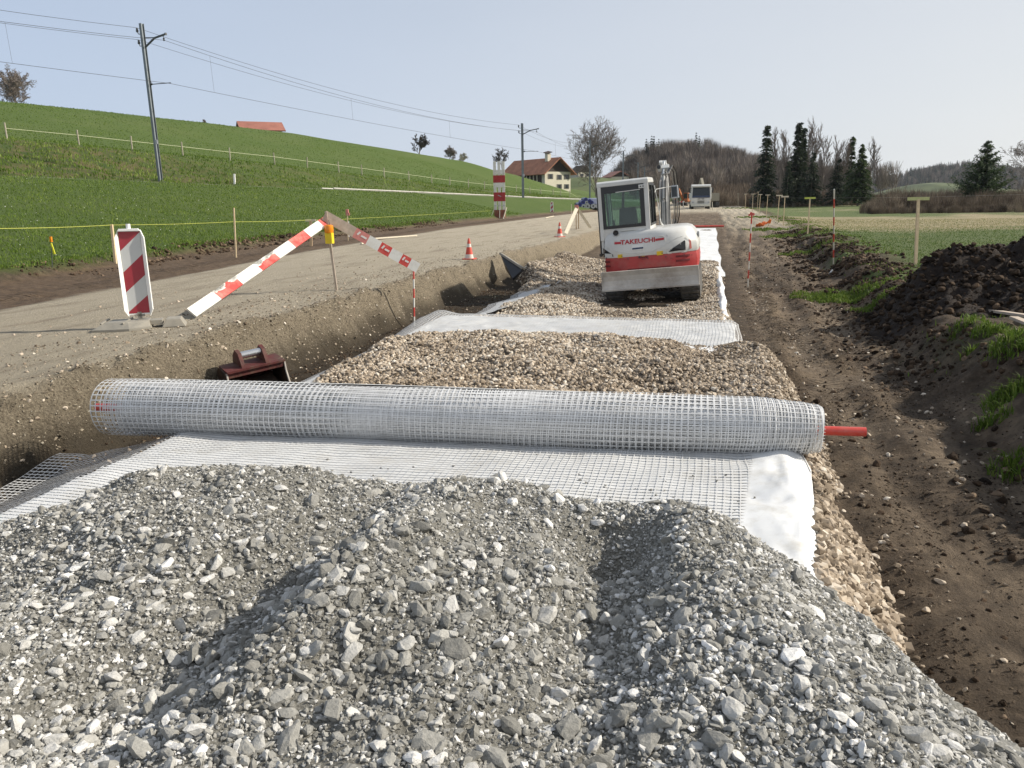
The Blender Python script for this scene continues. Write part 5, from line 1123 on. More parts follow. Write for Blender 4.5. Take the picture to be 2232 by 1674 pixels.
def crumbs():
    rng = np.random.default_rng(29); n = 120000; X = rng.uniform(-6.6, -4.3, n); Y = 2.2+rng.power(1.1, n)*22; _, gl, gr, road, wall, mud, slope, dirt = H(X, Y, masks=True)
    k = rng.random(n) < (wall*0.9*ss(0.15, 0.4, H(X, Y))+0.10*road+0.04)*ss(26, 7, Y); X, Y = X[k], Y[k]; s = 0.0035+0.016*rng.power(0.4, len(X))+0.014*(rng.random(len(X)) < 0.02); z = H(X, Y); k = z > GB(X, Y)-0.01; X, Y, z, s = X[k], Y[k], z[k], s[k]
    m = tinted("haul_road_crumbs", [(0.0, (0.075, 0.058, 0.040)), (0.4, (0.20, 0.165, 0.12)), (0.75, (0.38, 0.33, 0.25)), (1.0, (0.60, 0.55, 0.45))], 0.95, 30, 0.3, 0.2)
    tag(scatter("wall_crumbs", np.column_stack([X, Y, z+s*0.1]), s, CHIP, m, rng, np.clip(rng.normal(0.48, 0.24, len(X)), 0, 1)), "crumbling earth and small stones on the cut wall of the haul road", "crumbs", kind="stuff")
crumbs()
def mud_crumbs():
    rng = np.random.default_rng(30); n = 60000; Y = 1.8+rng.power(1.2, n)*16; X = 0.7+rng.random(n)*(XB(Y)+0.3-0.7); k = rng.random(n) < ss(-0.25, 0.35, fbm(X, Y*0.6, 1.3, 3, 63)); X, Y = X[k], Y[k]; s = 0.003+0.013*rng.power(0.3, len(X)); z = H(X, Y); k = z > GB(X, Y)-0.01; X, Y, z, s = X[k], Y[k], z[k], s[k]
    m = tinted("mud_crumbs", [(0.0, (0.025, 0.018, 0.012)), (0.5, (0.085, 0.062, 0.042)), (0.85, (0.20, 0.155, 0.11)), (1.0, (0.40, 0.35, 0.28))], 0.95, 30, 0.3, 0.2)
    tag(scatter("mud_crumbs", np.column_stack([X, Y, z+s*0.05]), s, CHIP, m, rng, np.clip(rng.normal(0.45, 0.22, len(X)), 0, 1)), "small crumbs of earth on the muddy track at the right", "crumbs", kind="stuff")
mud_crumbs()

# ------------------------------------------------------------------ dark soil heap and clods on the right
SOIL = tinted("dark_soil_clods", [(0.0, (0.010, 0.007, 0.005)), (0.5, (0.034, 0.023, 0.015)), (0.85, (0.095, 0.064, 0.041)), (1.0, (0.18, 0.13, 0.088))], 0.95, 20, 0.5, 0.15)
CLOD = hull_templates(14, 34, (1.1, 0.95, 0.75), 15)
HC = gp(2185, 655)
def heap_h(X, Y):
    cx, cy = HC[0]+0.35, HC[1]+0.35
    dx = (X-cx); dy = (Y-cy)
    z = 0.86*np.exp(-(np.abs(dx+0.15)/1.25)**2.4-(dy/0.95)**2)+0.45*np.exp(-((dx-1.6)/1.1)**2-(dy/1.0)**2)+0.22*np.exp(-((dx+1.35)/0.55)**2-((dy+0.1)/0.5)**2)+0.30*np.exp(-((dx+0.2)/1.5)**2-((dy+1.2)/0.7)**2)
    return z*(1+0.30*fbm(X, Y, 1.7, 3, 200))+0.13*fbm(X, Y, 4.5, 4, 201)*ss(0.05, 0.3, z)+0.07*fbm(X, Y, 13, 3, 202)*ss(0.05, 0.3, z)
def soil_heap():
    xs = np.arange(HC[0]-2.6, HC[0]+4.2, 0.04); ys = np.arange(HC[1]-2.4, HC[1]+2.8, 0.04); X, Y = np.meshgrid(xs, ys); h = heap_h(X, Y); z = H(X, Y)+h-0.035
    ny, nx = X.shape; idx = np.arange(nx*ny).reshape(ny, nx); Fq = np.stack([idx[:-1, :-1], idx[:-1, 1:], idx[1:, 1:], idx[1:, :-1]], -1).reshape(-1, 4)
    q = Fq[(h > 0.02).ravel()[Fq].any(1)]; used, inv = np.unique(q, return_inverse=True)
    m, nt, b = newmat("heap_soil"); p = geopos(nt); n = noise(nt, 9, 9, 0.75, p); r = ramp(nt, [(0.3, (0.008, 0.005, 0.004)), (0.6, (0.034, 0.022, 0.014)), (0.8, (0.095, 0.062, 0.040))]); nt.links.new(n.outputs[0], r.inputs[0]); nt.links.new(r.outputs[0], b.inputs["Base Color"]); b.inputs["Roughness"].default_value = 0.95; bump(nt, n.outputs[0], b, 1.0, 0.06)
    t = thing("soil_heap", "heap of dark crumbly topsoil piled on the right berm", "soil heap", (float(HC[0]), float(HC[1]), 0))
    o = meshobj("heap", np.stack([X-HC[0], Y-HC[1], z], -1).reshape(-1, 3)[used], inv.reshape(-1, 4), m, t, smooth=True)
    rng = np.random.default_rng(31); n = 15000; x = rng.uniform(xs[0], xs[-1], n); y = rng.uniform(ys[0], ys[-1], n); h = heap_h(x, y); k = h > 0.05; x, y, h = x[k], y[k], h[k]; s = 0.008+0.062*rng.power(0.22, len(x))
    o = scatter("soil_clods", np.column_stack([x-HC[0], y-HC[1], H(x, y)+h-0.02+s*0.2]), s, CLOD, SOIL, rng, np.clip(rng.normal(0.45, 0.2, len(x)), 0, 1), parent=t); o['kind'] = 'stuff'
soil_heap()
def clods():
    rng = np.random.default_rng(33); n = 26000
    Y = 2+rng.power(1.2, n)*38; X = XB(Y)+rng.normal(0.55, 0.55, n); k = fbm(X, Y, 0.9, 3, 210)+0.5*rng.random(n) > 0.10; X, Y = X[k], Y[k]
    # turf edge on the far side of the haul road
    n2 = 9000; Y2 = rng.uniform(5, 48, n2); X2 = XM(Y2)+rng.normal(0.15, 0.30, n2); k = fbm(X2, Y2, 0.8, 3, 211)+0.3*rng.random(n2) > 0.08; X2, Y2 = X2[k], Y2[k]
    n3 = 8000; X3 = rng.uniform(-4.9, -3.7, n3); Y3 = rng.uniform(4.5, 17, n3)
    n4 = 5000; Y4 = 2+rng.random(n4)*30; X4 = 0.9+rng.random(n4)*(XB(Y4)-0.9)
    X = np.concatenate([X, X2, X3, X4]); Y = np.concatenate([Y, Y2, Y3, Y4]); s = (0.006+0.045*rng.power(0.3, len(X)))*np.where(Y > 16, 1.5, 1)
    k = np.arange(len(X)) >= len(X)-n3-n4; s[k] *= 0.38
    z = H(X, Y); k = z > GB(X, Y)-0.01; X, Y, z, s = X[k], Y[k], z[k], s[k]
    o = scatter("earth_clods", np.column_stack([X, Y, z+s*0.1]), s, CLOD, SOIL, rng, np.clip(rng.normal(0.6, 0.22, len(X))+0.15*(X < -8), 0, 1)); tag(o, "loose dark earth clods along the berm, turf edge and trench", "earth clods", kind="stuff")
clods()

# ------------------------------------------------------------------ grass
def grassmat(name, a, b_, c):
    m, nt, b = newmat(name); at = nt.nodes.new("ShaderNodeAttribute"); at.attribute_name = "tint"; r = ramp(nt, [(0.0, a), (0.55, b_), (1.0, c)]); nt.links.new(at.outputs["Fac"], r.inputs[0]); nt.links.new(r.outputs[0], b.inputs["Base Color"]); b.inputs["Roughness"].default_value = 0.6; b.inputs["Specular IOR Level"].default_value = 0.2
    tr = nt.nodes.new("ShaderNodeBsdfTranslucent"); nt.links.new(r.outputs[0], tr.inputs[0]); mx = nt.nodes.new("ShaderNodeMixShader"); mx.inputs[0].default_value = 0.3; out = nt.nodes["Material Output"]; nt.links.new(b.outputs[0], mx.inputs[1]); nt.links.new(tr.outputs[0], mx.inputs[2]); nt.links.new(mx.outputs[0], out.inputs[0]); return m
GR = grassmat("grass_blade", (0.060, 0.105, 0.012), (0.12, 0.19, 0.026), (0.27, 0.32, 0.08)); GRD = grassmat("field_grass_blade", (0.070, 0.12, 0.030), (0.135, 0.195, 0.055), (0.38, 0.34, 0.18))
def blades(name, X, Y, Z, hgt, wid, mat, rng, tint, lean=0.5, parent=None):
    n = len(X); a = rng.uniform(0, 2*pi, n); ln = rng.normal(0, lean, n)*hgt; ld = rng.uniform(0, 2*pi, n); w_ = wid*rng.uniform(0.6, 1.3, n)
    cx, sx_ = np.cos(a)*w_/2, np.sin(a)*w_/2; B0_ = np.stack([X-cx, Y-sx_, Z-0.01], -1); B1_ = np.stack([X+cx, Y+sx_, Z-0.01], -1)
    mx_, my_ = X+np.cos(ld)*ln*0.35, Y+np.sin(ld)*ln*0.35; M0 = np.stack([mx_-cx*0.8, my_-sx_*0.8, Z+hgt*0.6], -1); M1 = np.stack([mx_+cx*0.8, my_+sx_*0.8, Z+hgt*0.6], -1); T = np.stack([X+np.cos(ld)*ln, Y+np.sin(ld)*ln, Z+hgt*np.clip(1-0.3*np.abs(ln/hgt), 0.4, 1)], -1)
    V = np.stack([B0_, B1_, M1, M0, T], 1).reshape(-1, 3); b = (np.arange(n)*5)[:, None]; F3 = np.concatenate([b+np.array([0, 1, 2]), b+np.array([0, 2, 3]), b+np.array([3, 2, 4])], 1).reshape(-1, 3)
    return meshobj(name, V, F3, mat, parent, attrs={'tint': ('FACE', np.repeat(tint, 3))})
def meadow_grass():
    rng = np.random.default_rng(41)
    D = 10.5+rng.random(230000)**1.5*60; th = rng.uniform(R(-62), R(-2), len(D)); X = D*np.sin(th); Y = D*np.cos(th)
    z, gl, *_ = H(X, Y, masks=True); k = (gl > 0.6) & (X > XR(Y)+2.4); X, Y, z, D = X[k], Y[k], z[k], D[k]
    cl = fbm(X, Y, 1.3, 3, 220); hg = (0.022+0.035*rng.random(len(X)))*(1+0.7*cl)*(1+D/70); tint = np.clip(0.48+0.28*cl+rng.normal(0, 0.16, len(X)), 0, 1)
    tag(blades("meadow_grass", X, Y, z, hg, 0.005+0.0006*D, GR, rng, tint), "short green grass of the meadow left of the haul road", "grass", kind="stuff")
    D = 14+rng.random(60000)**1.4*45; th = rng.uniform(R(2), R(32), len(D)); X = D*np.sin(th); Y = D*np.cos(th)
    z, _, gr, *_r = H(X, Y, masks=True); k = (gr > 0.7) & (heap_h(X, Y) < 0.05); X, Y, z, D = X[k], Y[k], z[k], D[k]; dep = -X*sin(YAW)+Y*cos(YAW); cl = fbm(X, Y, 0.8, 3, 221)
    tint = np.clip(0.40+0.3*cl+rng.normal(0, 0.15, len(X))+0.5*ss(33, 40, dep), 0, 1)
    tag(blades("field_grass", X, Y, z, (0.02+0.03*rng.random(len(X)))*(1+0.5*cl), 0.007+0.0006*D, GRD, rng, tint), "thin pale green grass of the field right of the berm", "grass", kind="stuff")
    # lush tufts on the berm
    C = []
    for px, py, r, n in ((1790, 640, 0.5, 1600), (1850, 650, 0.45, 1400), (1935, 632, 0.35, 900), (1740, 548, 0.6, 1200), (1700, 510, 0.8, 1200), (1660, 495, 0.9, 900), (2140, 715, 0.13, 240), (2180, 735, 0.12, 220), (2205, 750, 0.12, 220), (2092, 765, 0.05, 40), (2150, 768, 0.08, 60), (2090, 700, 0.14, 120), (2195, 850, 0.16, 260), (2170, 860, 0.1, 120), (2150, 910, 0.08, 70), (2180, 1010, 0.10, 110), (2205, 1030, 0.08, 80), (2120, 925, 0.05, 40), (1890, 660, 0.3, 500), (1640, 470, 1.3, 900), (1600, 450, 1.6, 900)):
        g = gp(px, py); a = rng.uniform(0, 2*pi, n); q = r*rng.random(n)**0.75*1.15; C.append(np.column_stack([g[0]+q*np.cos(a)*1.3, g[1]+q*np.sin(a), np.full(n, 1.0 if r < 0.2 else 0.8)]))
    n = 9000; Y = rng.uniform(4, 60, n); X = XB(Y)+rng.normal(1.3, 0.5, n); k = fbm(X, Y, 0.7, 3, 45)+0.2 > 0.1+0.35*ss(9, 5, Y); C.append(np.column_stack([X[k], Y[k], np.full(k.sum(), 0.6)]))
    n = 5000; Y = rng.uniform(6, 45, n); X = XM(Y)-np.abs(rng.normal(0.0, 0.25, n)); C.append(np.column_stack([X, Y, np.full(n, 0.7)]))
    C = np.concatenate(C); z = H(C[:, 0], C[:, 1]); hg = C[:, 2]*(0.05+0.085*rng.random(len(C)))
    tag(blades("berm_grass", C[:, 0], C[:, 1], z, hg, 0.007+0.0006*C[:, 1], GR, rng, np.clip(rng.normal(0.42, 0.26, len(C)), 0, 1), 0.9), "tufts of bright grass on the dark berm and turf edges", "grass", kind="stuff")
    D = 42+rng.random(110000)*100; th = rng.uniform(R(-64), R(-10), len(D)); X = D*np.sin(th); Y = D*np.cos(th); z = H(X, Y); k = (X < XR(Y)-3) & (X > XC(Y)-4); X, Y, z, D = X[k], Y[k], z[k], D[k]; cl = fbm(X, Y, 0.25, 4, 222); bk = ss(-1.5, -3.5, X-XR(Y))*ss(-1.5, 2.5, X-XF(Y)); k = rng.random(len(X)) < 0.35+0.5*ss(-0.1, 0.4, cl)+0.5*bk; X, Y, z, D, cl, bk = X[k], Y[k], z[k], D[k], cl[k], bk[k]
    tag(blades("hillside_grass", X, Y, z, (0.05+0.09*rng.random(len(X)))*(1+0.8*bk), 0.05+0.0003*D, GR, rng, np.clip(0.40+0.3*cl+rng.normal(0, 0.14, len(X))+0.15*bk, 0, 1)), "coarse grass tufts over the green hillside and railway bank", "grass", kind="stuff")
    n = 400; D = 14+rng.random(n)*30; th = rng.uniform(R(-60), R(-10), n); X = D*np.sin(th); Y = D*np.cos(th); z, gl, *_ = H(X, Y, masks=True); k = (gl > 0.8) & (X > XR(Y)+3); X, Y, z, D = X[k], Y[k], z[k], D[k]
    mw = flat("daisy_white", (0.75, 0.76, 0.66), 0.8); tag(scatter("meadow_flowers", np.column_stack([X, Y, z+0.07]), 0.006+0.0004*D, CHIP, mw, rng, np.ones(len(X))), "tiny pale flowers dotted over the meadow", "flowers", kind="stuff")
meadow_grass()

# ------------------------------------------------------------------ railway masts and wires
WLINES = {k: [] for k in ('feeder', 'second', 'messenger', 'contact')}
def rail_at(px):
    Ys = np.linspace(35, 400, 8000); P_ = np.stack([XR(Ys)-1.5, Ys, np.zeros_like(Ys)+2], -1); V_ = P_-CAM; k = int(np.argmin(np.abs((CX+F*(V_ @ rv)/(V_ @ f0))/K-px))); p = P_[k]; p[2] = hz(p[0], p[1]); return p
def mast(label, bx_, by, top_y, D=None, full=True, hide=False, D_=None):
    f = gp(bx_, by) if D_ is None else rail_at(bx_); D0 = float((f-CAM)@f0); tp_ = at_d(bx_, top_y, D0); hh = float(tp_[2]-f[2])
    s = hh/8.6; rz_ = math.atan2(1, 0.183)-pi/2+R(0)
    t = thing("railway_mast", label, "railway mast", f, rz=-math.atan(0.183)+0.0, group="masts along the railway line"); mb = MB()
    h2 = 0.11
    def ibeam(w0, w1, z0, z1):
        mb.box((0, -w0/2, (z0+z1)/2), (0.20, 0.02, z1-z0)); mb.box((0, w0/2, (z0+z1)/2), (0.20, 0.02, z1-z0)); mb.box((0, 0, (z0+z1)/2), (0.02, w0-0.02, z1-z0))
    ibeam(0.22, 0.2, -0.2, hh); mb.build("pole", M['mast'], t)
    mb = MB(); y0 = hh-0.75*s; root = hh-1.25*s; tip = hh-0.72*s; L_ = 2.05
    mb.bar((0.1, 0, root), (L_*0.5, 0, tip-0.14), 0.09, 0.09); mb.bar((L_*0.5, 0, tip-0.14), (L_, 0, tip), 0.10, 0.09); mb.bar((0.1, 0, y0), (L_*0.52, 0, tip-0.12), 0.05, 0.05); mb.box((L_, 0, tip), (0.06, 0.12, 0.14)); mb.build("cantilever", M['dsteel'], t)
    ins = [(-0.45, hh-0.32*s), (-0.42, hh-0.95*s)]
    for x, z in ins:
        mb = MB(); mb.tube([(-0.05, 0, z-0.12*s), (-0.2, 0, z-0.22*s), (-0.36, 0, z-0.2*s), (x, 0, z-0.08)], 0.03, 6); mb.lathe([(0.04, -0.12), (0.10, -0.08), (0.05, -0.04), (0.10, 0.0), (0.05, 0.04), (0.08, 0.09), (0.03, 0.16)], (x, 0, z), 10); mb.build("insulator", M['dsteel'], t)
    zi = tip-0.35; mb = MB(); mb.tube([(L_-0.22, 0, tip-0.03), (L_-0.22, 0, zi+0.15)], 0.02, 6); mb.lathe([(0.03, 0), (0.07, 0.05), (0.04, 0.1), (0.07, 0.15), (0.03, 0.2)], (L_-0.22, 0, zi-0.05), 8); mb.build("messenger_hanger", M['dsteel'], t)
    zc = 5.35*s; mb = MB(); mb.tube([(0.1, 0, zc+0.02), (1.3, 0, zc-0.0), (2.0, 0, zc-0.02)], 0.028, 6); mb.tube([(0.05, 0, zc+0.4), (0.35, 0, zc+0.03)], 0.015, 5); mb.lathe([(0.03, 0), (0.08, 0.05), (0.03, 0.2)], (0.15, 0, zc+0.02), 8, rot=(0, pi/2, 0)); mb.build("registration_arm", M['dsteel'], t)
    if full:
        mb = MB(); mb.box((0.16, -0.12, 2.55), (0.22, 0.04, 0.28)); mb.build("number_sign", M['galv'], t)
    Mx = Matrix.Translation(Vector(f)) @ Matrix.Rotation(-math.atan(0.183), 4, 'Z')
    for k, p in (('feeder', (ins[0][0], 0, ins[0][1]+0.16)), ('second', (ins[1][0], 0, ins[1][1]+0.16)), ('messenger', (L_-0.22, 0, zi)), ('contact', (1.9, 0, zc-0.05))): WLINES[k].append(Mx @ Vector(p))
    return t
mast("nearest and tallest railway mast, leaning at the foot of the green bank", 347, 392, 68)
mast("second railway mast, dark with a Y-shaped bracket, left of the farmhouse", 1130, 427, 270)
mast("third railway mast standing in front of the bare round tree", 1274, 431, 305)
mast("fourth railway mast beside the bare round tree, rising behind the cab roof", 1345, 424, 328, full=False, D_=1)
mast("fifth railway mast, faint in front of the wooded hill", 1377, 424, 352, full=False, D_=190)
mast("farthest railway mast, hardly visible before the wooded hill", 1391, 424, 362, full=False, D_=225)
def wires():
    m1, m2 = WLINES['contact'][0], WLINES['contact'][1]
    for k, lab, r_, sg in (('feeder', "uppermost overhead wire carried on the mast tops", 0.012, 1.2), ('second', "overhead wire on the lower insulators of the masts", 0.011, 1.1), ('messenger', "curved catenary wire hanging from the mast brackets", 0.012, 1.3), ('contact', "nearly straight contact wire, lowest of the railway wires", 0.012, 0.25)):
        P_ = WLINES[k]; d = (P_[0]-P_[1]); back = P_[0]+d*0.95; back.z = P_[0].z+0.5; pts = [back]+P_; out = []
        for a, b in zip(pts[:-1], pts[1:]):
            L_ = (b-a).length; n = 14
            for i in range(n): q = a.lerp(b, i/n); q.z -= sg*(L_/52)**2*4*(i/n)*(1-i/n); out.append(q)
        out.append(pts[-1]); mb = MB(); c = out[0].copy(); mb.tube([p-c for p in out], r_, 4, cap=False); o = mb.build("overhead_wire", M['wire']); o.location = c; tag(o, lab, "wire")
        WLINES[k+'_pts'] = out
    n = 0; A_, B_ = WLINES['messenger_pts'], WLINES['contact_pts']
    for i in range(3, len(A_)-1, 4):
        if i % 14 == 0 or i > 52: continue
        mb = MB(); a, b = A_[i], B_[i]; mb.tube([Vector(), b-a], 0.008, 4, cap=False); o = mb.build("dropper_wire", M['wire']); o.location = a; tag(o, "short vertical dropper wire between catenary and contact wire", "wire", group="dropper wires of the railway line")
wires()
def rails():
    for s, lab in ((-0.5, "pale far rail edge along the foot of the green bank"), (0.55, "pale near rail edge along the top of the meadow")):
        Y = np.arange(57, 190, 3.0); X = XR(Y)+s; z = H(X, Y, False)+0.10+0.02*np.sin(Y); mb = MB(); mb.tube([(x, y, z_) for x, y, z_ in zip(X, Y, z)], 0.07, 4); tag(mb.build("rail", M['galv'] if 0 else flat("rail_glint_pale", (0.44, 0.43, 0.38), 0.8, var=0.3, scale=1.2)), lab, "rail")  # matt pale colour painted in for light caught on the rails
rails()
# fence along the hillside
def hill_fence():
    base = thing("fence_post", "pale wooden post of the electric fence on the green hillside", "fence post", (0, 0, 0), group="fence posts on the hillside")
    mb = MB(); mb.tube([(0, 0, -0.2), (0, 0, 1.15)], 0.06, 7); mb.build("post", M['woodg'], base)
    xs = [(14.6, 304), (172, 313), (289, 325), (399, 335), (502, 344), (599, 357), (670, 367), (739, 373), (789, 380), (837.5, 384), (892, 390), (941, 399), (981, 402), (1021, 410), (1056, 410), (1090, 413), (1125, 416), (1155, 420), (1179, 424), (1205.6, 426), (1222, 427), (1242, 428), (1262, 430)]
    pts = []; first = True
    for x, y in xs:
        # station on the fence line: intersect the sight plane with the bank-top curve
        Ys = np.linspace(35, 175, 3000); Xs = XF(Ys)+0.5; P_ = np.stack([Xs, Ys, H(Xs, Ys)], -1)-CAM; zc_ = P_ @ f0; px_ = (CX+F*(P_ @ rv)/zc_); k = int(np.argmin(np.abs(px_-x))); p = P_[k]+CAM
        o = base if first else copy_tree(base); first = False; o.location = tuple(p); o.rotation_euler = (random.uniform(-.04, .04), random.uniform(-.04, .04), random.uniform(0, 3)); pts.append(Vector(p)+Vector((0, 0, 0.75)))
    mb = MB(); c = pts[0].copy(); mb.tube([p-c for p in pts], 0.018, 4, cap=False); o = mb.build("fence_tape", M['tape']); o.location = c; tag(o, "thin pale tape running from post to post across the green hillside", "fence tape")
hill_fence()

# ------------------------------------------------------------------ houses
PLAST = flat("cream_plaster", (0.62, 0.58, 0.47), 0.85, var=0.08, scale=0.6); TILE = flat("brown_tiles", (0.36, 0.155, 0.085), 0.85, var=0.35, scale=0.5); TILED = flat("dark_tiles", (0.10, 0.075, 0.065), 0.85, var=0.3, scale=0.6); TIM = flat("dark_timber", (0.045, 0.030, 0.022), 0.85, var=0.3, scale=1.5); SHUT = flat("shutter_grey_brown", (0.10, 0.095, 0.085), 0.7)
def house(name, label, cat, o_, rz, L, Wd, he, hr, ov=1.2, roofm=TILE, wins=(), timber_gable=True, porch=False, chimney=True, longwins=()):
    t = thing(name, label, cat, o_, rz)      # gable end at local x=0 facing +x, house extends to -x; y across
    mb = MB(); mb.box((-L/2, 0, he/2-1.5), (L, Wd, he+3)); mb.build("wall", PLAST, t)
    mb = MB(); mb.prism([(-Wd/2, he), (Wd/2, he), (0, he+hr)], -L, -0.02 if not timber_gable else -0.3, 'x'); mb.build("gable", TIM if timber_gable else PLAST, t)
    sl = math.atan2(hr, Wd/2); mbs = MB()
    for s in (-1, 1):
        a = (s*(Wd/2+ov*cos(sl)), he-ov*sin(sl)); b_ = (0, he+hr); n = (s*sin(sl)*0.25, cos(sl)*0.25)
        poly = [a, b_, (b_[0]+n[0]*0, b_[1]+0.3), (a[0]+n[0], a[1]+n[1])]; mbs.prism(poly, -L-0.8, ov*0.9, 'x')
    rf = mbs.build("roof", roofm, t)
    if chimney:
        mb = MB(); mb.box((-3.2, -Wd*0.12, he+hr+0.4), (1.3, 1.3, 2.4)); mb.build("chimney", PLAST, rf); mb = MB(); mb.box((-3.2, -Wd*0.12, he+hr+1.9), (2.0, 2.0, 0.15), rot=(0.25, 0.2, 0)); mb.build("chimney_cap", TIM, rf)
    for y, z, w_, h_ in wins:
        mb = MB(); mb.box((0.03, y, z), (0.12, w_, h_)); wd = mb.build("window", M['dglass'], t)
        for s in (-1, 1): mb = MB(); mb.box((0.06, y+s*w_*0.78, z), (0.08, w_*0.5, h_*1.05)); mb.build("shutter", SHUT, wd)
    if porch:
        mb = MB(); mb.box((-L*0.38, -Wd/2-0.03, he*0.60), (L*0.62, 0.2, he*0.62)); mb.build("bay_shade_panel", TIM, t)  # dark slab on the wall, the shade of a recess painted on
        for i in range(5): mb = MB(); mb.box((-L*0.15-i*1.7, -Wd/2-0.5, he*0.6), (0.25, 0.25, he*0.7)); mb.build("bay_post", M['pale'], t)
    for x, z in longwins:
        mb = MB(); mb.box((x, -Wd/2-0.02, z), (1.0, 0.12, 1.1)); mb.build("window", M['dglass'], t)
    return t
h0 = at_d(*S(1216, 413), 216); 
FH = house("farmhouse", "long cream farmhouse with big brown tiled roof behind the green slope", "house", h0, R(-38), 21, 10.5, 5.3, 4.0, 1.6, TILE, wins=[(-3.0, 3.9, 1.0, 1.4), (0.6, 3.7, 1.0, 1.4), (3.6, 3.8, 1.0, 1.4), (0.6, 0.9, 1.0, 1.3), (3.6, 0.9, 1.0, 1.3)], porch=True); FH.scale = (0.92,)*3
house("farmhouse", "barn roof of red tiles peeping over the top of the green hill", "house", at_d(519, 293, 186), R(-138), 9.5, 6.5, 1.2, 1.9, 0.6, flat("red_tiles", (0.30, 0.12, 0.085), 0.85, var=0.25, scale=0.4), timber_gable=False, chimney=False)
house("farmhouse", "small white house with dark hipped-looking roof right of the long farmhouse", "house", at_d(*S(1275, 389), 300), R(-50), 6.5, 6, 2.4, 2.4, 0.8, TILED, wins=[(-1.4, 1.3, 0.8, 1.0), (1.2, 1.3, 0.8, 1.0)], chimney=False)
house("farmhouse", "low house with red-brown roof seen between the bare tree and the wooded hill", "house", at_d(*S(1352, 395), 310), R(-60), 9, 8, 1.8, 2.0, 0.8, flat("pale_red_tiles", (0.26, 0.12, 0.09), 0.85, var=0.3, scale=0.5), chimney=False)

# ------------------------------------------------------------------ truck and far machines
def truck():
    f = at_z(*S(1527, 456.5), 0.66); f[2] = hz(f[0], f[1]); t = thing("dump_truck", "white dump truck facing the camera at the far end of the works", "truck", f, R(4)); W = M['white']   # front faces -y
    mb = MB(); mb.prism([(0.0, 0.55), (-0.06, 1.2), (0.0, 1.62), (0.32, 2.95), (0.5, 3.08), (2.0, 3.12), (2.0, 0.55)], -1.22, 1.22, 'x'); cb = mb.build("cab", W, t, bevel=0.07, seg=2)
    mb = MB(); mb.add([(-1.10, -0.045+0.01, 1.68), (1.10, -0.035, 1.68), (1.04, 0.20, 2.72), (-1.04, 0.20, 2.72), (-1.10, 0.05, 1.68), (1.10, 0.05, 1.68), (1.04, 0.3, 2.72), (-1.04, 0.3, 2.72)], [(0, 1, 2, 3), (7, 6, 5, 4), (0, 4, 5, 1), (1, 5, 6, 2), (2, 6, 7, 3), (3, 7, 4, 0)]); mb.build("windscreen", M['dglass'], cb)
    mb = MB(); mb.box((0, -0.09, 1.56), (2.2, 0.1, 0.24)); mb.build("bonnet_band", M['navy'], cb, bevel=0.02)
    mb = MB(); mb.box((0, -0.03, 2.86), (2.3, 0.5, 0.10)); mb.build("sun_visor", W, cb, bevel=0.02)
    mb = MB(); 
    for z in (1.28,): mb.box((-0.24, -0.09, z), (0.36, 0.04, 0.10)); mb.box((0.24, -0.09, z), (0.36, 0.04, 0.10))
    for z in (0.78, 0.90, 1.02): mb.box((0, -0.09, z), (0.84, 0.04, 0.075))
    mb.build("grille", flat("grille_grey", (0.16, 0.16, 0.15), 0.6), cb)
    mb = MB(); mb.box((0, -0.04, 0.52), (2.42, 0.3, 0.34)); mb.build("bumper", flat("bumper_cream", (0.60, 0.60, 0.54), 0.5), t, bevel=0.04)
    for s in (-1, 1):
        mb = MB(); mb.box((s*1.0, -0.12, 0.86), (0.28, 0.1, 0.18)); mb.build("headlight", M['galv'], t, bevel=0.02)
        mb = MB(); mb.box((s*1.42, 0.15, 2.35), (0.2, 0.12, 0.6)); mb.bar((s*1.2, 0.2, 2.62), (s*1.42, 0.15, 2.62), 0.04, 0.04); mb.build("mirror", M['trim'], t, bevel=0.03)
        for y in (0.9, 3.6, 5.0):
            mb = MB(); mb.lathe([(0.2, -0.17), (0.5, -0.16), (0.52, 0), (0.5, 0.16), (0.2, 0.17)], (s*1.02, y, 0.5), 22, rot=(0, pi/2, 0)); wh = mb.build("wheel", M['black'], t); mb = MB(); mb.lathe([(0.25, -0.18), (0.25, 0.18)], (s*1.02, y, 0.5), 16, rot=(0, pi/2, 0)); mb.build("rim", M['galv'], wh)
    mb = MB(); mb.box((0, 3.2, 0.75), (0.9, 5.6, 0.25)); mb.build("chassis", M['dsteel'], t)
    mb = MB(); mb.box((0.12, 4.6, 1.85), (2.5, 4.6, 1.5), taper=(1.03, 1.02)); mb.box((1.40, 2.32, 2.0), (0.08, 0.1, 1.5)); mb.build("dump_body", M['bwhite'], t, bevel=0.04)
truck()
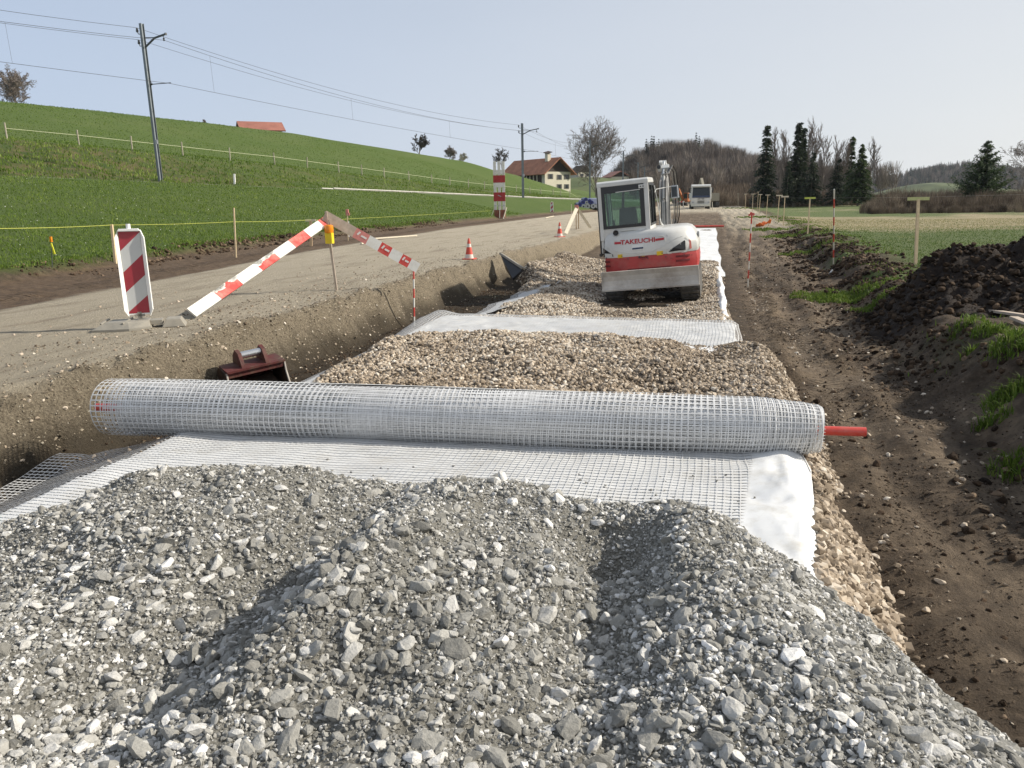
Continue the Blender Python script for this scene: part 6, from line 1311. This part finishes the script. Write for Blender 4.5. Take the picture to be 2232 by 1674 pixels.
def far_digger(label, at, rz, orange, s=1.0):
    t = thing("excavator", label, "excavator", at, rz); t.scale = (s,)*3; bodym = flat("digger_orange", (0.40, 0.13, 0.04), 0.6, var=0.3, scale=1.5, dirt=(0.2, 0.12, 0.08), dirtamt=0.5) if orange else M['woodg']
    for sd_ in (-1, 1):
        mb = MB(); mb.prism([(1.3*(1 if cos(a) > 0 else -1)+0.35*cos(a), 0.35+0.35*sin(a)) for a in np.linspace(0, 2*pi, 20)[:-1]], sd_*0.9-0.2, sd_*0.9+0.2, 'x'); mb.build("crawler_track", M['track'], t)
    mb = MB(); mb.box((0.2, -0.7, 1.2), (1.9, 1.6, 0.9)); mb.build("engine_cover", bodym, t, bevel=0.1)
    mb = MB(); mb.box((-0.5, 0.5, 1.7), (0.95, 1.4, 1.7)); cb = mb.build("cab", bodym, t, bevel=0.08); mb = MB(); mb.box((-0.5, 1.21, 1.95), (0.8, 0.04, 1.0)); mb.box((-0.99, 0.5, 1.95), (0.04, 1.1, 0.9)); mb.build("window", M['dglass'], cb)
    mb = MB(); mb.bar((0.3, 0.8, 1.2), (0.3, 2.6, 3.4), 0.3, 0.3); mb.build("boom", bodym, t); mb = MB(); mb.bar((0.3, 2.6, 3.4), (0.3, 4.0, 1.3), 0.22, 0.22); mb.build("dipper_arm", bodym, t)
    mb = MB(); mb.prism([(3.8, 1.4), (4.3, 1.2), (4.2, 0.6), (3.7, 0.5), (3.5, 0.9)], -0.1, 0.7, 'x'); mb.build("bucket", M['dsteel'], t)
    return t
fd = at_z(*S(1492, 449), 0.75); fd[2] = hz(fd[0], fd[1]); far_digger("rusty orange digger half hidden on the left of the white truck", (fd[0]+0.2, fd[1]+5, hz(fd[0], fd[1]+5)), R(150), True, 0.92)
fd = at_d(*S(1538, 430), 112); far_digger("pale digger whose raised arm shows above the white truck's roof", (fd[0], fd[1], hz(fd[0], fd[1])), R(20), False, 1.25)
def far_barrier():
    f = gpS(1483, 452); t = thing("road_barrier", "small red and white trestle barrier on the road left of the truck", "barrier", f, R(14)); 
    for s in (-1, 1): mb = MB(); mb.bar((s*0.45, -0.2, 0), (s*0.42, 0, 0.95), 0.07, 0.07); mb.bar((s*0.45, 0.2, 0), (s*0.42, 0, 0.95), 0.07, 0.07); mb.build("leg", M['pwhite'], t)
    mb = MB(); [mb.box((-0.45+0.3*i, -0.03, 0.85), (0.3, 0.04, 0.2), mi=i % 2) for i in range(4)]; mb.build("rail_board", [M['pred'], M['pwhite']], t)
far_barrier()
for x, y0_, y1_ in ((1548, 458, 436), (1553, 459, 440)):
    f = gpS(x, y0_); D = float((f-CAM)@f0); tp_ = at_d(*S(x-0.5, y1_), D); tt_ = stake("survey_stake", "slender far stake standing at the right front corner of the truck", "stake", f, tp_, 0.07, 'pale', group="pair of stakes before the truck")

# ------------------------------------------------------------------ trees
def segs_to_mesh(Sg, n=3):
    """Sg (m,8): x0 y0 z0 x1 y1 z1 r0 r1 -> prisms"""
    Sg = np.asarray(Sg); a = Sg[:, 0:3]; b = Sg[:, 3:6]; d = b-a; d /= np.linalg.norm(d, axis=1)[:, None]+1e-9
    up = np.where(np.abs(d[:, 2:3]) < 0.9, np.array([[0, 0, 1.0]]), np.array([[1.0, 0, 0]])); x = np.cross(d, up); x /= np.linalg.norm(x, axis=1)[:, None]; y = np.cross(x, d)
    m = len(Sg); V = np.empty((m, 2, n, 3))
    for k in range(n):
        c = x*cos(2*pi*k/n)+y*sin(2*pi*k/n); V[:, 0, k] = a+c*Sg[:, 6:7]; V[:, 1, k] = b+c*Sg[:, 7:8]
    base = (np.arange(m)*2*n)[:, None]; F_ = [np.concatenate([base+k, base+(k+1) % n, base+n+(k+1) % n, base+n+k], 1) for k in range(n)]
    return V.reshape(-1, 3), np.concatenate(F_)
def grow(rng, h, trunk_h, spread, levels=4, kids=(9, 7, 6, 5), up=0.35, r0=None, lens=(0.55, 0.55, 0.5, 0.45), tw=0.012, lean=0.0, sharp=0.9):
    r0 = r0 or h*0.022; T, C = [], []
    stack = [(np.array([0, 0, -0.2]), np.array([lean, 0, 1.0]), h*0.92, r0, 0)]
    while stack:
        p, d, L, r, lv = stack.pop(); d = d/np.linalg.norm(d); n = 6 if lv == 0 else (4 if lv < 3 else 2); pts = [p]
        for i in range(n):
            d = d+rng.normal(0, 0.06+0.05*lv, 3)+np.array([0, 0, up*0.10*(lv > 0)]); d /= np.linalg.norm(d); pts.append(pts[-1]+d*L/n)
        for i in range(n):
            ra = r*(1-i/n*0.85); rb = r*(1-(i+1)/n*0.85); (T if lv == 0 else C).append([*pts[i], *pts[i+1], max(ra, tw), max(rb, tw)])
        if lv < levels:
            k = kids[lv]
            for j in range(k):
                t = (trunk_h/h if lv == 0 else 0.25)+(1-(trunk_h/h if lv == 0 else 0.25))*(j+rng.random())/k; t = min(t, 0.99); i = int(t*n); q = pts[i]+(pts[i+1]-pts[i])*(t*n-i)
                a = rng.uniform(0, 2*pi); dd = (pts[i+1]-pts[i]); dd /= np.linalg.norm(dd); s_ = np.cross(dd, [0.3, 0.2, 1]); s_ /= np.linalg.norm(s_)+1e-9; s2 = np.cross(dd, s_)
                out = s_*cos(a)+s2*sin(a); an = sharp*rng.uniform(0.6, 1.1); nd = dd*cos(an)+out*sin(an); nd[2] += up*0.3
                LL = (spread if lv == 0 else L*lens[lv])*(1.0-0.55*max(0, t-0.3) if lv == 0 else 1)*rng.uniform(0.65, 1.1)
                stack.append((q, nd, LL, r*(1-t*0.85)*0.55, lv+1))
    return np.array(T), np.array(C)
BARK = flat("grey_bark", (0.20, 0.175, 0.15), 0.9, var=0.25, scale=2); TWIG = flat("brown_twigs", (0.20, 0.165, 0.14), 0.9, var=0.25, scale=1.5); TWIGD = flat("dark_twigs", (0.075, 0.062, 0.052), 0.9, var=0.25, scale=1.5); BIRCH = flat("pale_birch_bark", (0.36, 0.34, 0.31), 0.85, var=0.3, scale=3)
TWP = flat("blossoming_twigs", (0.42, 0.40, 0.30), 0.9, var=0.2, scale=1.5)
def baretree(label, pos, h, trunk_h, spread, seed, bark=None, twig=None, name="bare_tree", group=None, scale=None, **kw):
    rng = np.random.default_rng(seed); T, C = grow(rng, h, trunk_h, spread, **kw); t = thing(name, label, "tree", pos, group=group)
    V, Fq = segs_to_mesh(T, 6); meshobj("trunk", V, Fq, bark or BARK, t); V, Fq = segs_to_mesh(C, 3); meshobj("crown", V, Fq, twig or TWIG, t)
    if scale: t.scale = scale
    return t
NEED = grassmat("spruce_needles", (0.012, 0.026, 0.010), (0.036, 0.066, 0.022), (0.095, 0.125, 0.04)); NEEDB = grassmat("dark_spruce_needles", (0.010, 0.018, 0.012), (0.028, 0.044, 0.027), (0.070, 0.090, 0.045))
def conifer(label, pos, h, rad, seed, mat, z0=0.12, droop=0.25, whorls=38, gap=0.0, upt=0.0, pw=0.8):
    rng = np.random.default_rng(seed); t = thing("conifer", label, "tree", pos); V, Fq = segs_to_mesh(np.array([[0, 0, -0.3, 0, 0, h*0.5, h*0.017, h*0.010], [0, 0, h*0.5, 0, 0, h, h*0.010, 0.01]]), 6); meshobj("trunk", V, Fq, BARK, t)
    rad *= 1.55; pw += 0.25; P, Q, tn = [], [], []
    for w_ in range(whorls):
        f_ = w_/whorls; z = h*(z0+(1-z0)*f_)+rng.normal(0, h*0.006); nb = int(6+5*(1-f_))
        for b in range(nb):
            if rng.random() < gap: continue
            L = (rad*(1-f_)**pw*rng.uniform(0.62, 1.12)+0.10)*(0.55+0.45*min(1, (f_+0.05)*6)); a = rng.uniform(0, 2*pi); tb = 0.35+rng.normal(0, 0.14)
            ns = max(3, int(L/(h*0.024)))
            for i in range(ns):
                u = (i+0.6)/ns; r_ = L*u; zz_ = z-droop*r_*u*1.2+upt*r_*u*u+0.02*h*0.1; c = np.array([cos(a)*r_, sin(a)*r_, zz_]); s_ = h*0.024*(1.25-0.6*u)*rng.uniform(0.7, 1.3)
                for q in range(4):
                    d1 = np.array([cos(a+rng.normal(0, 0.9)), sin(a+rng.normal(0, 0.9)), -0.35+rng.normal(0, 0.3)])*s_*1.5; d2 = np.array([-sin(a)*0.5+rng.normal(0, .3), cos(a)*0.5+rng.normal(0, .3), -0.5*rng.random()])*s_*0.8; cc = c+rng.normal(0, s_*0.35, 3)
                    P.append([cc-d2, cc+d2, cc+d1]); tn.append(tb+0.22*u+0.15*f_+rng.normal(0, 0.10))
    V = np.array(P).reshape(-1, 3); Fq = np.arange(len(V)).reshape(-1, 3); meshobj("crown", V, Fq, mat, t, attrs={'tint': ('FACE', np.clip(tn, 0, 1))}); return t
def ground_at(px, py, D):
    p = at_d(*S(px, py), D); p[2] = hz(p[0], p[1]); return p
def ht(px, ty, p):
    D = float((np.array(p)-CAM)@f0); return float(at_d(*S(px, ty), D)[2]-p[2])
# round bare tree beside the farmhouse and the fruit trees on the skyline
p = ground_at(1300, 402, 205); p[2] -= 0.5; baretree("big round bare tree between the farmhouse and the wooded hill", p, ht(1300, 291, p)*0.80, 1.5, 9.6, 5, levels=4, kids=(19, 9, 7, 5), lens=(0.5, 0.52, 0.5, 0.5), tw=0.030, sharp=0.80, up=0.55)
def sky(label, x, y0, y1, D, seed, tw=0.022, twig=None, spread=0.5, kids=(13, 7, 6, 5), levels=4, r=None, th=0.18, **k):
    spread *= 1.2
    p = at_d(*S(x, y0), D); hh = 0.80*(y0-y1)*D/F; p[2] -= 0.25*hh*0+0.3; baretree(label, p, hh+0.3, hh*th, hh*spread, seed, BARK, twig or TWIGD, levels=levels, kids=kids, tw=tw, name="bare_tree", r0=r, **k)
sky("wide round bare tree on the hilltop at the far left of the picture", 34, 239, 163, 128, 11, 0.020, TWIG, 0.62, (24, 8, 7, 6), th=0.04)
sky("dark bare fruit tree standing on the hill crest, left of the two pale ones", 914, 337, 296, 152, 12, 0.03, None, 0.55, (14, 7, 6, 4), r=0.14)
sky("small bare tree on the crest with pale blossom, middle of the crest trees", 980, 350, 321, 158, 13, 0.028, TWIG, 0.6)
sky("pale yellowish bush just right of the middle crest tree", 1010, 353, 334, 160, 14, 0.03, TWP, 0.6)
sky("bare fruit tree on the slope behind the striped board tower", 1094, 366, 328, 170, 15, 0.034, None, 0.6, (10, 6, 5, 4))
sky("tiny bush on the hill crest left of the barn roof", 444, 268, 258, 140, 16, 0.03, TWIG, 0.6, levels=3)
# the stand of spruces and bare trees at the end of the field
for lab, x, ty, w_, D, m_, kw in (
    ("tall ragged spruce, leftmost of the stand, with a thin spire", 1662, 275, 24, 108, NEEDB, dict(gap=0.22, whorls=34, seed=21)),
    ("tallest slim spruce in the middle of the stand", 1729, 271, 20, 112, NEEDB, dict(gap=0.15, whorls=40, seed=22)),
    ("second slim spruce pressed against the right side of the tallest one", 1741, 284, 17, 114, NEEDB, dict(gap=0.15, whorls=36, seed=23)),
    ("low dark spruce filling the foot of the tallest one on its left", 1713, 352, 15, 107, NEEDB, dict(gap=0.05, whorls=26, seed=24)),
    ("broad dark spruce of middle height right of the slim pair", 1765, 333, 25, 108, NEEDB, dict(gap=0.08, whorls=28, seed=25)),
    ("thin-topped dark spruce among the bare trees", 1820, 346, 27, 110, NEEDB, dict(gap=0.15, whorls=28, seed=26)),
    ("slender one-sided spruce with a bare upper stem", 1846, 300, 14, 113, NEED, dict(gap=0.35, whorls=34, seed=27)),
    ("dense bright green spruce, rightmost conifer of the stand", 1868, 316, 31, 106, NEED, dict(gap=0.03, whorls=34, seed=28))):
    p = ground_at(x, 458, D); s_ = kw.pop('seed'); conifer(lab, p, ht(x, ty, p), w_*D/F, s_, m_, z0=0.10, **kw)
p = ground_at(2134, 470, 84); conifer("broad free-standing spruce with upswept branches rising above the brown bushes on the right", p, ht(2134, 310, p), 2.3, 31, NEED, z0=0.12, droop=0.0, upt=0.35, whorls=40, gap=0.03, pw=0.62)
for i, (lab, x, ty, D, lean, mt) in enumerate((
    ("tall bare tree directly right of the leftmost spruce", 1686, 280, 112, 0.0, BARK), ("slim bare tree left of the tallest spruce, forked near its top", 1705, 283, 116, 0.05, BARK),
    ("bare tree between the two slim spruces and the broad dark one", 1754, 268, 117, 0.0, BARK), ("tallest bare crown rising above the broad dark spruce", 1768, 266, 119, -0.05, BARK),
    ("bare tree right of the broad dark spruce", 1785, 292, 115, 0.05, BARK), ("leaning bare tree left of the thin-topped spruce", 1797, 300, 112, 0.12, BARK),
    ("bare tree behind the thin-topped spruce", 1812, 297, 118, 0.0, BARK), ("bare tree right behind the thin-topped spruce with a wide crown", 1832, 302, 117, 0.0, BARK),
    ("lone pale birch leaning out on the right of the stand", 1893, 303, 108, 0.10, BIRCH), ("low bare tree in front of the leftmost spruce's left side", 1640, 345, 118, 0.0, BARK))):
    p = ground_at(x, 458, D); h_ = ht(x, ty, p)*0.86; baretree(lab, p, h_, h_*0.25, h_*0.34, 50+i, mt, TWIG, levels=3, kids=(16, 8, 6, 4), lens=(0.5, 0.5, 0.5), tw=0.016, sharp=0.5, up=0.9, lean=lean, name="bare_tree" if mt is BARK else "birch_tree")
p = ground_at(2222, 470, 95); baretree("bare round tree at the right edge behind the broad spruce", p, ht(2222, 338, p), 2.0, 3.6, 71, BARK, TWIG, levels=4, kids=(12, 6, 5, 3), tw=0.016, sharp=0.8)
# shrub belts, woods and hills (masses nobody could count)
def twig_template(seed, n, h, w, up=1.0):
    rng = np.random.default_rng(seed); a = rng.uniform(0, 2*pi, n); r = w*np.sqrt(rng.random(n))*0.8; z0 = h*rng.random(n)**1.3*0.55; x = r*np.cos(a)*0.5; y = r*np.sin(a)*0.5
    L = h*rng.uniform(0.25, 0.5, n); dx = np.cos(a)*L*0.45*rng.random(n)+rng.normal(0, 0.1, n)*L; dy = np.sin(a)*L*0.45*rng.random(n)+rng.normal(0, 0.1, n)*L
    return np.stack([x, y, z0, x+dx, y+dy, np.minimum(z0+L*up, h*rng.uniform(0.85, 1.05, n))], -1)
def tri_twigs(Sg, w):
    n = len(Sg); a = Sg[:, :3]; b = Sg[:, 3:6]; rng = np.random.default_rng(1); t = rng.uniform(0, 2*pi, n); off = np.stack([np.cos(t), np.sin(t), 0*t], -1)*w/2
    V = np.stack([a-off, a+off, b], 1).reshape(-1, 3); return V, np.arange(3*n).reshape(-1, 3)
def mass(name, label, P, hs, tmpl, mat, seed, cat="bushes"):
    rng = np.random.default_rng(seed); k = rng.integers(0, len(tmpl), len(P)); Vs, Fs, Ts = [], [], []; base = 0
    for i, (tv, tf) in enumerate(tmpl):
        s = np.where(k == i)[0]
        if not len(s): continue
        a = rng.uniform(0, 2*pi, len(s)); c_, s_ = np.cos(a), np.sin(a); Rm = np.zeros((len(s), 3, 3)); Rm[:, 0, 0] = c_; Rm[:, 0, 1] = -s_; Rm[:, 1, 0] = s_; Rm[:, 1, 1] = c_; Rm[:, 2, 2] = 1
        v = np.einsum('nij,vj->nvi', Rm, tv)*hs[s][:, None, None]+P[s][:, None]; Vs.append(v.reshape(-1, 3)); Fs.append((tf[None]+(np.arange(len(s))*len(tv))[:, None, None]+base).reshape(-1, 3)); Ts.append(np.repeat(np.clip(rng.normal(0.5, 0.22, len(s)), 0, 1), len(tf))); base += len(s)*len(tv)
    o = meshobj(name, np.concatenate(Vs), np.concatenate(Fs), mat, attrs={'tint': ('FACE', np.concatenate(Ts))}); return tag(o, label, cat, kind="stuff")
BUSHM = tinted("bush_twigs", [(0.0, (0.075, 0.057, 0.044)), (0.5, (0.175, 0.135, 0.10)), (1.0, (0.30, 0.245, 0.18))], 0.95, 0.8, 0.3, 0.1)
WOODM = tinted("wood_twigs", [(0.0, (0.085, 0.070, 0.060)), (0.5, (0.175, 0.145, 0.122)), (1.0, (0.33, 0.285, 0.24))], 0.95, 0.05, 0.2, 0.1)
CONM = tinted("far_spruce", [(0.0, (0.008, 0.014, 0.010)), (0.5, (0.022, 0.034, 0.022)), (1.0, (0.05, 0.065, 0.035))], 0.95, 0.2, 0.2, 0.1)
bush_t = [tri_twigs(twig_template(80+i, 240, 1.0, 0.75), 0.020) for i in range(5)]
def lat(px, D): p = at_d(*S(px, 440), D); return p
def belts():
    rng = np.random.default_rng(90); P, hs = [], []
    for (x0, x1, Da, Db, ya, yb, n) in ((1878, 2330, 67, 92, 416, 404, 330), (1560, 1900, 118, 135, 412, 405, 260), (1900, 2330, 92, 120, 408, 400, 120), (1545, 1650, 140, 175, 400, 385, 120)):
        for i in range(n):
            x = rng.uniform(x0, x1); D = Da+(Db-Da)*rng.random(); p = lat(x, D); z = hz(p[0], p[1]); top = ya+(yb-ya)*(D-Da)/(Db-Da)+rng.normal(0, 6); h_ = max(1.0, float(at_d(*S(x, top), D)[2]-z))*(0.45+0.55*float(ss(1870, 1960, np.array(x))) if x > 1870 and D < 120 else 1)*rng.uniform(0.45, 1.0); P.append([p[0], p[1], z-0.05]); hs.append(h_)
    for i in range(260):   # low fringe along the edge of the field
        x = rng.uniform(1640, 2330); D = I(x, [1640, 1880, 1900, 2330], [115, 112, 67, 62])+rng.normal(0, 0.8); p = lat(x, D); P.append([p[0], p[1], hz(p[0], p[1])-0.05]); hs.append(rng.uniform(0.4, 0.9))
    mass("shrub_belt", "brown leafless bushes along the far edge of the field", np.array(P), np.array(hs), bush_t, BUSHM, 91)
belts()
fw = np.array([float(f0[0]), float(f0[1]), 0]); fw /= np.linalg.norm(fw); rt_ = np.array([fw[1], -fw[0], 0])
HILLM, _nt, _b = newmat("hill_ground"); _n = noise(_nt, 0.05, 6, 0.6, geopos(_nt)); _r = ramp(_nt, [(0.35, (0.05, 0.045, 0.032)), (0.7, (0.10, 0.085, 0.06))]); _nt.links.new(_n.outputs[0], _r.inputs[0]); _nt.links.new(_r.outputs[0], _b.inputs["Base Color"]); _b.inputs["Roughness"].default_value = 1
def hill(D, marks, sig, name, mat, tree_h, step):
    """ridge of ground whose crest passes under the surveyed marks (px,py), minus the tree height"""
    px = np.array([m_[0] for m_ in marks]); C_ = np.array([at_d(*S(*m_), D) for m_ in marks]); s_ = C_ @ rt_; zc_ = C_[:, 2]-tree_h; base = 0.5
    s0, s1 = s_[0], s_[-1]; ss_ = np.linspace(s0-10, s1+10, 60); tt = np.linspace(-2.2*sig, 2.2*sig, 34); Sx, Tt = np.meshgrid(ss_, tt)
    def hf(a, t): return np.maximum(base-1, base+(np.interp(a, s_, zc_)-base)*np.exp(-(t/sig)**2)+0.4*fbm(a, t, 0.03, 2, 300))
    D0 = float(C_[0] @ fw); Z = hf(Sx, Tt); X = Sx*rt_[0]+(Tt+D0)*fw[0]; Y = Sx*rt_[1]+(Tt+D0)*fw[1]; idx = np.arange(X.size).reshape(X.shape)
    o = meshobj(name, np.stack([X, Y, Z], -1).reshape(-1, 3), np.stack([idx[:-1, :-1], idx[:-1, 1:], idx[1:, 1:], idx[1:, :-1]], -1).reshape(-1, 4), mat, smooth=True); o['kind'] = 'structure'
    return lambda a, t: np.stack([a*rt_[0]+(t+D0)*fw[0], a*rt_[1]+(t+D0)*fw[1], hf(a, t)], -1), s0, s1
def wood_tmpl(seed, n, h=1.0):
    Sg = twig_template(seed, n, h, 0.30, 1.0); Sg[:, 2] = Sg[:, 2]*0.9+0.30; Sg[:, 5] = np.clip(Sg[:, 2]+0.32, 0, 1.02); V, F_ = tri_twigs(Sg, 0.014); tr = np.array([[-0.012, 0, -0.05], [0.012, 0, -0.05], [0, 0, 0.8], [0, -0.012, -0.05], [0, 0.012, -0.05], [0, 0, 0.8]]); return np.concatenate([V, tr]), np.concatenate([F_, np.array([[0, 1, 2], [3, 4, 5]])+len(V)])
def con_tmpl(seed):
    rng = np.random.default_rng(seed); P = []
    for w_ in range(13):
        f_ = w_/13; z = 0.1+0.88*f_
        for b in range(7):
            a = rng.uniform(0, 2*pi); L = 0.19*(1-f_)**0.8*rng.uniform(0.7, 1.2)+0.015; d = np.array([cos(a), sin(a), -0.5])*L; s2 = np.array([-sin(a), cos(a), 0])*L*0.45; P += [[-s2[0], -s2[1], z+0.03], [s2[0], s2[1], z+0.03], [d[0], d[1], z+d[2]*0.8], ]
    return np.array(P), np.arange(len(P)).reshape(-1, 3)
wt = [wood_tmpl(110+i, 190) for i in range(4)]; ct = [con_tmpl(130+i) for i in range(4)]
fn, a0, a1 = hill(400, [(1310, 400), (1345, 372), (1372, 335), (1400, 318), (1440, 312), (1480, 306), (1520, 308), (1560, 322), (1600, 335), (1640, 362), (1680, 395), (1720, 415)], 75, "hill", HILLM, 13.0, 0)
rng = np.random.default_rng(140); n = 620; a_ = rng.uniform(a0+5, a1-5, n); t_ = rng.uniform(-125, 45, n); P = fn(a_, t_); mass("wooded_hill_trees", "bare brown wood covering the round hill behind the truck", P, rng.uniform(10.5, 14.5, n), wt, WOODM, 141, "wood")
Cs = [float(at_d(*S(x, 400), 400) @ rt_) for x in (1392, 1398, 1405, 1412, 1418, 1424, 1500, 1507, 1512)]
P = fn(np.array(Cs), rng.uniform(-25, -5, len(Cs))); mass("hilltop_spruces", "dark spruces standing out on top of the wooded hill", P, np.array([15, 17, 18, 17.5, 16, 14, 15.5, 17, 14.]), ct, CONM, 142, "wood")
n = 26; P = []
for i in range(n): x = rng.uniform(1500, 1640); D = rng.uniform(180, 260); q = lat(x, D); P.append([q[0], q[1], 0.4])
mass("valley_spruces", "small dark spruces at the foot of the wooded hill", np.array(P), rng.uniform(5, 9, n), ct, CONM, 143, "wood")
P = []
for i in range(170): x = rng.uniform(1380, 1660); D = rng.uniform(170, 300); q = lat(x, D); P.append([q[0], q[1], 0.4])
mass("valley_trees", "grey-brown leafless trees in front of the wooded hill", np.array(P), rng.uniform(5, 10, 170), wt, WOODM, 144, "wood")
fn, a0, a1 = hill(1000, [(1870, 420), (1905, 405), (1930, 392), (1965, 378), (2000, 368), (2040, 362), (2070, 355), (2110, 357), (2160, 370), (2232, 392), (2300, 410)], 160, "hill", HILLM, 11.0, 0)
n = 2100; a_ = rng.uniform(a0, a1, n); t_ = rng.uniform(-250, 60, n); P = fn(a_, t_); k = rng.random(n) < 0.55; h_ = rng.uniform(9, 13, n)
mass("far_spruce_forest", "dark spruce forest on the distant hill at the right", P[k], h_[k]*1.25, ct, CONM, 145, "wood"); mass("far_leafless_forest", "grey leafless wood on the distant hill at the right", P[~k], h_[~k], wt, WOODM, 146, "wood")
KN, _nt, _b = newmat("knoll_grass"); _n = noise(_nt, 0.06, 5, 0.6, geopos(_nt)); _r = ramp(_nt, [(0.35, (0.06, 0.085, 0.03)), (0.7, (0.12, 0.145, 0.06))]); _nt.links.new(_n.outputs[0], _r.inputs[0]); _nt.links.new(_r.outputs[0], _b.inputs["Base Color"]); _b.inputs["Roughness"].default_value = 1
hill(480, [(1940, 425), (1975, 412), (2000, 402), (2030, 399), (2060, 403), (2090, 408), (2130, 410), (2200, 425)], 60, "hill", KN, 0.0, 0)

KG, _nt, _b = newmat("far_meadow"); _n = noise(_nt, 0.08, 6, 0.6, geopos(_nt)); _r = ramp(_nt, [(0.35, (0.06, 0.085, 0.028)), (0.7, (0.12, 0.14, 0.05))]); _nt.links.new(_n.outputs[0], _r.inputs[0]); _nt.links.new(_r.outputs[0], _b.inputs["Base Color"]); _b.inputs["Roughness"].default_value = 1
hill(302, [(1120, 430), (1180, 400), (1225, 391), (1260, 387), (1300, 387), (1345, 392), (1390, 404), (1440, 425)], 34, "hill", KG, 0.0, 0)
# ------------------------------------------------------------------ air
def haze():
    x0, x1, y0, y1, z0, z1 = -460, 740, -60, 1560, -22, 64
    mb = MB(); mb.box((0, 0, 0), (x1-x0, y1-y0, z1-z0)); m = bpy.data.materials.new("haze"); m.use_nodes = True; nt = m.node_tree; nt.nodes.clear()
    o_ = nt.nodes.new("ShaderNodeOutputMaterial"); v = nt.nodes.new("ShaderNodeVolumePrincipled"); v.inputs["Density"].default_value = 0.00009; v.inputs["Color"].default_value = (0.86, 0.92, 1.0, 1); v.inputs["Anisotropy"].default_value = 0.3
    nt.links.new(v.outputs[0], o_.inputs["Volume"]); o = mb.build("haze", m); o.location = ((x0+x1)/2, (y0+y1)/2, (z0+z1)/2); o['kind'] = 'stuff'
haze()
